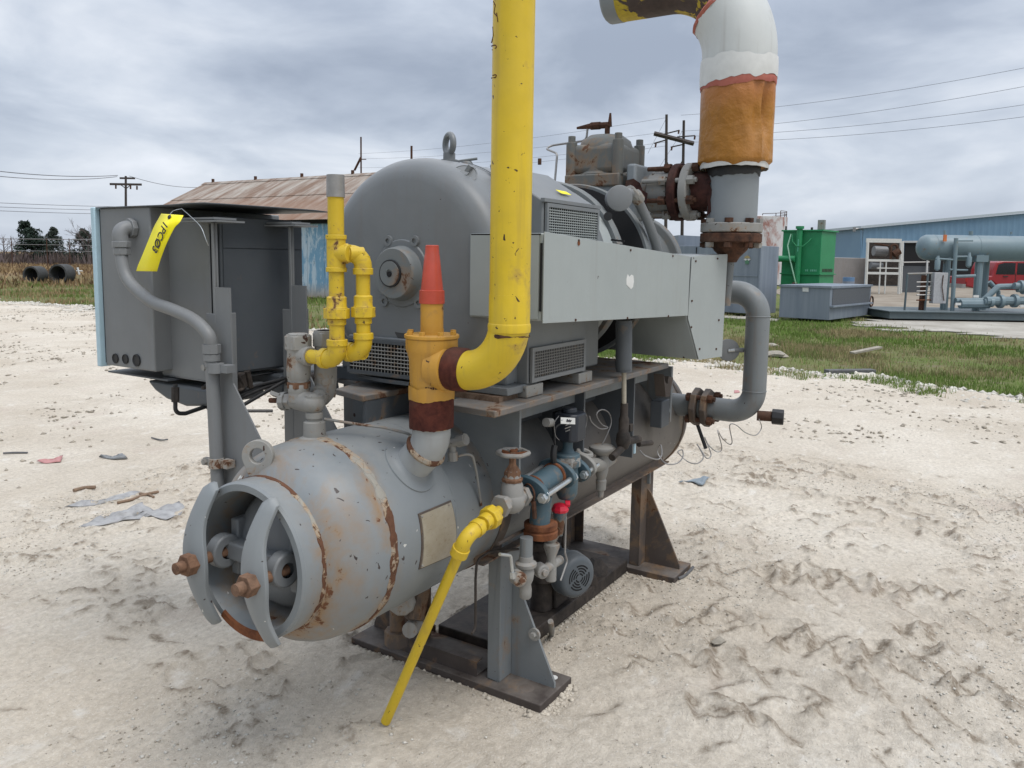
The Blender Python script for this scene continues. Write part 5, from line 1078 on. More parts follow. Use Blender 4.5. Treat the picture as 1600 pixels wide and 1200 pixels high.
# ---------------------------------------------------------------- relief valve and the yellow riser
V0 = Vector((VX, VYv, 0))
v = lambda z: Vector((VX, VYv, z))
zz = lambda py: P(675, py, x=VX).z
rv_ = part('relief_valve', MB().lathe((VX, VYv, 0), (0, 0, 1), [(zz(668), .060), (zz(660), .066), (zz(622), .066), (zz(600), .066), (zz(560), .069), (zz(551), .074), (zz(545), .079), (zz(529), .079), (zz(528), .05)], 48), M['orange'], skid, 'orange yellow flanged relief valve body')
part('valve_inlet', MB().lathe((VX, VYv, 0), (0, 0, 1), [(1.06, .0590), (zz(664), .0592)], 40, cap=False), M['palepipe'], rv_)
def ragged(o, d, z0, z1, r, amp, n=160, th=0.0012, tilt0=0.0, tdir=0.0):
    """skin of old paint or primer with a ragged lower and upper edge"""
    d = Vector(d).normalized(); u, w = orth(d); mb = MB(); rows = []
    def edge_():
        e_ = np.zeros(n)
        for kk, aa in ((5, .75), (11, .5), (27, .33), (64, .2)):
            v_ = np.array([random.uniform(-1, 1) for _ in range(kk)]); e_ += aa*np.interp(np.arange(n)*kk/n, np.arange(kk+1), np.append(v_, v_[0]))
        return e_*amp
    e0, e1 = edge_(), edge_()
    if tilt0: e0 = e0+tilt0*np.array([math.cos(math.atan2((u*math.cos(2*PI*i/n)+w*math.sin(2*PI*i/n)).y, (u*math.cos(2*PI*i/n)+w*math.sin(2*PI*i/n)).x)-tdir) for i in range(n)])
    for k in range(5):
        rr = r + (th if 0 < k < 4 else th*0.4)
        rows.append([Vector(o)+d*(z0+e0[i]*(1-k/4)+(z1-z0)*k/4+e1[i]*k/4)+(u*math.cos(2*PI*i/n)+w*math.sin(2*PI*i/n))*rr for i in range(n)])
    mb.quadgrid(rows, True); return mb
part('primer_band', ragged((VX, VYv, 0), (0, 0, 1), zz(668), zz(616), .0672, 0.006), M['maroon'], rv_, 'maroon primer showing below the valve')
blb = lambda px, py, s: (lambda p, rx, ry: part('primer_blot', MB().lathe(p, Vector((p.x-VX, p.y-VYv, 0)), [(-0.002, s), (0.0012, s*0.9), (0.0016, s*0.3)], 9, jit=lambda k, i: 0.35*math.sin(i*2.3+px)), M['maroon'], rv_))(V0+Vector((-0.0665*math.cos(R_(px)), -0.0665*math.sin(R_(px)), zz(py))), 0, 0)
for an_, py_, s_b in ((62, 632, .006), (70, 641, .010), (84, 652, .009), (78, 636, .006), (40, 628, .005)): blb(an_, py_-22, s_b)
part('body_skirt', ragged((VX, VYv, 0), (0, 0, 1), zz(622), zz(598), .0690, 0.009), M['orange'], rv_)
part('bonnet_flange', MB().lathe((VX, VYv, 0), (0, 0, 1), [(zz(529)+0.001, .080), (zz(529)+0.004, .083), (zz(522)-0.002, .083), (zz(522), .081), (zz(522), .03)], 48), M['orange'], rv_)
zt = zz(522)
ME_YBOLT.materials[0] = M['orange']; copies('bonnet_bolt', ME_YBOLT, [(VX+0.070*math.cos(2*PI*i/8+0.25), VYv+0.070*math.sin(2*PI*i/8+0.25), zt+0.005) for i in range(8)], rv_)
ZH = 1.272                                       # outlet height
part('outlet_boss', MB().lathe((VX, VYv, ZH), (0, -1, 0), [(0.02, .074), (0.060, .072), (0.072, .070), (0.076, .062)], 40), M['orange'], rv_)
part('outlet_collar', MB().lathe((VX, VYv, ZH), (0, -1, 0), [(0.070, .0635), (0.085, .066), (0.125, .065), (0.135, .060)], 40), M['maroon'], rv_, 'maroon weld collar on the valve outlet')
# vent stub with its red cap
part('vent_stub', MB().cyl((VX, VYv, zt-0.001), (VX, VYv, zz(474)), 0.0345, n=32), M['orange'], rv_)
zc_ = lambda py: P(678, py, x=VX).z
part('red_cap', MB().lathe((VX, VYv, 0), (0, 0, 1), [(zc_(474.5), .0365), (zc_(474), .0385), (zc_(454), .0375), (zc_(453), .0335), (zc_(398), .0225), (zc_(397), .0215), (zc_(384), .0200), (zc_(383), .018)], 36), M['redcap'], rv_, 'red plastic cap shaped like a small cone')
# faint cast lettering rows on the body
for i, (w_, n_) in enumerate(((0.030, 5), (0.022, 3), (0.034, 6), (0.044, 7), (0.040, 6), (0.032, 4))):
    mb = MB(); z_ = zz(581+i*10.5)
    for j in range(n_):
        a = R_(213) + (j-n_/2+0.5)*0.11 + random.uniform(-.01, .01) + 0.12
        mb.box(v(z_)+Vector((math.cos(a), math.sin(a), 0))*0.0668, (0.0016, 0.0052, random.uniform(.007, .0105)), Euler((0, 0, a)))
    part('cast_lettering', mb, M['rustdark'] if i > 0 else M['orange'], rv_)
YR = 0.0575
RY = -0.112                                     # riser axis y
top = Vector((VX, RY, 2.75))
pth = bend([Vector((VX, VYv-0.128, ZH)), Vector((VX, RY, ZH)), Vector((VX, RY, 1.50))], 0.155, 14)
rs = part('riser_elbow', MB().tube(pth, YR*1.02, 40), M['yel'], skid, smooth=30)
part('riser_pipe', MB().cyl((VX, RY, 1.46), top, YR, n=48), M['yel'], skid, 'tall yellow riser pipe running out of the picture', smooth=30)
zw = P(794, 512, x=VX).z
part('weld_collar', MB().lathe((VX, RY, 0), (0, 0, 1), [(zw-0.014, YR), (zw-0.011, YR*1.05), (zw+0.004, YR*1.07), (zw+0.012, YR*1.05), (zw+0.014, YR)], 40, cap=False), M['yel'], rs)
part('weld_scorch', ragged((VX, RY, 0), (0, 0, 1), zw-0.024, zw-0.020, YR*1.022, 0.004, th=0.0006), M['rustdark'], rs)
part('weld_scorch', ragged((VX, RY, 0), (0, 0, 1), zw+0.0155, zw+0.0165, YR*1.001, 0.003, th=0.0006), M['rustdark'], rs)
# worm shaped scars where the paint has lifted near the top left of the riser
for pts in (((771, 2), (774, 8), (772, 20), (777, 26)), ((776, 20), (778, 34)), ((770, 42), (771, 55), (768, 67)), ((768, 72), (774, 70), (777, 74), (769, 78)), ((770, 118), (776, 116), (775, 121), (768, 122))):
    q = []
    for px, py in [(p.x, p.y) for p in bend([Vector((a, b, 0)) for a, b in pts], 3, 3)]:
        d = ray(px, py); ox, oy = CAM.x-VX, CAM.y-RY; A = d.x*d.x+d.y*d.y; B = 2*(ox*d.x+oy*d.y); C2 = ox*ox+oy*oy-YR*YR
        q.append(CAM+d*((-B-math.sqrt(max(B*B-4*A*C2, 0)))/(2*A)))
    part('paint_scar', MB().tube(q, 0.0016, 6), M['maroon'], rs)

# ---------------------------------------------------------------- dual relief manifold with small yellow pipes
MX = -0.60
mc = P(490, 640, x=MX)
man = part('manifold_valve', MB().lathe((MX, 0.480, 1.055), (0, 0, 1), [(0.035, .021), (0.045, .021), (0.05, .026), (0.066, .026), (0.07, .019), (0.082, .019), (0.086, .027), (0.120, .029)], 24), M['flaky'], skid, 'grey three-way valve with two upright relief columns')
LC = P(467, 600, x=MX); RC = P(509, 605, x=-0.53)
b0 = Vector((MX, 0.482, mc.z+0.02))
part('valve_body', MB().sphere(b0, 0.036, (1, 1, 0.9), 18).cyl(b0, Vector((LC.x, LC.y, b0.z+0.012)), 0.028, n=18).cyl(b0, Vector((RC.x, RC.y, b0.z+0.028)), 0.028, n=18), M['flaky'], man)
part('valve_arm', MB().tube(bend([Vector((LC.x, LC.y+0.0, b0.z+0.0)), Vector((LC.x, LC.y, b0.z+0.09))], 0.02), [.033, .030], 20), M['flaky'], man)
part('valve_arm', MB().tube(bend([b0.lerp(Vector((RC.x, RC.y, b0.z+0.03)), .5), Vector((RC.x, RC.y, b0.z+0.028)), Vector((RC.x, RC.y, b0.z+0.10))], 0.03), .0335, 20), M['flaky'], man)
part('valve_arm', MB().tube([b0, Vector((MX, 0.53, b0.z)), Vector((MX, 0.575, b0.z-0.004))], [.034, .030, .023], 20).cyl((MX, 0.572, b0.z-0.004), (MX, 0.600, b0.z-0.006), 0.027, n=6).cyl((MX, 0.60, b0.z-0.006), (MX-0.004, 0.618, b0.z-0.008), 0.030, n=10), M['valvegrey'], man)
part('valve_stem', MB().cyl((MX, 0.61, b0.z-0.006), (MX-0.01, 0.668, b0.z-0.010), 0.0085, n=8), M['rustdark'], man)
part('stem_flap', MB().box((MX-0.015, 0.632, b0.z+0.012), (0.035, 0.03, 0.012), Euler((0.3, 0.4, 0.5))).box((MX+0.006, 0.628, b0.z-0.018), (0.03, 0.02, 0.014), Euler((0.7, 0.1, 0.2))), M['valvegrey'], man)
zl = lambda py: P(467, py, x=MX).z
zr = lambda py: P(509, py, x=-0.53).z
ez_ = P(527, 562, x=-0.605).z
col = part('relief_column', MB().lathe((LC.x, LC.y, 0), (0, 0, 1), [(b0.z+0.06, .027), (zl(617), .029), (zl(612), .033), (zl(600), .033), (zl(597), .029), (zl(594), .030), (zl(590), .036), (zl(575), .037), (zl(550), .034), (zl(545), .0365), (zl(526), .0375), (zl(523), .036), (zl(523), .02)], 28), M['flaky'], man)
part('column_cap', MB().cyl((LC.x, LC.y, zl(546)), (LC.x, LC.y, zl(524)), 0.0425, n=6).cyl((LC.x, LC.y, zl(524)), (LC.x, LC.y, zl(521)), 0.031, n=20), M['flaky'], man, bevel=0.003)
part('column_cap', MB().cyl((RC.x, RC.y, zr(541)), (RC.x, RC.y, zr(519)), 0.040, n=6).cyl((RC.x, RC.y, zr(519)), (RC.x, RC.y, zr(516)), 0.030, n=20), M['flaky'], man, bevel=0.003)
part('column_hex', MB().cyl((LC.x, LC.y, zl(606)), (LC.x, LC.y, zl(596)), 0.037, n=6), M['rustnut'], man, bevel=0.002)
part('column_hex', MB().cyl((RC.x, RC.y, zr(600)), (RC.x, RC.y, zr(590)), 0.036, n=6), M['flaky'], man, bevel=0.002)
part('outlet_socket', MB().cyl((LC.x, LC.y-0.012, ez_), (LC.x, LC.y-0.052, ez_), 0.030, n=18), M['flaky'], man, bevel=0.002)
part('column_nut', MB().cyl((LC.x, LC.y, zl(580)), (LC.x, LC.y, zl(595)), 0.034, n=6), M['valvegrey'], man)
zr = lambda py: P(509, py, x=-0.53).z
part('relief_column', MB().lathe((RC.x, RC.y, 0), (0, 0, 1), [(zr(620), .030), (zr(612), .033), (zr(598), .031), (zr(594), .027), (zr(588), .035), (zr(560), .036), (zr(540), .033), (zr(520), .036), (zr(516), .034), (zr(516), .02)], 28), M['flaky'], man)
# left yellow branch
EL = P(527, 562, x=-0.605); ER = P(568, 552, x=-0.555)
ez = EL.z
yb = part('yellow_branch', MB().tube(bend([Vector((LC.x, LC.y-0.03, ez)), Vector((EL.x, EL.y, ez)), Vector((EL.x, EL.y, ez+0.10))], 0.03), .0215, 20), M['yelold'], skid, 'pair of yellow threaded pipes with unions beside the motor')
def elbow(c, din, dout, r, body=0.058, mat=None):
    """threaded malleable elbow with beaded ends"""
    c, din, dout = Vector(c), Vector(din).normalized(), Vector(dout).normalized()
    mb = MB().tube(bend([c-din*body*0.95, c, c+dout*body*0.95], body*0.62, 8), r*1.22, 22)
    for d in (-din, dout): mb.cyl(c+d*body*0.72, c+d*body*1.05, r*1.38, n=24)
    return part('pipe_elbow', mb, mat or M['yelold'], yb, bevel=0.0015)
def nipple(a, b, r): return part('pipe_nipple', MB().cyl(a, b, r, n=22), M['yelold'], yb)
def union(c, r):
    c = Vector(c)
    return part('pipe_union', MB().lathe(c, (0, 0, 1), [(-0.046, r*1.12), (-0.044, r*1.22), (-0.028, r*1.22), (-0.026, r*1.05)], 24).cyl(c+Vector((0, 0, -0.026)), c+Vector((0, 0, 0.004)), r*1.72, n=8).lathe(c, (0, 0, 1), [(0.004, r*1.45), (0.01, r*1.3), (0.036, r*1.3), (0.040, r*1.05)], 24), M['yelold'], yb, bevel=0.002)
elbow((EL.x, EL.y, ez), (0, -1, 0), (0, 0, 1), .0225)
zy = lambda py: P(530, py, x=-0.605).z
EY = Vector((EL.x, EL.y, 0)); at_ = lambda py: EY+Vector((0, 0, zy(py)))
nipple(at_(545), at_(425), .0225); union(at_(484), .0225)
part('tee', MB().cyl(at_(425), at_(367), .0275, n=24).cyl(at_(425), at_(418), .0305, n=24).cyl(at_(374), at_(367), .0305, n=24).cyl(at_(396), at_(396)+Vector((0.01, -0.045, 0)), .0265, n=22), M['yelold'], yb, bevel=0.0015)
part('plain_pipe', MB().cyl(at_(368), at_(300), .0235, n=24), M['yelold'], yb)
part('tape_wrap', MB().cyl(at_(308), at_(273), .0265, .0255, n=24), M['dullsteel'], yb, 'grey taped end of the left yellow pipe')
RY2 = Vector((ER.x, ER.y, 0)); ar = lambda py: RY2+Vector((0, 0, P(570, py, x=-0.555).z))
elbow(ar(552), Vector((0.1, -1, 0)), (0, 0, 1), .0215)
part('yellow_cross_pipe', MB().cyl(Vector((RC.x, RC.y-0.03, ar(552).z)), ar(552), .0205, n=20), M['yelold'], yb)
nipple(ar(538), ar(400), .021); union(ar(482), .021)
tz = at_(396).z
elbow(Vector((ER.x, ER.y, tz)), Vector((ER.x-EL.x, ER.y-EL.y, 0)), (0, 0, -1), .0215)
nipple(Vector((EL.x, EL.y, tz))+Vector((0.012, -0.04, 0)), Vector((ER.x, ER.y, tz)), .020)
# capillary from the manifold over the vessel
part('capillary_tube', MB().tube(bend([Vector((MX+0.02, 0.46, 1.10)), P(560, 663, x=-0.50), P(600, 668, x=-0.45), P(640, 678, x=-0.40), P(655, 690, x=-0.36)], 0.05), 0.0045, 8), M['valvegrey'], man)

# ---------------------------------------------------------------- control cabinet on two posts (left of the machine)
cabn = part('control_cabinet', MB().box2((-0.59, 1.30, 1.172), (0.0, 1.612, 1.765)), M['cab'], skid, 'grey control cabinet carried on two channel posts', bevel=0.005)
part('cabinet_door', MB().box2((-0.605, 1.622, 1.165), (0.005, 1.648, 1.768)), M['doorblue'], cabn, 'pale blue edge of the cabinet door', bevel=0.004)
part('door_gasket', MB().box2((-0.585, 1.6125, 1.18), (-0.005, 1.6215, 1.76)), M['black'], cabn)
for px, py, r in ((181, 560, .0185), (196.5, 561, .0185), (214, 563, .023)):
    p = P(px, py, x=-0.591); part('knockout_plug', MB().lathe(p, (-1, 0, 0), [(0, r), (0.004, r), (0.005, r*0.92), (0.002, r*0.85)], 24), M['black'], cabn)
rows = []
for x in np.linspace(-0.60, -0.04, 10):
    rows.append([Vector((x, y, 1.768+0.004*math.sin((x+0.6)*3)+(0.003 if y < 1.1 else 0)-0.055*max(0, (x+0.1))*max(0, (1.3-y)/0.4))) for y in np.linspace(1.62, 0.98, 8)])
mb = MB(); mb.quadgrid(rows); 
o = part('drip_cover', mb, M['cabdark'], cabn, 'thin bent sheet lying over the cabinet top')
s_ = o.modifiers.new('thick', 'SOLIDIFY'); s_.thickness = 0.004
enc = part('rear_enclosure', MB().box2((-0.47, 1.075, 1.165), (-0.085, 1.285, 1.735)), M['cabdark'], cabn, bevel=0.006)
part('rear_panel', MB().box2((-0.46, 1.0715, 1.175), (-0.095, 1.0745, 1.62)).box2((-0.46, 1.0715, 1.624), (-0.095, 1.0745, 1.73)), M['cabdark'], cabn)
part('angle_sheet', MB().prism([(-0.52, 1.36, 1.150), (-0.52, 1.068, 1.150), (-0.52, 1.068, 1.72), (-0.52, 1.345, 1.72)], (0.004, 0, 0)).prism([(-0.52, 1.36, 1.145), (-0.52, 1.10, 1.145), (-0.2, 1.10, 1.145), (-0.2, 1.36, 1.145)], (0, 0, 0.005)), M['cab'], cabn, bevel=0.002)
part('shelf', MB().box2((-0.555, 1.28, 1.135), (-0.03, 1.66, 1.141)), M['cabdark'], cabn)
part('gland_tray', MB().prism([(-0.53, 1.45, 1.12), (-0.53, 1.07, 1.12), (-0.53, 1.09, 1.06), (-0.53, 1.22, 1.045), (-0.53, 1.33, 1.06), (-0.53, 1.40, 1.085)], (0.25, 0, 0)), M['cabdark'], cabn, bevel=0.01)
part('gland_tray', MB().prism([(-0.24, 1.04, 1.145), (-0.24, 1.24, 1.145), (-0.24, 1.22, 1.09), (-0.24, 1.02, 1.05)], (0.30, 0, 0)), M['cabdark'], cabn, bevel=0.01)
def cpost(x, yw, lab):
    # channel post seen edge-on above, with a long tapering gusset down to the vessel
    o = part('cabinet_post', MB().box2((x, yw, 0.70), (x+0.008, yw+0.05, 1.40)).box2((x, yw, 1.40), (x+0.008, yw+0.012, 1.705)).box2((x+0.008, yw, 0.70), (x+0.085, yw+0.007, 1.40)).box2((x+0.008, yw, 1.40), (x+0.018, yw+0.007, 1.705)), M['cab'], skid, lab, bevel=0.002)
    part('post_gusset', MB().prism([(x+0.001, yw-0.0005, 1.49), (x+0.001, yw-0.075, 1.49), (x+0.001, yw-0.080, 1.17), (x+0.001, 0.70, 0.93), (x+0.001, 0.70, 0.66), (x+0.001, yw-0.0005, 0.66)], (0.006, 0, 0)), M['cab'], o)
    part('top_foot', MB().box2((x-0.02, yw-0.05, 1.706), (x+0.09, yw+0.15, 1.712)), M['cab'], o); part('top_foot', MB().box2((x-0.01, yw-0.02, 1.715), (x+0.08, yw+0.15, 1.722)), M['cab'], o)
    return o
cp1 = cpost(-0.585, 0.96, 'near cabinet post carrying a conduit')
cpost(-0.255, 0.955, 'far cabinet post')
# flexible conduit and rigid conduit on the near post
ck = [P(210, 357, x=-0.62), P(193, 362, x=-0.635), P(190, 385, x=-0.64), P(191, 410, x=-0.645), P(202, 440, x=-0.645), P(235, 470, x=-0.64), P(270, 484, x=-0.635), P(303, 500, x=-0.63), P(325, 522, x=-0.625), P(330, 540, x=-0.62), P(331, 552, x=-0.618)]
def smooth(pts, k=5):
    out_ = []
    for i in range(len(pts)-1):
        p0, p1, p2, p3 = pts[max(i-1, 0)], pts[i], pts[i+1], pts[min(i+2, len(pts)-1)]
        for j in range(k):
            t = j/k; out_.append(0.5*((2*p1)+(p2-p0)*t+(2*p0-5*p1+4*p2-p3)*t*t+(3*p1-p0-3*p2+p3)*t*t*t))
    out_.append(pts[-1]); return out_
ck = [Vector(p) for p in ck]
cdt = part('flexible_conduit', MB().tube(smooth(ck[2:]), 0.0215, 18), M['cab'], skid, 'grey flexible conduit curving from cabinet to post')
cbx = P(205, 362, x=-0.60)
part('conduit_elbow', MB().tube(bend([cbx+Vector((0.01, 0, 0.012)), cbx+Vector((-0.045, 0.005, 0.012)), ck[2]+Vector((0, 0, 0.01))], 0.03), 0.027, 20).cyl(cbx+Vector((0.008, 0, 0.012)), cbx+Vector((-0.012, 0, 0.012)), 0.036, n=8).cyl(ck[2]+Vector((0, 0, 0.018)), ck[2]+Vector((0, 0, -0.004)), 0.033, n=8).cyl(ck[2]+Vector((0, 0, -0.006)), ck[2]+Vector((0, 0, -0.03)), 0.030, n=8), M['cab'], cdt, bevel=0.002)
ct = ck[-1]
part('conduit_coupling', MB().cyl(ct+Vector((0, 0, 0.03)), ct+Vector((0, 0, 0.0)), 0.030, n=8).cyl(ct+Vector((0, 0, -0.002)), ct+Vector((0, 0, -0.025)), 0.027, n=20).cyl(ct+Vector((0, 0, -0.027)), ct+Vector((0, 0, -0.045)), 0.025, n=8), M['cab'], cdt)
cb_ = Vector((ct.x+0.01, ct.y-0.006, 0.60))
part('rigid_conduit', MB().cyl(ct+Vector((0, 0, -0.04)), cb_, 0.0225, n=22), M['cab'], cdt)
for py in (575, 723):
    c = P(338, py, x=ct.x)
    part('pipe_clamp', MB().cyl((c.x, c.y, c.z-0.016), (c.x, c.y, c.z+0.016), 0.026, n=22).box2((c.x-0.005, c.y-0.06, c.z-0.013), (c.x+0.03, c.y-0.02, c.z+0.013)).box2((c.x-0.012, c.y+0.02, c.z-0.012), (c.x+0.004, c.y+0.055, c.z+0.012)), M['cab'] if py < 600 else M['flaky'], cdt)
    part('clamp_bolt', MB().cyl((c.x-0.022, c.y+0.042, c.z), (c.x+0.01, c.y+0.042, c.z), 0.011, n=6), M['flaky'], cdt)
# instrument tubing below the cabinet
def ctube(px_pts, y, r=0.0075, lab=None, mat='black'):
    pts = [P(a, b, y=y) for a, b in px_pts]
    return part('instrument_tube', MB().tube(bend(pts, 0.025), r, 10), M[mat], cabn, lab)
ctube([(274, 600), (274, 646), (290, 646), (325, 634), (345, 627)], 1.12)
ctube([(322, 600), (322, 634), (340, 650)], 1.12)
part('tube_nut', MB().cyl(P(274, 605, y=1.12), P(274, 628, y=1.12), 0.013, n=6).cyl(P(321, 603, y=1.12), P(321, 623, y=1.12), 0.014, n=6), M['dirty'], cabn)
ctube([(345, 634), (366, 617), (400, 603), (452, 590)], 1.0, 0.007); ctube([(345, 640), (366, 626), (415, 605), (452, 594)], 1.0, 0.007)
ctube([(345, 640), (372, 635), (380, 633), (440, 598), (456, 592)], 0.99, 0.007); ctube([(345, 642), (380, 642), (425, 642)], 0.97, 0.006, mat='dullsteel')
part('gland_cluster', MB().cyl(P(372, 585, y=1.0), P(376, 604, y=1.0), 0.025, n=10).cyl(P(386, 580, y=1.0), P(391, 606, y=1.0), 0.012, n=8).tube(smooth([P(366, 580, y=0.98), P(378, 596, y=0.98), P(380, 607, y=0.98), P(370, 610, y=0.98), P(366, 600, y=0.98)]), 0.006, 8), M['dirty'], cabn)
part('duct_pipe', MB().cyl(P(452, 595, y=0.93), P(530, 588, y=0.93), 0.024, n=16).cyl(P(455, 612, y=0.9), P(520, 607, y=0.9), 0.018, n=12), M['dirty'], cabn)

# hanging inventory tag (held by a wire, so a thing of its own)
tg = thing('inventory_tag', 'yellow vinyl inventory tag wired to the cabinet, marked 1PC03 in black', 'tag', P(262, 336, x=-0.63))
tp = [[P(252, 334, x=-0.635), P(286.5, 336.5, x=-0.66)], [P(247, 343, x=-0.66), P(281, 347, x=-0.675)], [P(240, 356, x=-0.68), P(272.5, 356, x=-0.685)], [P(231, 378, x=-0.69), P(261, 379, x=-0.695)], [P(222, 400, x=-0.685), P(252, 402, x=-0.69)], [P(216, 414, x=-0.675), P(247, 418, x=-0.68)], [P(213, 423.5, x=-0.665), P(245.5, 424, x=-0.67)]]
fine = [[a, a.lerp(b, 0.5)+Vector((-0.002, 0, 0)), b] for a, b in zip(smooth([r[0] for r in tp], 4), smooth([r[1] for r in tp], 4))]
mb = MB(); mb.quadgrid(fine); to = part('tag_sheet', mb, M['tagyel'], tg); s_ = to.modifiers.new('thick', 'SOLIDIFY'); s_.thickness = 0.0012; s_.offset = 0
me = text_mesh('1PCØ3', 0.040, M['ink'], bold=0.0004)
c = P(249.5, 370.5, x=-0.698); dn = (P(243, 396, x=-0.6955)-P(264, 345, x=-0.6955)).normalized(); acr = (P(240, 356, x=-0.6955)-P(272, 356, x=-0.6955)); acr = (acr - dn*acr.dot(dn)).normalized()
o = part('tag_lettering', me, None, tg, at=c); frame(o, dn, -acr)
fc = Vector((CAM-c)); nn = (o.rotation_quaternion.to_matrix() @ Vector((0, 0, 1)))
if nn.dot(fc) < 0: frame(o, dn, acr)
e_ = P(264.5, 339, x=-0.664); part('eyelet', MB().torus(e_, (-0.9, 0, 0.35), 0.0055, 0.0022, 16, 6).cyl(e_, e_+Vector((0.001, 0, 0)), 0.005, n=12), M['ink'], tg)
part('tag_wire', MB().tube(smooth([P(284, 326, x=-0.60), P(300, 340, x=-0.63), P(314, 355, x=-0.64), P(322, 375, x=-0.64), P(326, 384, x=-0.63)]), 0.0011, 6).tube(smooth([P(264.5, 338, x=-0.665), P(270, 330, x=-0.63), P(284, 326, x=-0.60)]), 0.001, 6), M['steel'], tg)
# ---------------------------------------------------------------- liquid valve train along the right of the vessel
TY = 0.05
T = lambda px, py, y=TY: P(px, py, y=y)
gv0 = T(800, 782)
gv = part('globe_valve', MB().sphere(gv0, 0.046, (1.0, 1.0, 0.95), 20).cyl(gv0+Vector((-0.072, 0, 0)), gv0+Vector((0.07, 0, 0)), 0.026, n=20).lathe((gv0.x, gv0.y, 0), (0, 0, 1), [(gv0.z+0.02, .040), (T(800, 757).z, .036), (T(800, 752).z, .031), (T(800, 735).z, .024), (T(800, 734).z, .02)], 20), M['valvegrey'], skid, 'grey globe valve with a round handwheel', bevel=0.001)
for a_n, b_n, r_n in ((-0.078, -0.055, 0.038), (0.055, 0.078, 0.036)):
    part('valve_end_nut', MB().cyl(gv0+Vector((a_n, 0, -0.002)), gv0+Vector((b_n, 0, -0.002)), r_n, n=6), M['valvegrey'], gv, bevel=0.002)
part('packing_nut', MB().lathe((gv0.x, gv0.y, 0), (0, 0, 1), [(T(800, 752).z, .035), (T(800, 748).z, .037), (T(800, 745).z, .028), (T(800, 738).z, .029), (T(800, 734).z, .024), (T(800, 726).z, .012), (T(800, 706).z, .011)], 8), M['rustnut'], gv)
hwz = T(800, 708).z; hw = Vector((gv0.x+0.002, gv0.y, hwz))
mb = MB(); rws = []
for i in range(48):
    a = 2*PI*i/48; R = 0.050*(1+0.045*math.cos(6*a))
    rws.append([hw+Vector((math.cos(a)*(R+0.007*math.cos(2*PI*j/8)), math.sin(a)*(R+0.007*math.cos(2*PI*j/8)), 0.0075*math.sin(2*PI*j/8))) for j in range(8)])
rws.append(rws[0]); mb.quadgrid(rws, True)
hwo = part('handwheel', mb, M['valvegrey'], gv)
mb = MB().cyl(hw+Vector((0, 0, -0.012)), hw+Vector((0, 0, 0.010)), 0.011, n=12)
for i in range(5):
    a = 2*PI*i/5+0.3; mb.tube([hw+Vector((0, 0, -0.006)), hw+Vector((math.cos(a)*0.046, math.sin(a)*0.046, 0))], 0.0055, 8)
part('wheel_spokes', mb, M['rust'], gv)
part('seal_wire', MB().torus(gv0+Vector((0.095, -0.01, 0.005)), (0.9, -0.4, 0.1), 0.030, 0.0035, 24, 6).tube([gv0+Vector((0.09, -0.03, -0.02)), gv0+Vector((0.09, -0.035, -0.06)), gv0+Vector((0.10, -0.03, -0.08))], 0.009, 6), M['rustdark'], gv)
# yellow drain: union, elbow, long pipe slanting to the ground under the vessel
un0 = T(769, 812); el0 = T(729, 838); d1 = (el0-gv0).normalized()
ln = part('drain_line', MB().cyl(gv0+d1*0.07, el0, 0.0165, n=20), M['yel'], skid, 'yellow drain line slanting down to the ground')
ucx = gv0.lerp(el0, 0.53)
part('drain_union', MB().cyl(ucx-d1*0.028, ucx+d1*0.006, 0.038, n=8).cyl(ucx+d1*0.006, ucx+d1*0.036, 0.027, n=20).cyl(ucx-d1*0.04, ucx-d1*0.028, 0.026, n=20), M['yelold'], ln, bevel=0.002)
foot = Vector((-0.362, 0.405, 0.012)); d2 = (foot-el0).normalized()
part('drain_elbow', MB().tube(bend([el0-d1*0.05, el0, el0+d2*0.055], 0.035, 8), 0.0245, 22).cyl(el0+d2*0.045, el0+d2*0.075, 0.0285, n=24).cyl(el0-d1*0.07, el0-d1*0.045, 0.0285, n=24), M['yelold'], ln, bevel=0.0015)
part('drain_pipe', MB().cyl(el0+d2*0.06, foot, 0.0172, n=24), M['yel'], ln)
# blue strainer and solenoid valve
s0 = T(828, 763); s1 = T(884, 742)
def dirn(a, b): return (Vector(b)-Vector(a)).normalized()
sx = Vector((1, 0, 0.10)).normalized()
sb0 = gv0+Vector((0.11, 0, 0.005))
tr = part('strainer', MB().cyl(sb0, sb0+sx*0.20, 0.043, n=28).cyl(T(847, 775), T(843, 818), 0.037, n=26), M['blue'], skid, 'blue strainer and solenoid valve assembly')
def oval_flange(c, n_, a, b, th, mat, lab=None, ang=0.0, par=None):
    n_ = Vector(n_).normalized(); u, w = orth(n_); uu_ = u*math.cos(ang)+w*math.sin(ang); ww_ = n_.cross(uu_)
    pts = [Vector(c)+uu_*(a*math.cos(t))*(1)+ww_*(b*math.sin(t)) for t in [2*PI*i/32 for i in range(32)]]
    return part('oval_flange', MB().prism([p-n_*th/2 for p in pts], n_*th), mat, par or tr, lab, bevel=0.003)
oval_flange(sb0+sx*0.005, sx, 0.075, 0.05, 0.022, M['blue'], ang=0.25)
oval_flange(sb0+sx*0.20, sx, 0.078, 0.05, 0.022, M['blue'], ang=0.25)
part('gasket_rim', MB().lathe(sb0, sx, [(0.022, .0432), (0.024, .047), (0.032, .047), (0.034, .0432)], 28, cap=False).lathe(sb0, sx, [(0.165, .0432), (0.167, .048), (0.178, .048), (0.180, .0432)], 28, cap=False), M['rust'], tr)
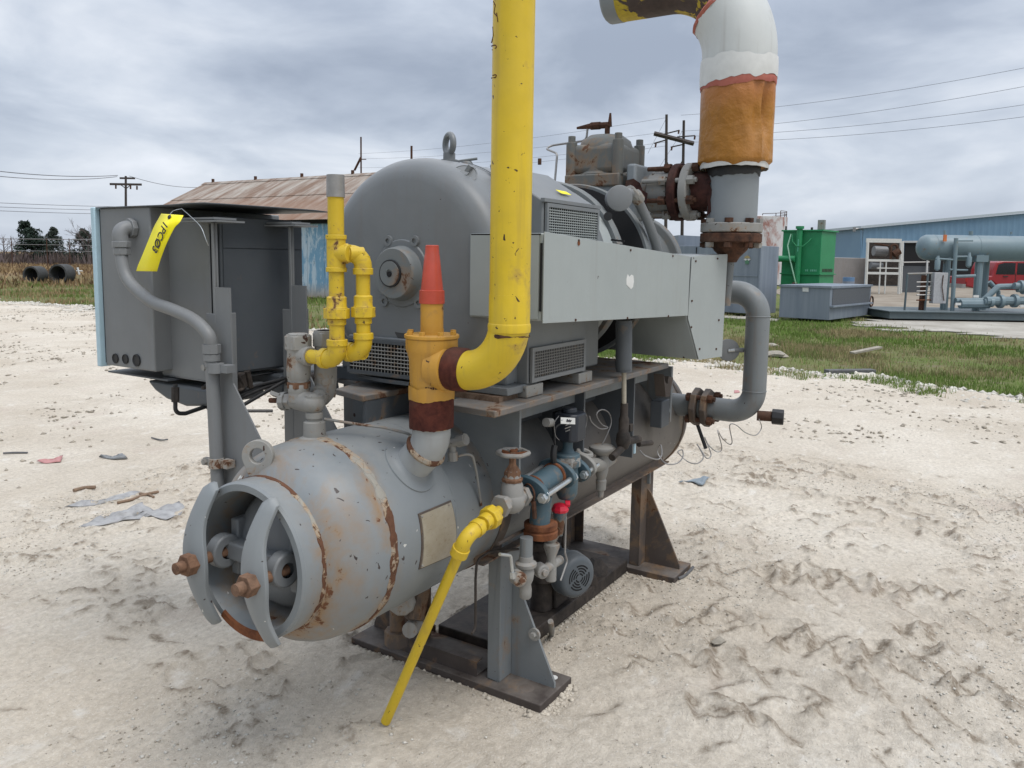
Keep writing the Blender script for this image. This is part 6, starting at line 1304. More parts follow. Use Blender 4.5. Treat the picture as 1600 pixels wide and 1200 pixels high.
for dy, dz in ((-0.058, -0.014), (0.055, 0.016)):
    a = sb0+Vector((-0.022, dy, dz)); b = a+sx*0.245
    part('tie_bolt', MB().cyl(a, b, 0.0095, n=14), M['steel'], tr)
    part('tie_nut', MB().cyl(a+sx*0.006, a+sx*0.026, 0.019, n=6).cyl(b-sx*0.022, b-sx*0.002, 0.019, n=6).cyl(a+sx*0.026, a+sx*0.030, 0.022, n=16), M['steel'], tr, bevel=0.0015)
fz = T(845, 825)
part('bottom_flange', MB().lathe((fz.x, fz.y, 0), (0, 0, 1), [(fz.z-0.032, .052), (fz.z-0.028, .061), (fz.z-0.008, .062), (fz.z-0.003, .056), (fz.z+0.001, .056), (fz.z+0.004, .060), (fz.z+0.020, .060), (fz.z+0.024, .045)], 36), M['rust'], tr, 'rust orange round flange below the strainer')
sv = T(886, 742)
part('solenoid_body', MB().lathe((sv.x, sv.y, 0), (0, 0, 1), [(T(886, 778).z, .030), (T(886, 770).z, .040), (T(886, 745).z, .043), (T(886, 728).z, .040), (T(886, 727).z, .052), (T(886, 719).z, .053), (T(886, 716).z, .048), (T(886, 709).z, .046), (T(886, 706).z, .026), (T(886, 700).z, .019), (T(886, 686).z, .019)], 30), M['blue'], tr, bevel=0.002)
part('bonnet_band', MB().lathe((sv.x, sv.y, 0), (0, 0, 1), [(T(886, 726).z, .0535), (T(886, 720).z, .0545), (T(886, 713).z, .050)], 8), M['valvegrey'], tr)
cz0, cz1 = T(889, 686).z, T(889, 644).z
cc = T(889, 665)
coil = part('solenoid_coil', MB().prism([(cc.x+dx*0.054, cc.y+dy*0.054, cz0) for dx, dy in ((-.62, -1), (.62, -1), (1, -.62), (1, .62), (.62, 1), (-.62, 1), (-1, .62), (-1, -.62))], (0, 0, cz1-cz0)), M['coil'], skid, 'square dark solenoid coil with a white maker label', bevel=0.006)
part('coil_cap', MB().cyl((cc.x, cc.y, cz1), (cc.x, cc.y, cz1+0.018), 0.030, 0.027, n=20), M['coil'], coil, bevel=0.003)
part('coil_lug', MB().box2((cc.x+0.05, cc.y-0.02, cz1-0.05), (cc.x+0.072, cc.y+0.02, cz1-0.012)), M['coil'], coil, bevel=0.004)
fn = Vector((0, -1, 0)); fpt = Vector((0, cc.y-0.0545, 0))
lp = lambda px, py: P(px, py, y=fpt.y)
a, b, c_, d_ = lp(876, 652), lp(898.5, 653), lp(898.5, 663), lp(876, 662)
lb = part('maker_label', MB().prism([a, b, c_, d_], (0, -0.0008, 0)), M['white'], coil)
me = text_mesh('Parker', 0.0145, M['ink'], shear=0.25, bold=0.0004); o = part('label_lettering', me, None, lb, at=(a+c_)/2+Vector((0.004, -0.0016, 0))); frame(o, (b-a), (a-d_))
part('label_arrow', MB().box2((a.x+0.003, fpt.y-0.0013, (a.z+d_.z)/2-0.001), (a.x+0.013, fpt.y-0.0009, (a.z+d_.z)/2+0.001)), M['ink'], lb)
for i, (w_, n_) in enumerate(((0.030, 6), (0.040, 8), (0.028, 5))):
    mb = MB(); z_ = d_.z-0.012-i*0.011
    for j in range(n_): mb.box(((a.x+b.x)/2-w_/2+w_*j/(n_-1), fpt.y-0.0006, z_), (0.0028, 0.0008, 0.004))
    part('fine_print', mb, M['valvegrey'], coil)
part('coil_wire', MB().tube(smooth([cc+Vector((-0.05, -0.01, 0.02)), cc+Vector((-0.10, -0.0, 0.01)), cc+Vector((-0.105, 0, -0.05)), cc+Vector((-0.095, 0, -0.09)), cc+Vector((-0.10, 0.0, -0.13)), cc+Vector((-0.085, 0, -0.17))]), 0.0035, 8), M['black'], coil)
part('wire_bundle', MB().tube(smooth([cc+Vector((-0.105, 0.0, -0.055)), cc+Vector((-0.115, 0.0, -0.09)), cc+Vector((-0.10, 0.0, -0.14)), cc+Vector((-0.08, 0.0, -0.165))]), 0.011, 10), M['black'], coil)
part('wire_nut', MB().cyl(cc+Vector((-0.082, -0.01, -0.165)), cc+Vector((-0.076, -0.012, -0.195)), 0.0075, 0.009, n=10), M["dataplate"], coil)
part('junction_stub', MB().cyl(T(861, 660), T(853, 660), 0.016, n=14), M['valvegrey'], coil)
for loop in ([(873, 650), (866, 662), (868, 680), (874, 688)], [(912, 640), (917, 652), (915, 668), (908, 676)]):
    part('coil_wire', MB().tube(smooth([T(*q, y=TY-0.02) for q in loop]), 0.0012, 6), M['dullsteel'], coil)
# red sealed drain plug below the solenoid
dt = T(875, 800)
part('drain_tail', MB().lathe((dt.x, dt.y, 0), (0, 0, 1), [(T(875, 836).z, .012), (T(875, 822).z, .016), (T(875, 802).z, .027), (T(875, 799).z, .027)], 20), M['blue'], tr)
part('red_seal', MB().lathe((dt.x, dt.y, 0), (0, 0, 1), [(T(875, 799).z, .030), (T(875, 795).z, .033), (T(875, 789).z, .026), (T(875, 787).z, .015)], 9).box(dt+Vector((0.02, -0.02, 0.034)), (0.035, 0.018, 0.010), Euler((0.2, -0.4, 0.5))), plain('red_seal_plastic', (0.55, 0.012, 0.035), 0.4), tr, 'bright red plastic seal')
# expansion valve at the right end
xf = sv+Vector((0.055, 0, 0.012))
oval_flange(xf, sx, 0.07, 0.045, 0.02, M['blue'], ang=0.25); oval_flange(xf+sx*0.055, sx, 0.068, 0.045, 0.02, M['valvegrey'], ang=0.25)
part('tie_bolt', MB().cyl(xf+Vector((-0.03, -0.052, -0.012)), xf+Vector((0.10, -0.052, 0.002)), 0.008, n=12).cyl(xf+Vector((-0.026, -0.052, -0.012)), xf+Vector((-0.010, -0.052, -0.012)), 0.016, n=6), M['steel'], tr)
ev0 = T(940, 728)
ev = part('expansion_valve', MB().lathe((ev0.x, ev0.y, 0), (0, 0, 1), [(T(940, 776).z, .0105), (T(940, 766).z, .013), (T(940, 764).z, .020), (T(940, 750).z, .022), (T(940, 748).z, .018), (T(940, 735).z, .028), (T(940, 718).z, .028), (T(940, 712).z, .022), (T(940, 707).z, .022)], 22).cyl(xf+sx*0.05, ev0+Vector((0, 0, 0.005)), 0.028, n=18).cyl(ev0, ev0+Vector((0.10, 0.0, 0.01)), 0.022, n=16), M['valvegrey'], skid, 'grey expansion valve with a round diaphragm head', bevel=0.002)
part('diaphragm_head', MB().lathe((ev0.x, ev0.y, 0), (0, 0, 1), [(T(940, 711).z, .020), (T(940, 708).z, .040), (T(940, 703).z, .052), (T(940, 700).z, .0535), (T(940, 698).z, .052), (T(940, 696).z, .040), (T(940, 695).z, .01)], 32), M['valvegrey'], ev)
part('flange_eye', MB().torus(xf+sx*0.085+Vector((0, 0.0, 0.035)), (0, -.3, 1), 0.026, 0.010, 24, 8), M['valvegrey'], ev)
cap = [T(941, 694), T(948, 680), T(955, 660), T(951, 645), T(940, 640), T(932, 648), T(940, 663), T(950, 668), T(938, 670), T(925, 660), T(921, 650)]
part('capillary_tube', MB().tube(smooth(cap), 0.0026, 6), M['dullsteel'], ev)
# dark oil line with its sight valve, hanging from the compressor
oy = -0.03; O = lambda px, py: P(px, py, y=oy)
ol = part('oil_line', MB().cyl(O(975, 500), O(975, 580), 0.0315, n=24), M['cabdark'], skid, 'dark vertical oil line beside the vessel')
part('line_sleeve', MB().cyl(O(975, 505), O(974.5, 576), 0.0325, n=24).cyl(O(974.5, 576), O(974.5, 580), 0.029, n=24), M['cabdark'], ol)
part('bright_rod', MB().cyl(O(975, 578), O(975, 634), 0.0095, n=14), M['dataplate'], ol)
part('angle_valve', MB().lathe((O(975, 650).x, oy, 0), (0, 0, 1), [(O(975, 700).z, .020), (O(975, 690).z, .030), (O(975, 678).z, .027), (O(975, 674).z, .020), (O(975, 655).z, .021), (O(975, 650).z, .016), (O(975, 630).z, .0145)], 14).cyl(O(975, 690), O(998, 686), 0.016, n=10).cyl(O(998, 694), O(1018, 692), 0.012, n=8).cyl(O(972, 700), O(956, 715), 0.014, 0.015, n=18).box(O(984, 668), (0.03, 0.02, 0.03)), M['dirty'], ol, bevel=0.002)
part('blue_tag', MB().box(O(991.5, 700), (0.012, 0.006, 0.045)), M['doorblue'], ol)
part('junction_box', MB().box(P(1031, 645, y=0.10), (0.10, 0.06, 0.13)), M['cabdark'], ol, bevel=0.004)
part('far_flange_plate', MB().box2((1.42, 0.10, 0.80), (1.44, 0.30, 1.08)).cyl((1.42, 0.13, 0.86), (1.38, 0.13, 0.86), 0.03, n=12).cyl((1.42, 0.13, 1.0), (1.37, 0.13, 1.0), 0.018, n=10), M['frame'], ol)
part('rail_bracket', MB().prism([P(1037, 585, y=0.05), P(1040, 620, y=0.05), P(1046, 620, y=0.05), P(1052, 590, y=0.05), P(1045, 588, y=0.05), P(1043, 600, y=0.05), P(1040, 598, y=0.05)], (0, 0.05, 0)), M['brownpost'], ol)
# under the train: sight valves, regulator, oil pump and its motor
wz = lambda py: P(822, py, y=TY).z; wx = P(822, 870, y=TY).x
ds = part('drain_stack', MB().lathe((wx, TY, 0), (0, 0, 1), [(wz(934), .016), (wz(931), .021), (wz(920), .022), (wz(912), .019), (wz(905), .026), (wz(895), .030), (wz(886), .026), (wz(884), .037), (wz(879), .038), (wz(876), .026), (wz(868), .024)], 22), M['valvegrey'], skid, 'small grey drain valve stack under the strainer', bevel=0.001)
part('pipe_sleeve', MB().cyl((wx, TY, wz(876)), (wx, TY, wz(840)), 0.0225, n=22), M['frame'], ds)
part('white_band', MB().cyl((wx, TY, wz(873)), (wx, TY, wz(868)), 0.0229, n=22), M['white'], ds)
for px, py in ((812, 905), (848, 893)):
    c = P(px, py, y=TY-0.02); part('valve_ear', MB().lathe(c, (-0.5, -1, 0), [(-0.03, .026), (0.006, .026), (0.010, .022), (0.010, .012), (0.022, .012), (0.022, .004)], 18), M['valvegrey'], ds, bevel=0.002)
part('bent_tube', MB().tube(bend([P(781, 866, y=0.0), P(798, 868, y=0.0), P(801, 898, y=0.0)], 0.02), 0.0055, 10).cyl(P(801, 893, y=0.0), P(801.5, 903, y=0.0), 0.010, n=6), M['steel'], ds)
part('bent_tube', MB().tube(bend([P(810, 858, y=0.16), P(765, 862, y=0.16), P(745, 875, y=0.16), P(743, 905, y=0.16), P(743, 985, y=0.16), P(737, 990, y=0.16)], 0.03), 0.0045, 10), M['dirty'], ds)
part('bent_tube', MB().tube(bend([P(778, 850, y=0.10), P(825, 825, y=0.12)], 0.03), 0.006, 8), M['brownpost'], ds)
reg = part('regulator', MB().lathe((0.20, TY+0.03, 0), (0, 0, 1), [(0.40, .014), (0.44, .020), (0.47, .020), (0.49, .016), (0.53, .030), (0.545, .030), (0.55, .016), (0.57, .026), (0.585, .026), (0.59, .014), (0.62, .012)], 10).cyl((0.20, TY+0.03, 0.40), (0.20, TY+0.03, 0.45), 0.02, n=14).cyl((0.13, TY+0.03, 0.46), (0.27, TY+0.03, 0.46), 0.018, n=12), M['valvegrey'], skid, 'small stained pressure regulator', bevel=0.002)
part('thin_tube', MB().tube(bend([(0.22, TY, 0.62), (0.24, TY, 0.66), (0.25, TY, 0.64), (0.25, TY, 0.50), (0.27, TY, 0.46), (0.22, TY, 0.40)], 0.015), 0.004, 8), M['dullsteel'], reg)
pmc = P(905, 903, y=0.19)
pax = Vector((0.40, 0.917, 0)); pux = Vector((0.917, -0.40, 0)); pc0 = Vector((pmc.x, 0.19, pmc.z))
pm = part('pump_motor', MB().lathe(pc0, pax, [(0.0, .072), (0.004, .084), (0.016, .094), (0.05, .098), (0.075, .098), (0.078, .088), (0.24, .088), (0.245, .092), (0.26, .09), (0.27, .06)], 44), M['pumpmotor'], skid, 'slate grey oil pump motor with a slotted fan cover')
fc_ = pc0-pax*0.0012
part('fan_face', MB().lathe(pc0, pax, [(-0.001, .004), (-0.001, .064), (0.001, .073)], 40), M['pumpmotor'], pm)
for rr in (0.018, 0.030, 0.042, 0.054):
    for q in range(4):
        a0 = q*PI/2+0.12+(rr*9); a1 = a0+PI/2-0.30
        aa = np.linspace(a0, a1, 9); fp = lambda t, r: fc_-pax*0.0005+pux*(math.cos(t)*r)+Vector((0, 0, math.sin(t)*r))
        mb = MB(); mb.quadgrid([[fp(t, rr-0.0035) for t in aa], [fp(t, rr+0.0035) for t in aa]]); part('cover_slot', mb, M['void'], pm, smooth=0)
part('motor_foot', MB().box2((pmc.x-0.01, 0.30, 0.062), (pmc.x+0.13, 0.40, pmc.z-0.075)), M['dirty'], pm, bevel=0.006)
part('cover_rim', MB().lathe(pc0, pax, [(0.070, .098), (0.071, .1), (0.076, .1), (0.077, .098)], 40, cap=False), M['pumpmotor'], pm)
op = part('oil_pump', MB().cyl((pmc.x+0.02, 0.40, pmc.z), (pmc.x+0.02, 0.54, pmc.z), 0.07, n=20).cyl((0.62, 0.36, 0.062), (0.62, 0.36, 0.40), 0.05, n=16).cyl((0.62, 0.36, 0.20), (0.62, 0.36, 0.23), 0.075, n=12).cyl((0.62, 0.36, 0.34), (0.62, 0.36, 0.38), 0.07, n=8).cyl((0.62, 0.36, 0.25), (0.86, 0.40, 0.18), 0.035, n=12).lathe((0.62, 0.36, 0.40), (0, 0, 1), [(0, .06), (0.05, .06), (0.08, .04), (0.16, .035)], 14), M['dirty'], skid, 'oily dark oil pump and strainer behind the pump motor', bevel=0.004)
part('strainer_ring', MB().torus((0.70, 0.30, 0.36), (0.5, -1, 0), 0.025, 0.008, 18, 8), M['dirty'], op)
part('pump_debris', MB().lathe((0.95, 0.36, 0.062), (0, 0, 1), [(0, .085), (0.04, .075), (0.08, .05), (0.12, .02)], 9, jit=lambda k, i: 0.35*math.sin(i*2.7+k)).lathe((1.12, 0.34, 0.062), (0, 0, 1), [(0, .06), (0.03, .05), (0.07, .02)], 7, jit=lambda k, i: 0.3*math.sin(i*3.1+k)), M['dirty'], op)
part('drain_valve', MB().cyl((-0.05, 0.62, 0.15), (-0.05, 0.62, 0.40), 0.03, n=12).cyl((-0.10, 0.50, 0.28), (0.02, 0.66, 0.28), 0.035, n=12).cyl((-0.05, 0.62, 0.10), (-0.05, 0.62, 0.16), 0.05, n=8).box((-0.06, 0.50, 0.30), (0.10, 0.02, 0.12), Euler((0, 0.5, 0.2))), M['brownpost'], op, bevel=0.003)
part('drain_flange', MB().lathe((-0.14, 0.52, 0.33), (-0.8, -0.6, 0.2), [(-0.02, .05), (0.0, .052), (0.012, .045), (0.02, .02)], 10), M['flaky'], op)
# branch tee on the shell next to the nozzle
bt = P(700, 690, x=-0.30)
part('gauge_tee', MB().cyl(P(690, 697, x=-0.30), P(728, 686, x=-0.28), 0.014, n=14).cyl(P(706, 690, x=-0.29), P(708, 716, x=-0.29), 0.0125, n=12).cyl(P(715, 690, x=-0.28), P(728, 686, x=-0.28), 0.020, n=8).cyl(P(707, 706, x=-0.29), P(708, 720, x=-0.29), 0.017, n=8).tube(bend([P(710, 716, x=-0.28), P(720, 711, x=-0.27), P(738, 709, x=-0.24), P(745, 740, x=-0.2), P(752, 790, x=-0.17)], 0.03), 0.0045, 8), M['valvegrey'], vessel, bevel=0.001)
part('shell_boss', MB().cyl(P(640, 985, x=-0.12), P(650, 975, x=-0.05), 0.03, n=12), M['flaky'], vessel)

# ---------------------------------------------------------------- screw compressor behind the motor
CX0 = 1.34
cp = part('screw_compressor', MB().lathe((0, MY, MZ), (1, 0, 0), [(1.026, .20), (1.03, .30), (1.05, .31), (1.07, .27), (1.62, .26), (1.64, .30), (1.70, .30), (1.72, .15)], 48).prism([(1.10, 0.25, 1.18), (1.10, 0.66, 1.18), (1.10, 0.60, 1.5), (1.10, 0.31, 1.5)], (0.5, 0, 0)), M['comp'], skid, 'grey screw compressor with a bolted valve bonnet', bevel=0.006)
part('coupling_guard', MB().lathe((0, MY, MZ), (1, 0, 0), [(0.56, .30), (0.565, .365), (0.58, .372), (0.70, .376), (0.705, .37), (0.705, .20)], 64), M['box'], cp, 'pale round coupling guard with vent slots')
part('coupling_shroud', MB().lathe((0, MY, MZ), (1, 0, 0), [(0.71, .30), (0.71, .390), (0.722, .396), (0.75, .396), (0.755, .39), (0.755, .25)], 64), M['comp'], cp)
part('guard_plug', MB().cyl(P(950, 338, x=0.70), P(950, 338, x=0.69), 0.018, n=16), M['black'], cp)
slots = MB()
for i in range(4):
    for j in range(2):
        p = P(958+i*5.2, 375+j*6.5+i*0.6, x=0.56); slots.box((p.x-0.003, p.y, p.z), (0.006, 0.014, 0.007))
part('vent_slots', slots, M['void'], cp)
part('bell_flange', MB().lathe((0, MY, MZ), (1, 0, 0), [(0.985, .384), (0.985, .400), (0.99, .404), (1.02, .404), (1.025, .40), (1.025, .25)], 64), M['comp'], cp)
part('bell_opening', MB().lathe((0, MY, MZ), (1, 0, 0), [(0.757, .30), (0.76, .310), (0.97, .310), (0.983, .388), (0.984, .30)], 64), M['void'], cp)
part('upper_housing', MB().prism([(CX0-0.14, 0.30, 1.72), (CX0-0.14, 0.61, 1.72), (CX0-0.14, 0.59, 1.99), (CX0-0.14, 0.32, 1.99)], (0.30, 0, 0)).lathe((CX0, MY, 0), (0, 0, 1), [(1.70, .20), (1.86, .155), (1.99, .150)], 36), M['suct'], cp, bevel=0.02)
part('primer_patch', MB().prism([P(px, py, x=CX0-0.1415) for px, py in ((978, 282), (990, 279), (1000, 286), (1004, 297), (1012, 302), (1010, 318), (1004, 322), (996, 312), (984, 300), (977, 292))], (-0.001, 0, 0)), M['darkprimer'], cp)
hb = 0.135
octa = lambda s, z: [(CX0+dx*s, MY+dy*s, z) for dx, dy in ((-1, -.55), (-.55, -1), (.55, -1), (1, -.55), (1, .55), (.55, 1), (-.55, 1), (-1, .55))]
bz0, bz1 = 1.952, 2.198
bn = part('bonnet_base', MB().prism([(CX0-hb-.02, MY-hb-.012, bz0), (CX0+hb+.02, MY-hb-.012, bz0), (CX0+hb+.02, MY+hb+.012, bz0), (CX0-hb-.02, MY+hb+.012, bz0)], (0, 0, 0.062)), M['bonnet'], cp, bevel=0.008)
part('bonnet_body', MB().prism([(CX0-.137, MY-.137, bz0+.0625), (CX0+.137, MY-.137, bz0+.0625), (CX0+.137, MY+.137, bz0+.0625), (CX0-.137, MY+.137, bz0+.0625)], (0, 0, bz1-bz0-.100)), M['bonnet'], cp, bevel=0.03, seg=4)
part('valve_bonnet', MB().lathe((CX0, MY, 0), (0, 0, 1), [(bz0+0.063, .150), (bz0+0.075, .138), (bz1-0.05, .134), (bz1-0.015, .122), (bz1+0.012, .085), (bz1+0.020, .03)], 40), M['bonnet'], cp, 'stained square bonnet with corner bolts', bevel=0.003)
for sx_ in (-1, 1):
    for sy_ in (-1, 1):
        c = Vector((CX0+sx_*0.125, MY+sy_*0.125, 0))
        part('corner_boss', MB().cyl(c+Vector((0, 0, bz0+0.055)), c+Vector((0, 0, bz1-0.026)), 0.027, n=16), M['bonnet'], cp, bevel=0.003)
        part('corner_bolt', MB().cyl(c+Vector((0, 0, bz1-0.026)), c+Vector((0, 0, bz1+0.004)), 0.018, n=14), M['bonnet'], cp, bevel=0.002)
part('top_valve', MB().cyl((CX0+0.01, MY, bz1+0.01), (CX0+0.01, MY, bz1+0.075), 0.013, n=12).cyl((CX0+0.01, MY-0.01, bz1+0.068), (CX0+0.01, MY+0.09, bz1+0.070), 0.016, n=8).cyl((CX0+0.01, MY+0.04, bz1+0.069), (CX0+0.01, MY+0.09, bz1+0.070), 0.019, n=8).cyl((CX0+0.01, MY+0.09, bz1+0.07), (CX0+0.01, MY+0.17, bz1+0.066), 0.015, 0.006, n=10).cyl((CX0+0.01, MY-0.012, bz1+0.06), (CX0+0.01, MY-0.014, bz1+0.125), 0.012, 0.005, n=10), M['rustdark'], cp)
part('steel_tube', MB().tube(bend([(CX0+0.01, MY+0.11, bz1+0.06), (CX0+0.01, MY+0.115, bz1+0.01), (CX0+0.02, MY+0.14, bz1+0.002), (CX0-0.02, MY+0.36, bz1-0.02), (CX0-0.10, MY+0.22, bz1-0.07), (CX0-0.14, MY+0.215, bz0-0.06), (CX0-0.12, MY+0.10, bz0-0.07)], 0.03), 0.0055, 10), M['dullsteel'], cp)
jb = P(967, 310, y=0.115)
jn = (CAM-jb); jn = Vector((jn.x*0.8, jn.y*1.2, 0)).normalized()
jo = part('round_junction_box', MB().lathe(jb, jn, [(-0.06, .050), (0.0, .051), (0.006, .050), (0.008, .054), (0.018, .054), (0.020, .050), (0.020, .005)], 36), M['cab'], skid, 'round grey junction box with a conduit curving down')
part('box_conduit', MB().tube(smooth([jb+Vector((0.03, -0.02, 0.02)), P(990, 304, y=0.10), P(1004, 328, y=0.09), P(1017, 358, y=0.07), P(1028, 395, y=0.06), P(1030, 430, y=0.06)]), 0.0215, 16), M['cab'], jo)
part('conduit_fitting', MB().cyl(P(983, 297, y=0.10), P(997, 312, y=0.095), 0.024, n=8).cyl(P(992, 304, y=0.098), P(998, 313, y=0.094), 0.029, n=10), M['flaky'], jo)
# suction branch: flanged valve, tee, insulated riser
sz = 1.925; SY = -0.19
sv_ = part('suction_branch', MB().cyl((CX0, 0.31, sz), (CX0, -0.10, sz), 0.085, n=36), M['comp'], skid, 'flanged suction branch with insulated riser and elbow')
part('square_flange', MB().box2((CX0-0.13, 0.235, sz-0.13), (CX0+0.13, 0.285, sz+0.13)), M['suct'], sv_, bevel=0.012)
part('valve_ring', MB().lathe((CX0, 0, sz), (0, -1, 0), [(-0.20, .09), (-0.195, .098), (-0.10, .100), (-0.095, .09)], 44), M['flaky'], sv_)
for yf in (0.085, 0.028):
    part('companion_flange', MB().lathe((CX0, yf, sz), (0, -1, 0), [(0, .095), (0, .130), (0.004, .134), (0.036, .134), (0.040, .130), (0.040, .10)], 44), M['darkprimer'] if yf > 0.05 else M['flaky'], sv_, bevel=0.002)
mb = MB()
for i in range(8):
    a = 2*PI*i/8+0.39; c = Vector((CX0+0.118*math.cos(a), 0, sz+0.118*math.sin(a)))
    o = part('flange_stud', MB().cyl(c+Vector((0, 0.21, 0)), c+Vector((0, -0.055, 0)), 0.011, n=10).cyl(c+Vector((0, -0.012, 0)), c+Vector((0, -0.042, 0)), 0.022, n=6).cyl(c+Vector((0, 0.125, 0)), c+Vector((0, 0.092, 0)), 0.022, n=6), M['flaky'] if i % 2 else M['rustdark'], sv_)
part('branch_collar', ragged((CX0, 0, sz), (0, -1, 0), 0.010, 0.105, .0905, 0.020, th=0.002), M['darkprimer'], sv_)
TR = 0.112
tz0, tz1 = 1.775, 2.06
part('riser_tee', MB().cyl((CX0, SY, tz0), (CX0, SY, tz1+0.05), TR, n=48), M['suct'], sv_, smooth=30)
part('paint_peel', MB().prism([P(px, py, x=CX0-0.085) for px, py in ((1106, 283), (1102, 300), (1106, 322), (1104, 338), (1111, 330), (1109, 312), (1113, 300))], (-0.003, -0.003, 0)), M['darkprimer'], sv_)
for z0_, z1_, mt in ((1.735, 1.777, 'flaky'), (1.690, 1.731, 'rustdark')):
    part('bottom_flange', MB().lathe((CX0, SY, 0), (0, 0, 1), [(z0_, .10), (z0_, .134), (z0_+0.003, .138), (z1_-0.003, .138), (z1_, .134), (z1_, .11)], 48), M[mt], sv_, bevel=0.002)
for i in range(8):
    a = 2*PI*i/8+0.2; c = Vector((CX0+0.120*math.cos(a), SY+0.120*math.sin(a), 0))
    part('flange_stud', MB().cyl(c+Vector((0, 0, 1.665)), c+Vector((0, 0, 1.795)), 0.009, n=8).cyl(c+Vector((0, 0, 1.668)), c+Vector((0, 0, 1.689)), 0.02, n=6).cyl(c+Vector((0, 0, 1.778)), c+Vector((0, 0, 1.797)), 0.02, n=6), M['rustdark'] if i % 3 else M['flaky'], sv_)
part('reducer', MB().lathe((CX0, SY, 0), (0, 0, 1), [(1.69, .092), (1.655, .075), (1.625, .045), (1.60, .030)], 32), M['rustdark'], sv_)
part('drop_leg', MB().cyl((CX0, SY, 1.61), (CX0, SY+0.01, 1.40), 0.022, n=16), M['comp'], sv_)
# bare orange foam: faceted, dented on the right
def foam(z0, z1, r, n=72, rows=26):
    mb = MB(); rr_ = []
    for k in range(rows+1):
        t = k/rows; z = z0+(z1-z0)*t; row = []
        for i in range(n):
            a = 2*PI*i/n; q = r*(1-0.012*t)
            q *= 1+0.012*math.cos(5*a+1.0)+0.006*math.sin(13*a+t*9)
            # dent facing the viewer's right
            da = ((a-R_(252)+PI) % (2*PI))-PI
            q -= 0.055*math.exp(-(da/0.20)**2)*math.exp(-((t-0.62)/0.28)**2)
            q -= 0.018*math.exp(-((da+0.42)/0.10)**2)*math.exp(-((t-0.6)/0.4)**2)
            q += 0.008*math.exp(-((da+0.2)/0.06)**2)
            if k == 0: q -= 0.014
            if k == rows: q -= 0.004
            zz_ = z + (0.010*math.sin(6*a)*math.sin(3*a+1) if k == 0 else 0)
            row.append(Vector((CX0+q*math.cos(a), SY+q*math.sin(a), zz_)))
        rr_.append(row)
    rv = mb.quadgrid(rr_, True); mb.face(rv[0][::-1]); mb.face(rv[-1]); return mb
t_ = NT('orange_foam'); lo_ = t_.noise(3.5, 5, 0.6, 0.3); c_ = t_.mix(t_.ramp(lo_, 0.35, 0.7), (0.30, 0.122, 0.012), (0.40, 0.180, 0.028))
zf = t_.xyz()[2]; pk = t_.ramp(t_.math('ADD', zf, t_.math('MULTIPLY', t_.noise(9, 4, 0.6), 0.10)), 2.31, 2.46)
c_ = t_.mix(t_.math('MULTIPLY', pk, 0.75), c_, (0.46, 0.17, 0.075)); c_ = t_.mix(t_.ramp(t_.noise(2.6, 3, 0.5), 0.60, 0.72, 0, 0.35), c_, (0.55, 0.30, 0.14))
t_.bump(t_.math('ADD', t_.noise(14, 5, 0.6), t_.math('MULTIPLY', t_.vor(9, 'DISTANCE_TO_EDGE'), 0.8)), 0.55, 0.02); M['foam'] = t_.fin(c_, 0.42, 0, 0.4)
t_ = NT('pink_foam_edge'); M['pink'] = t_.fin(t_.mix(t_.noise(30, 5, 0.6), (0.30, 0.060, 0.045), (0.46, 0.17, 0.12)), 0.8)
fz0, fz1 = 2.035, 2.405
part('foam_lagging', foam(fz0, fz1, 0.163), M['foam'], sv_, 'weathered orange foam insulation on the riser', smooth=50)
part('torn_edge', ragged((CX0, SY, 0), (0, 0, 1), fz1-0.030, fz1+0.02, 0.1625, 0.016, th=0.004, tilt0=-0.018, tdir=R_(125)), M['pink'], sv_)
part('torn_jacket', ragged((CX0, SY, 0), (0, 0, 1), fz0-0.016, fz0+0.022, 0.148, 0.006, th=0.004), M['white'], sv_)
part('dark_mastic', ragged((CX0, SY, 0), (0, 0, 1), fz0-0.045, fz0+0.010, 0.1135, 0.016, th=0.004), M['black'], sv_)
part('jacket_cuff', ragged((CX0, SY, 0), (0, 0, 1), fz1-0.012, fz1+0.085, 0.1665, 0.018, th=0.003, tilt0=-0.026, tdir=R_(125)), M['white'], sv_, 'torn white jacket cuff')
EZ, ERR, HZ = 2.50, 0.36, 2.86
elp = bend([Vector((CX0, SY, fz1+0.03)), Vector((CX0, SY, HZ)), Vector((CX0, 0.36, HZ))], 0.345, 40)
cutk = 1+17
part('jacket_elbow', MB().tube(elp[:cutk+1], 0.163, 56, cap=False), M['insul'], sv_, 'white jacketed insulated elbow cut open at the top', smooth=40)
cd_ = (elp[cutk]-elp[cutk-1]).normalized()
part('cut_foam', MB().lathe(elp[cutk], cd_, [(-0.012, .1635), (0.004, .166), (0.010, .158), (0.022, .140), (0.030, .113)], 48, cap=False, jit=lambda k, i: 0.028*math.sin(i*1.7+k*2)*math.sin(i*0.6)), M['pink'], sv_)
part('jacket_band', MB().lathe((CX0, SY, 0), (0, 0, 1), [(fz1+0.062, .1635), (fz1+0.064, .1665), (fz1+0.082, .1665), (fz1+0.084, .1635)], 48, cap=False), M['insul'], sv_)
t_ = NT('mastic_pipe'); k_ = t_.ramp(t_.noise(7.5, 4, 0.62, 0.6), 0.49, 0.52)
c_ = t_.mix(k_, t_.mix(t_.noise(40, 5, .6), (0.03, 0.022, 0.018), (0.09, 0.06, 0.05)), t_.mix(t_.noise(55, 4, .6), (0.28, 0.20, 0.02), (0.58, 0.44, 0.03))); t_.bump(t_.math('ADD', k_, t_.noise(60, 4)), 0.5, 0.004)
M['mastic'] = t_.fin(c_, 0.7)
part('bare_pipe', MB().tube(elp[cutk-4:-1]+[Vector((CX0, 0.395, HZ))], 0.112, 44), M['mastic'], sv_, 'bare pipe end smeared with yellow and black mastic')
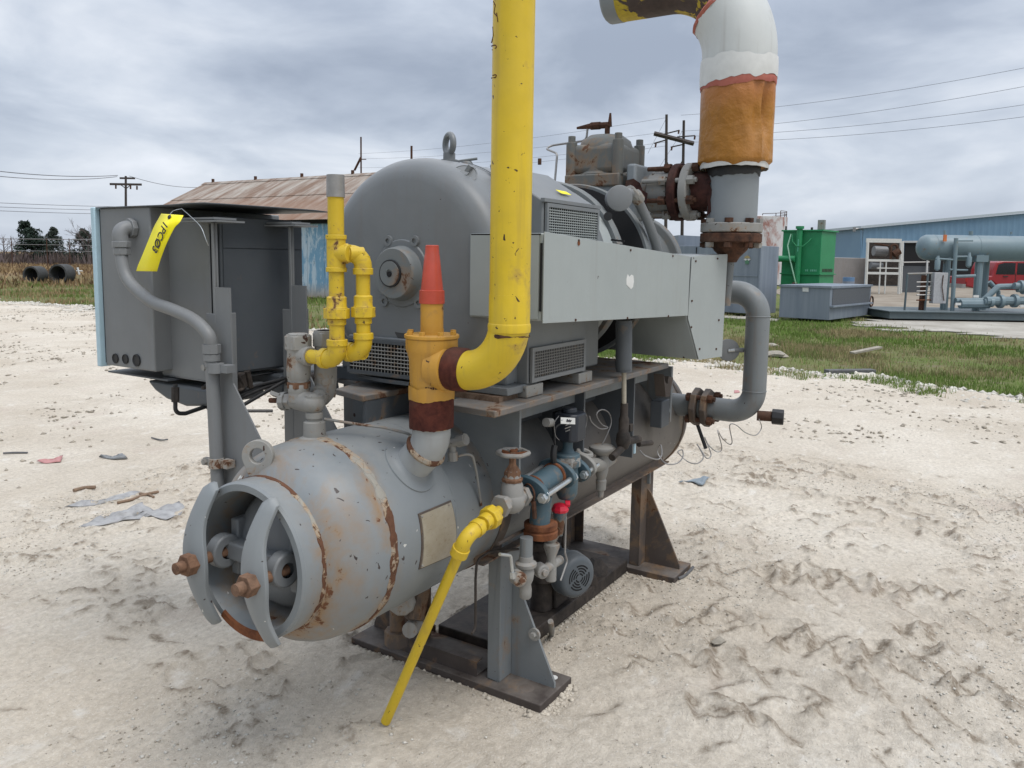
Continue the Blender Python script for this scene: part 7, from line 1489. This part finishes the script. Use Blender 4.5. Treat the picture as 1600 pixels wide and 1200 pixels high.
part('pipe_end_cap', MB().lathe((CX0, 0, HZ), (0, 1, 0), [(0.39, .1125), (0.392, .1145), (0.455, .1145), (0.466, .106), (0.468, .02)], 24), M['suct'], sv_)

# ---------------------------------------------------------------- discharge riser at the far end
RX = 1.70
r0_ = P(1100, 636, x=RX); ry_ = P(1181, 560, x=RX).y
zb = P(1130, 640, x=RX).z-0.0; zt_ = P(1160, 457, x=RX).z
dpts = bend([Vector((RX, 0.20, zb)), Vector((RX, ry_, zb)), Vector((RX, ry_, zt_)), Vector((RX, 0.02, zt_))], [0.115, 0.115], 12)
dr = part('discharge_riser', MB().tube(dpts, 0.0585, 32), M['frame'], skid, 'grey pipe rising in a U from the vessel far end', smooth=30)
for k, yy in enumerate((0.075, 0.018)):
    part('riser_flange', MB().lathe((RX, yy, zb), (0, -1, 0), [(0, .06), (0, .098), (0.004, .102), (0.030, .102), (0.034, .098), (0.034, .06)], 8), M['brownpost'], dr, bevel=0.003)
for i in range(4):
    a = 2*PI*i/4+PI/4; c = Vector((RX+0.082*math.cos(a), 0, zb+0.082*math.sin(a)))
    part('flange_bolt', MB().cyl(c+Vector((0, 0.10, 0)), c+Vector((0, -0.055, 0)), 0.013, n=8).cyl(c+Vector((0, -0.018, 0)), c+Vector((0, -0.042, 0)), 0.023, n=6).cyl(c+Vector((0, 0.095, 0)), c+Vector((0, 0.077, 0)), 0.023, n=6), M['rustdark'], dr)
for zz_ in (zb+0.115, zt_-0.115):
    part('riser_weld', MB().torus((RX, ry_, zz_), (0, 0, 1), 0.0585, 0.003, 32, 6), M['frame'], dr)
pl0 = Vector((RX, ry_-0.02, zb-0.01))
part('drain_stub', MB().cyl(pl0, pl0+Vector((0.02, -0.075, 0.0)), 0.026, n=16), M['rustdark'], dr)
part('pipe_plug', MB().cyl(pl0+Vector((0.02, -0.070, 0)), pl0+Vector((0.03, -0.125, 0.0)), 0.040, n=8), M['black'], dr, bevel=0.003)
part('flange_lever', MB().cyl(P(1090, 664, x=RX), P(1103, 701, x=RX), 0.010, n=8), M['black'], dr)
part('stub_disc', MB().lathe(P(1138, 547, x=1.66), (-0.85, -0.5, 0.05), [(-0.012, .056), (0.004, .056), (0.006, .052), (0.006, .01)], 28).cyl(P(1140, 547, x=1.66), P(1162, 547, x=RX), 0.012, n=10), M['cab'], dr)
part('stub_bolt', MB().cyl(P(1138, 548, x=1.655), P(1148, 547, x=1.665), 0.009, n=8), M['steel'], dr)
# coiled capillary hanging between plug and vessel
cpts = [(1186, 655), (1190, 668), (1181, 680), (1165, 676), (1150, 664), (1140, 665), (1144, 690), (1139, 694), (1128, 684), (1121, 672), (1128, 700), (1120, 706), (1106, 694), (1101, 683), (1108, 700), (1111, 712), (1104, 716), (1096, 704), (1089, 694), (1094, 702), (1099, 715), (1090, 724), (1076, 722), (1064, 712), (1059, 706), (1066, 703), (1067, 714), (1058, 724), (1042, 725), (1032, 716), (1027, 705), (1032, 695), (1034, 710), (1027, 718), (1008, 712), (1000, 704)]
part('coiled_capillary', MB().tube(smooth([P(a, b, y=ry_-0.05+0.03*math.sin(i*1.1)) for i, (a, b) in enumerate(cpts)], 4), 0.0024, 6), M['dullsteel'], dr, 'thin coiled wire hanging from the riser plug')
# ================================================================ TANK SKID AND PICKUP (right edge)
kd = 24.5; K = lambda px, py, d=kd: G(px, py, d)
M['skidblue'] = paint('skid_blue_grey', (0.165, 0.225, 0.250), var=0.08, rough=0.45, dust=0.2, rust=0.06)
M['skiddark'] = paint('skid_base_teal', (0.085, 0.115, 0.125), rough=0.6, dust=0.3)
ts = thing('separator_skid', 'blue grey skid with a long horizontal tank on posts at the right edge', 'tank skid', gz(1520, kd))
tcl, tcr = K(1446, 386.5), K(1600, 385.0); tcr = tcl+(r0*(tcr-tcl).dot(r0)); tcr = tcl+r0*3.35; tR = 0.385
part('tank', MB().lathe(tcl, (tcr-tcl), [(-0.24, .02), (-0.225, .12), (-0.18, .24), (-0.10, .34), (0.0, tR), (3.35, tR), (3.45, .34), (3.53, .24), (3.58, .02)], 48), M['skidblue'], ts, 'long blue grey horizontal tank with domed ends')
for dx in (0.22, 1.5): part('tank_seam', MB().torus(tcl+r0*dx, r0, tR, 0.008, 40, 6), M['skidblue'], ts)
for px, py0, py1, r in ((1476, 372, 360, .035), (1517, 367, 361, .06), (1580, 366, 362, .03)): part('tank_nozzle', MB().cyl(K(px, py0, kd), K(px, py1, kd), r, n=10), M['skidblue'], ts)
part('orange_flag', MB().box(K(1476.5, 372, kd-.42), (.05, .09, .2), Euler((0, 0, YAW))), plain('flag_orange', (0.55, 0.16, 0.05), .5), ts)
sb = K(1395, 480); sbl = gz(1395, kd-1.2)
part('skid_base', MB().prism([gz(1395, kd-1.1)+Vector((0, 0, 0.02)), gz(1395, kd-1.1)+r0*7+Vector((0, 0, 0.02)), gz(1395, kd-1.1)+r0*7+Vector((0, 0, 0.22)), gz(1395, kd-1.1)+Vector((0, 0, 0.22))], f0*2.4), M['skiddark'], ts, bevel=0.01)
part('base_flange', MB().prism([gz(1394, kd-1.16)+Vector((0, 0, 0.22)), gz(1394, kd-1.16)+r0*7.05+Vector((0, 0, 0.22)), gz(1394, kd-1.16)+r0*7.05+Vector((0, 0, 0.25)), gz(1394, kd-1.16)+Vector((0, 0, 0.25))], f0*2.5), M['skiddark'], ts)
def kp(px, d=kd): p = gz(px, d); return Vector((p.x, p.y, 0.25))
for px, ytop, d, r in ((1482, 400, kd-.2, .065), (1493, 372, kd-.5, .06), (1530, 398, kd-.3, .11), (1541, 405, kd+.4, .09), (1476, 408, kd, .05)):
    part('post', MB().cyl(kp(px, d), K(px+1, ytop, d), r, n=10), M['skidblue'], ts)
part('saddle_plate', MB().box(K(1531, 404, kd-.3), (.3, .36, .2), Euler((0, 0, YAW))), M['skidblue'], ts)
def kt(pts, r, d=kd-.5, mat='skidblue', nm='pipe'): return part(nm, MB().tube(bend([K(a, b, d) for a, b in pts], 0.12), r, 10), M[mat], ts)
kt([(1493, 376), (1520, 376)], .025); kt([(1493, 401), (1516, 401), (1516, 412)], .03); kt([(1462, 404), (1490, 406)], .03); kt([(1493, 432), (1524, 431)], .05); kt([(1484, 421), (1500, 422), (1512, 422)], .03)
kt([(1493, 470), (1536, 470), (1560, 448), (1600, 447)], .09, kd-.6); kt([(1540, 470), (1640, 470)], .13, kd-.8); kt([(1500, 475), (1545, 475)], .14, kd-.7); kt([(1546, 440), (1560, 455), (1560, 470)], .06, kd-.3)
for px, py, r in ((1563, 471, .20), (1585, 470, .20), (1595, 447, .17), (1548, 472, .15), (1600, 452, .15)):
    c = K(px, py, kd-.8); part('valve', MB().cyl(c-r0*.05, c+r0*.05, r, n=16).cyl(c-r0*.2, c+r0*.2, r*.62, n=14), M['skidblue'], ts)
for px, py in ((1465, 410), (1514, 405)): c = K(px, py, kd-.5); part('filter_bowl', MB().lathe(c, (0, 0, 1), [(-.25, .03), (-.2, .075), (.05, .08), (.1, .05), (.2, .035)], 14), M['skidblue'], ts)
for px, py in ((1497, 475), (1525, 463), (1598, 478)): part('white_label', MB().box(K(px, py, kd-1.0), (.03, .16, .07), Euler((0, 0, YAW))), M['white'], ts)
part('control_panel', MB().box(K(1466.5, 450, kd-.6), (.22, .40, .92), Euler((0, 0, YAW))), plain('aluminium_panel', (.42, .42, .43), .45, .3), ts, 'pale aluminium control panel', bevel=.01)
part('panel_cable', MB().tube([K(1474, 430, kd-.72), K(1472, 448, kd-.74), K(1475, 470, kd-.74)], .012, 6), M['rustdark'], ts)
for px in (1418, 1450): part('rail_post', MB().cyl(kp(px, kd-.6), K(px, 428, kd-.6), .03, n=8), M['skiddark'], ts)
part('hand_rail', MB().tube([K(1418, 428, kd-.6), K(1456, 427, kd-.6)], .03, 8), M['valvegrey'], ts)
for py in (441, 448, 455, 461, 469): part('manifold_rung', MB().tube([K(1432, py, kd-.6), K(1455, py-.5, kd-.6)], .022, 6), M['dullsteel'] if py < 465 else M['rust'], ts)
part('valve_column', MB().cyl(kp(1444, kd-.4), K(1444, 430, kd-.4), .08, n=8), M['rustdark'], ts)
# red pickup, seen from its left side, running out of the picture
pd_ = 39.0; pu = thing('pickup_truck', 'red pickup truck parked behind the tank skid at the right edge', 'truck', gz(1590, pd_))
M['redpaint'] = plain('red_car_paint', (0.27, 0.020, 0.026), .25, var=.04, bump=0); M['glass'] = plain('dark_car_glass', (0.012, 0.014, 0.018), .08, bump=0)
po = gz(1511, pd_); zt_ = lambda x, z: po+r0*x+Vector((0, 0, z))
prof_ = [(0, .62), (0, 1.08), (1.25, 1.12), (1.28, 1.45), (1.40, 1.80), (1.75, 1.88), (3.3, 1.88), (3.75, 1.70), (4.25, 1.20), (5.5, 1.08), (5.7, .95), (5.7, .50), (5.1, .48), (5.05, .72), (4.85, .88), (4.5, .90), (4.25, .78), (4.15, .46), (1.55, .46), (1.5, .72), (1.3, .88), (.95, .90), (.7, .78), (.6, .5)]
part('body', MB().prism([zt_(x, z) for x, z in prof_], f0*1.9), M['redpaint'], pu, bevel=.05)
for q in ([(1.42, 1.22), (1.52, 1.70), (1.80, 1.78), (2.35, 1.78), (2.35, 1.22)], [(2.45, 1.22), (2.45, 1.78), (3.25, 1.78), (3.62, 1.60), (3.95, 1.22)]): part('window', MB().prism([zt_(x, z)-f0*.01 for x, z in q], f0*.02), M['glass'], pu)
part('tailgate_bumper', MB().box(zt_(-.08, .62)+f0*.95, (1.9, .16, .2), Euler((0, 0, YAW))), M['dullsteel'], pu)
for x in (1.08, 4.65):
    c = zt_(x, .40)+f0*.02; w_ = part('wheel', MB().lathe(c, f0, [(0, .20), (0, .38), (.03, .40), (.22, .40), (.24, .38)], 28), M['black'], pu); part('rim', MB().lathe(c, -f0, [(-.02, .22), (.005, .21), (.0, .08), (.01, .02)], 20), M['dullsteel'], w_)
for x in (1.9, 2.95): part('door_handle', MB().box(zt_(x, 1.12)-f0*.03, (.03, .22, .05), Euler((0, 0, YAW))), M['black'], pu)
part('door_seam', MB().box(zt_(2.4, .95)-f0*.004, (.01, .02, .75), Euler((0, 0, YAW))), M['black'], pu)
part('mirror', MB().box(zt_(3.55, 1.28)-f0*.14, (.22, .12, .2), Euler((0, 0, YAW))), M['black'], pu, bevel=.02)
part('tail_lamp', MB().box(zt_(.02, .98)+f0*.02, (.05, .08, .3), Euler((0, 0, YAW))), plain('lamp_red', (.3, .01, .01), .3), pu)

# ================================================================ SOIL_SHADE THINGS ON THE GROUND
M['plank'] = plain('grey_plank_wood', (0.30, 0.27, 0.22), .85, var=.25, scale=12); M['timber'] = plain('dark_timber', (0.105, 0.105, 0.105), .85, var=.25)
def bar3(p, q, w, h, nm, mat, lab, cat, grp=None):
    p, q = Vector(p), Vector(q); d = q-p; c = (p+q)/2
    return tag(part(nm, MB().box(c+Vector((0, 0, h/2)), (d.length, w, h), d.to_track_quat('X', 'Z').to_matrix()), mat, bevel=h*.08), lab, cat, grp)
bar3(P(1331, 553, z=0.0), P(1375, 544, z=0.10), .14, .035, 'plank', M['plank'], 'pale plank tilted in the grass verge', 'plank')
bar3(P(1291, 586, z=-0.03), P(1364, 585, z=-0.03), .14, .08, 'timber', M['timber'], 'dark squared timber lying on the edge of the grass', 'timber')
for px, py, s, lab in ((1206, 541, .11, 'pale broken concrete lump in the verge just right of the riser'), (1213, 556, .16, 'larger pale broken lump in the verge below the first one')):
    tag(part('concrete_lump', MB().lathe(P(px, py, z=-.04), (0, 0, 1), [(0, s*1.2), (s*.3, s*1.1), (s*.55, s*.5)], 8, jit=lambda k, i: .3*math.sin(i*2.1+k+px)), M['plank'], smooth=0), lab, 'rubble')
def gh(x, y): return float(hf_near(np.array([x]), np.array([y]))[0]) if HX0+.3 < x < HX1-.3 and HY0+.3 < y < HY1-.3 else float(height(np.array([x]), np.array([y]), None)[0])*.35
def crumple(px_pts, lab, cat, name, mat, amp, seed, lift=0.006, n=16):
    """thin crumpled sheet lying on the soil"""
    pts = [P(a, b, z=0.0) for a, b in px_pts]; cx = sum((p.x for p in pts))/len(pts); cy = sum((p.y for p in pts))/len(pts); rg = random.Random(seed)
    mb = MB(); rows = []
    for k in range(7):
        f = k/6; row = []
        for i in range(len(pts)*4):
            a, b = pts[i//4], pts[(i//4+1) % len(pts)]; p = a.lerp(b, (i % 4)/4); x, y = cx+(p.x-cx)*f, cy+(p.y-cy)*f
            z = gh(x, y)+lift+amp*(abs(math.sin(x*31+seed)+math.sin(y*27+x*13))*.35+rg.uniform(0, .35))*(1 if 0 < k < 6 else .4)
            row.append(Vector((x, y, z)))
        rows.append(row)
    mb.quadgrid(rows, True); o = part(name, mb, mat, smooth=20); s = o.modifiers.new('thick', 'SOLIDIFY'); s.thickness = .0015
    return tag(o, lab, cat)
M['greyfilm'] = plain('grey_weathered_sheet', (0.29, 0.285, 0.28), .6, var=.3, scale=18); M['redscrap'] = plain('faded_red_scrap', (0.42, 0.20, 0.19), .7); M['brownscrap'] = plain('brown_bark_scrap', (0.20, 0.135, 0.09), .9, var=.3)
crumple([(123, 825), (150, 812), (190, 800), (222, 787), (245, 800), (280, 786), (291, 800), (270, 814), (225, 812), (190, 815), (160, 824)], 'large grey crumpled sheet flattened into the yard left of the vessel', 'sheet', 'crumpled_sheet', M['greyfilm'], .016, 3, 0.001)
crumple([(100, 788), (140, 783), (175, 775), (208, 765), (222, 766), (196, 778), (165, 786), (130, 790)], 'narrow grey strip of film above the large crumpled sheet', 'sheet', 'film_strip', M['greyfilm'], .012, 4, 0.001)
crumple([(154, 716.5), (176, 716), (190, 709), (200, 718), (178, 719)], 'dark grey folded scrap with a raised corner on the left yard', 'scrap', 'folded_scrap', M['cab'], .03, 5)
crumple([(57, 722), (75, 719), (88, 717), (99, 712), (95, 723), (72, 725)], 'faded red scrap lying at the left of the yard', 'scrap', 'red_scrap', M['redscrap'], .022, 6)
crumple([(1060, 752), (1085, 750), (1110, 748), (1098, 758), (1082, 756), (1068, 754)], 'bluish grey sheet scrap on the yard right of the far post', 'scrap', 'sheet_scrap', plain('bluish_scrap', (.20, .235, .26), .7), .02, 7)
crumple([(1110, 1002), (1125, 994), (1135, 1000), (1127, 1006), (1116, 1007)], 'small grey flat scrap among the tyre tracks', 'scrap', 'flat_scrap', M['plank'], .003, 8, 0.002)
for q, lab, cat, nm, r in (([(115, 765), (132, 761), (149, 760)], 'short brown bark chip on the left yard', 'debris', 'bark_chip', .013), ([(183, 785), (205, 781), (225, 772), (247, 765)], 'brown branching stick above the grey crumpled sheet', 'stick', 'brown_stick', .010), ([(218, 772), (232, 770), (240, 775)], 'short brown twig touching the branching stick', 'stick', 'brown_twig', .008), ([(5, 708), (22, 707), (43, 707)], 'grey stick at the far left of the yard', 'stick', 'grey_stick', .008), ([(1060, 903), (1072, 897), (1083, 885)], 'dark bent strip by the far foot plate', 'scrap', 'bent_strip', .008), ([(237, 684), (252, 688), (262, 687)], 'thin curved grey wire behind the conduit on the yard', 'scrap', 'curved_wire', .007)):
    pts = [P(a, b, z=.01) for a, b in q]; pts = [Vector((p.x, p.y, gh(p.x, p.y)+.010)) for p in pts]
    tag(part(nm, MB().tube(smooth(pts), r, 7), M['brownscrap'] if 'brown' in lab else M['timber']), lab, cat)
crumple([(1147, 611), (1155, 610), (1156, 614), (1147, 615)], 'small pink scrap behind the riser bend', 'scrap', 'pink_scrap', M['redscrap'], .01, 9)
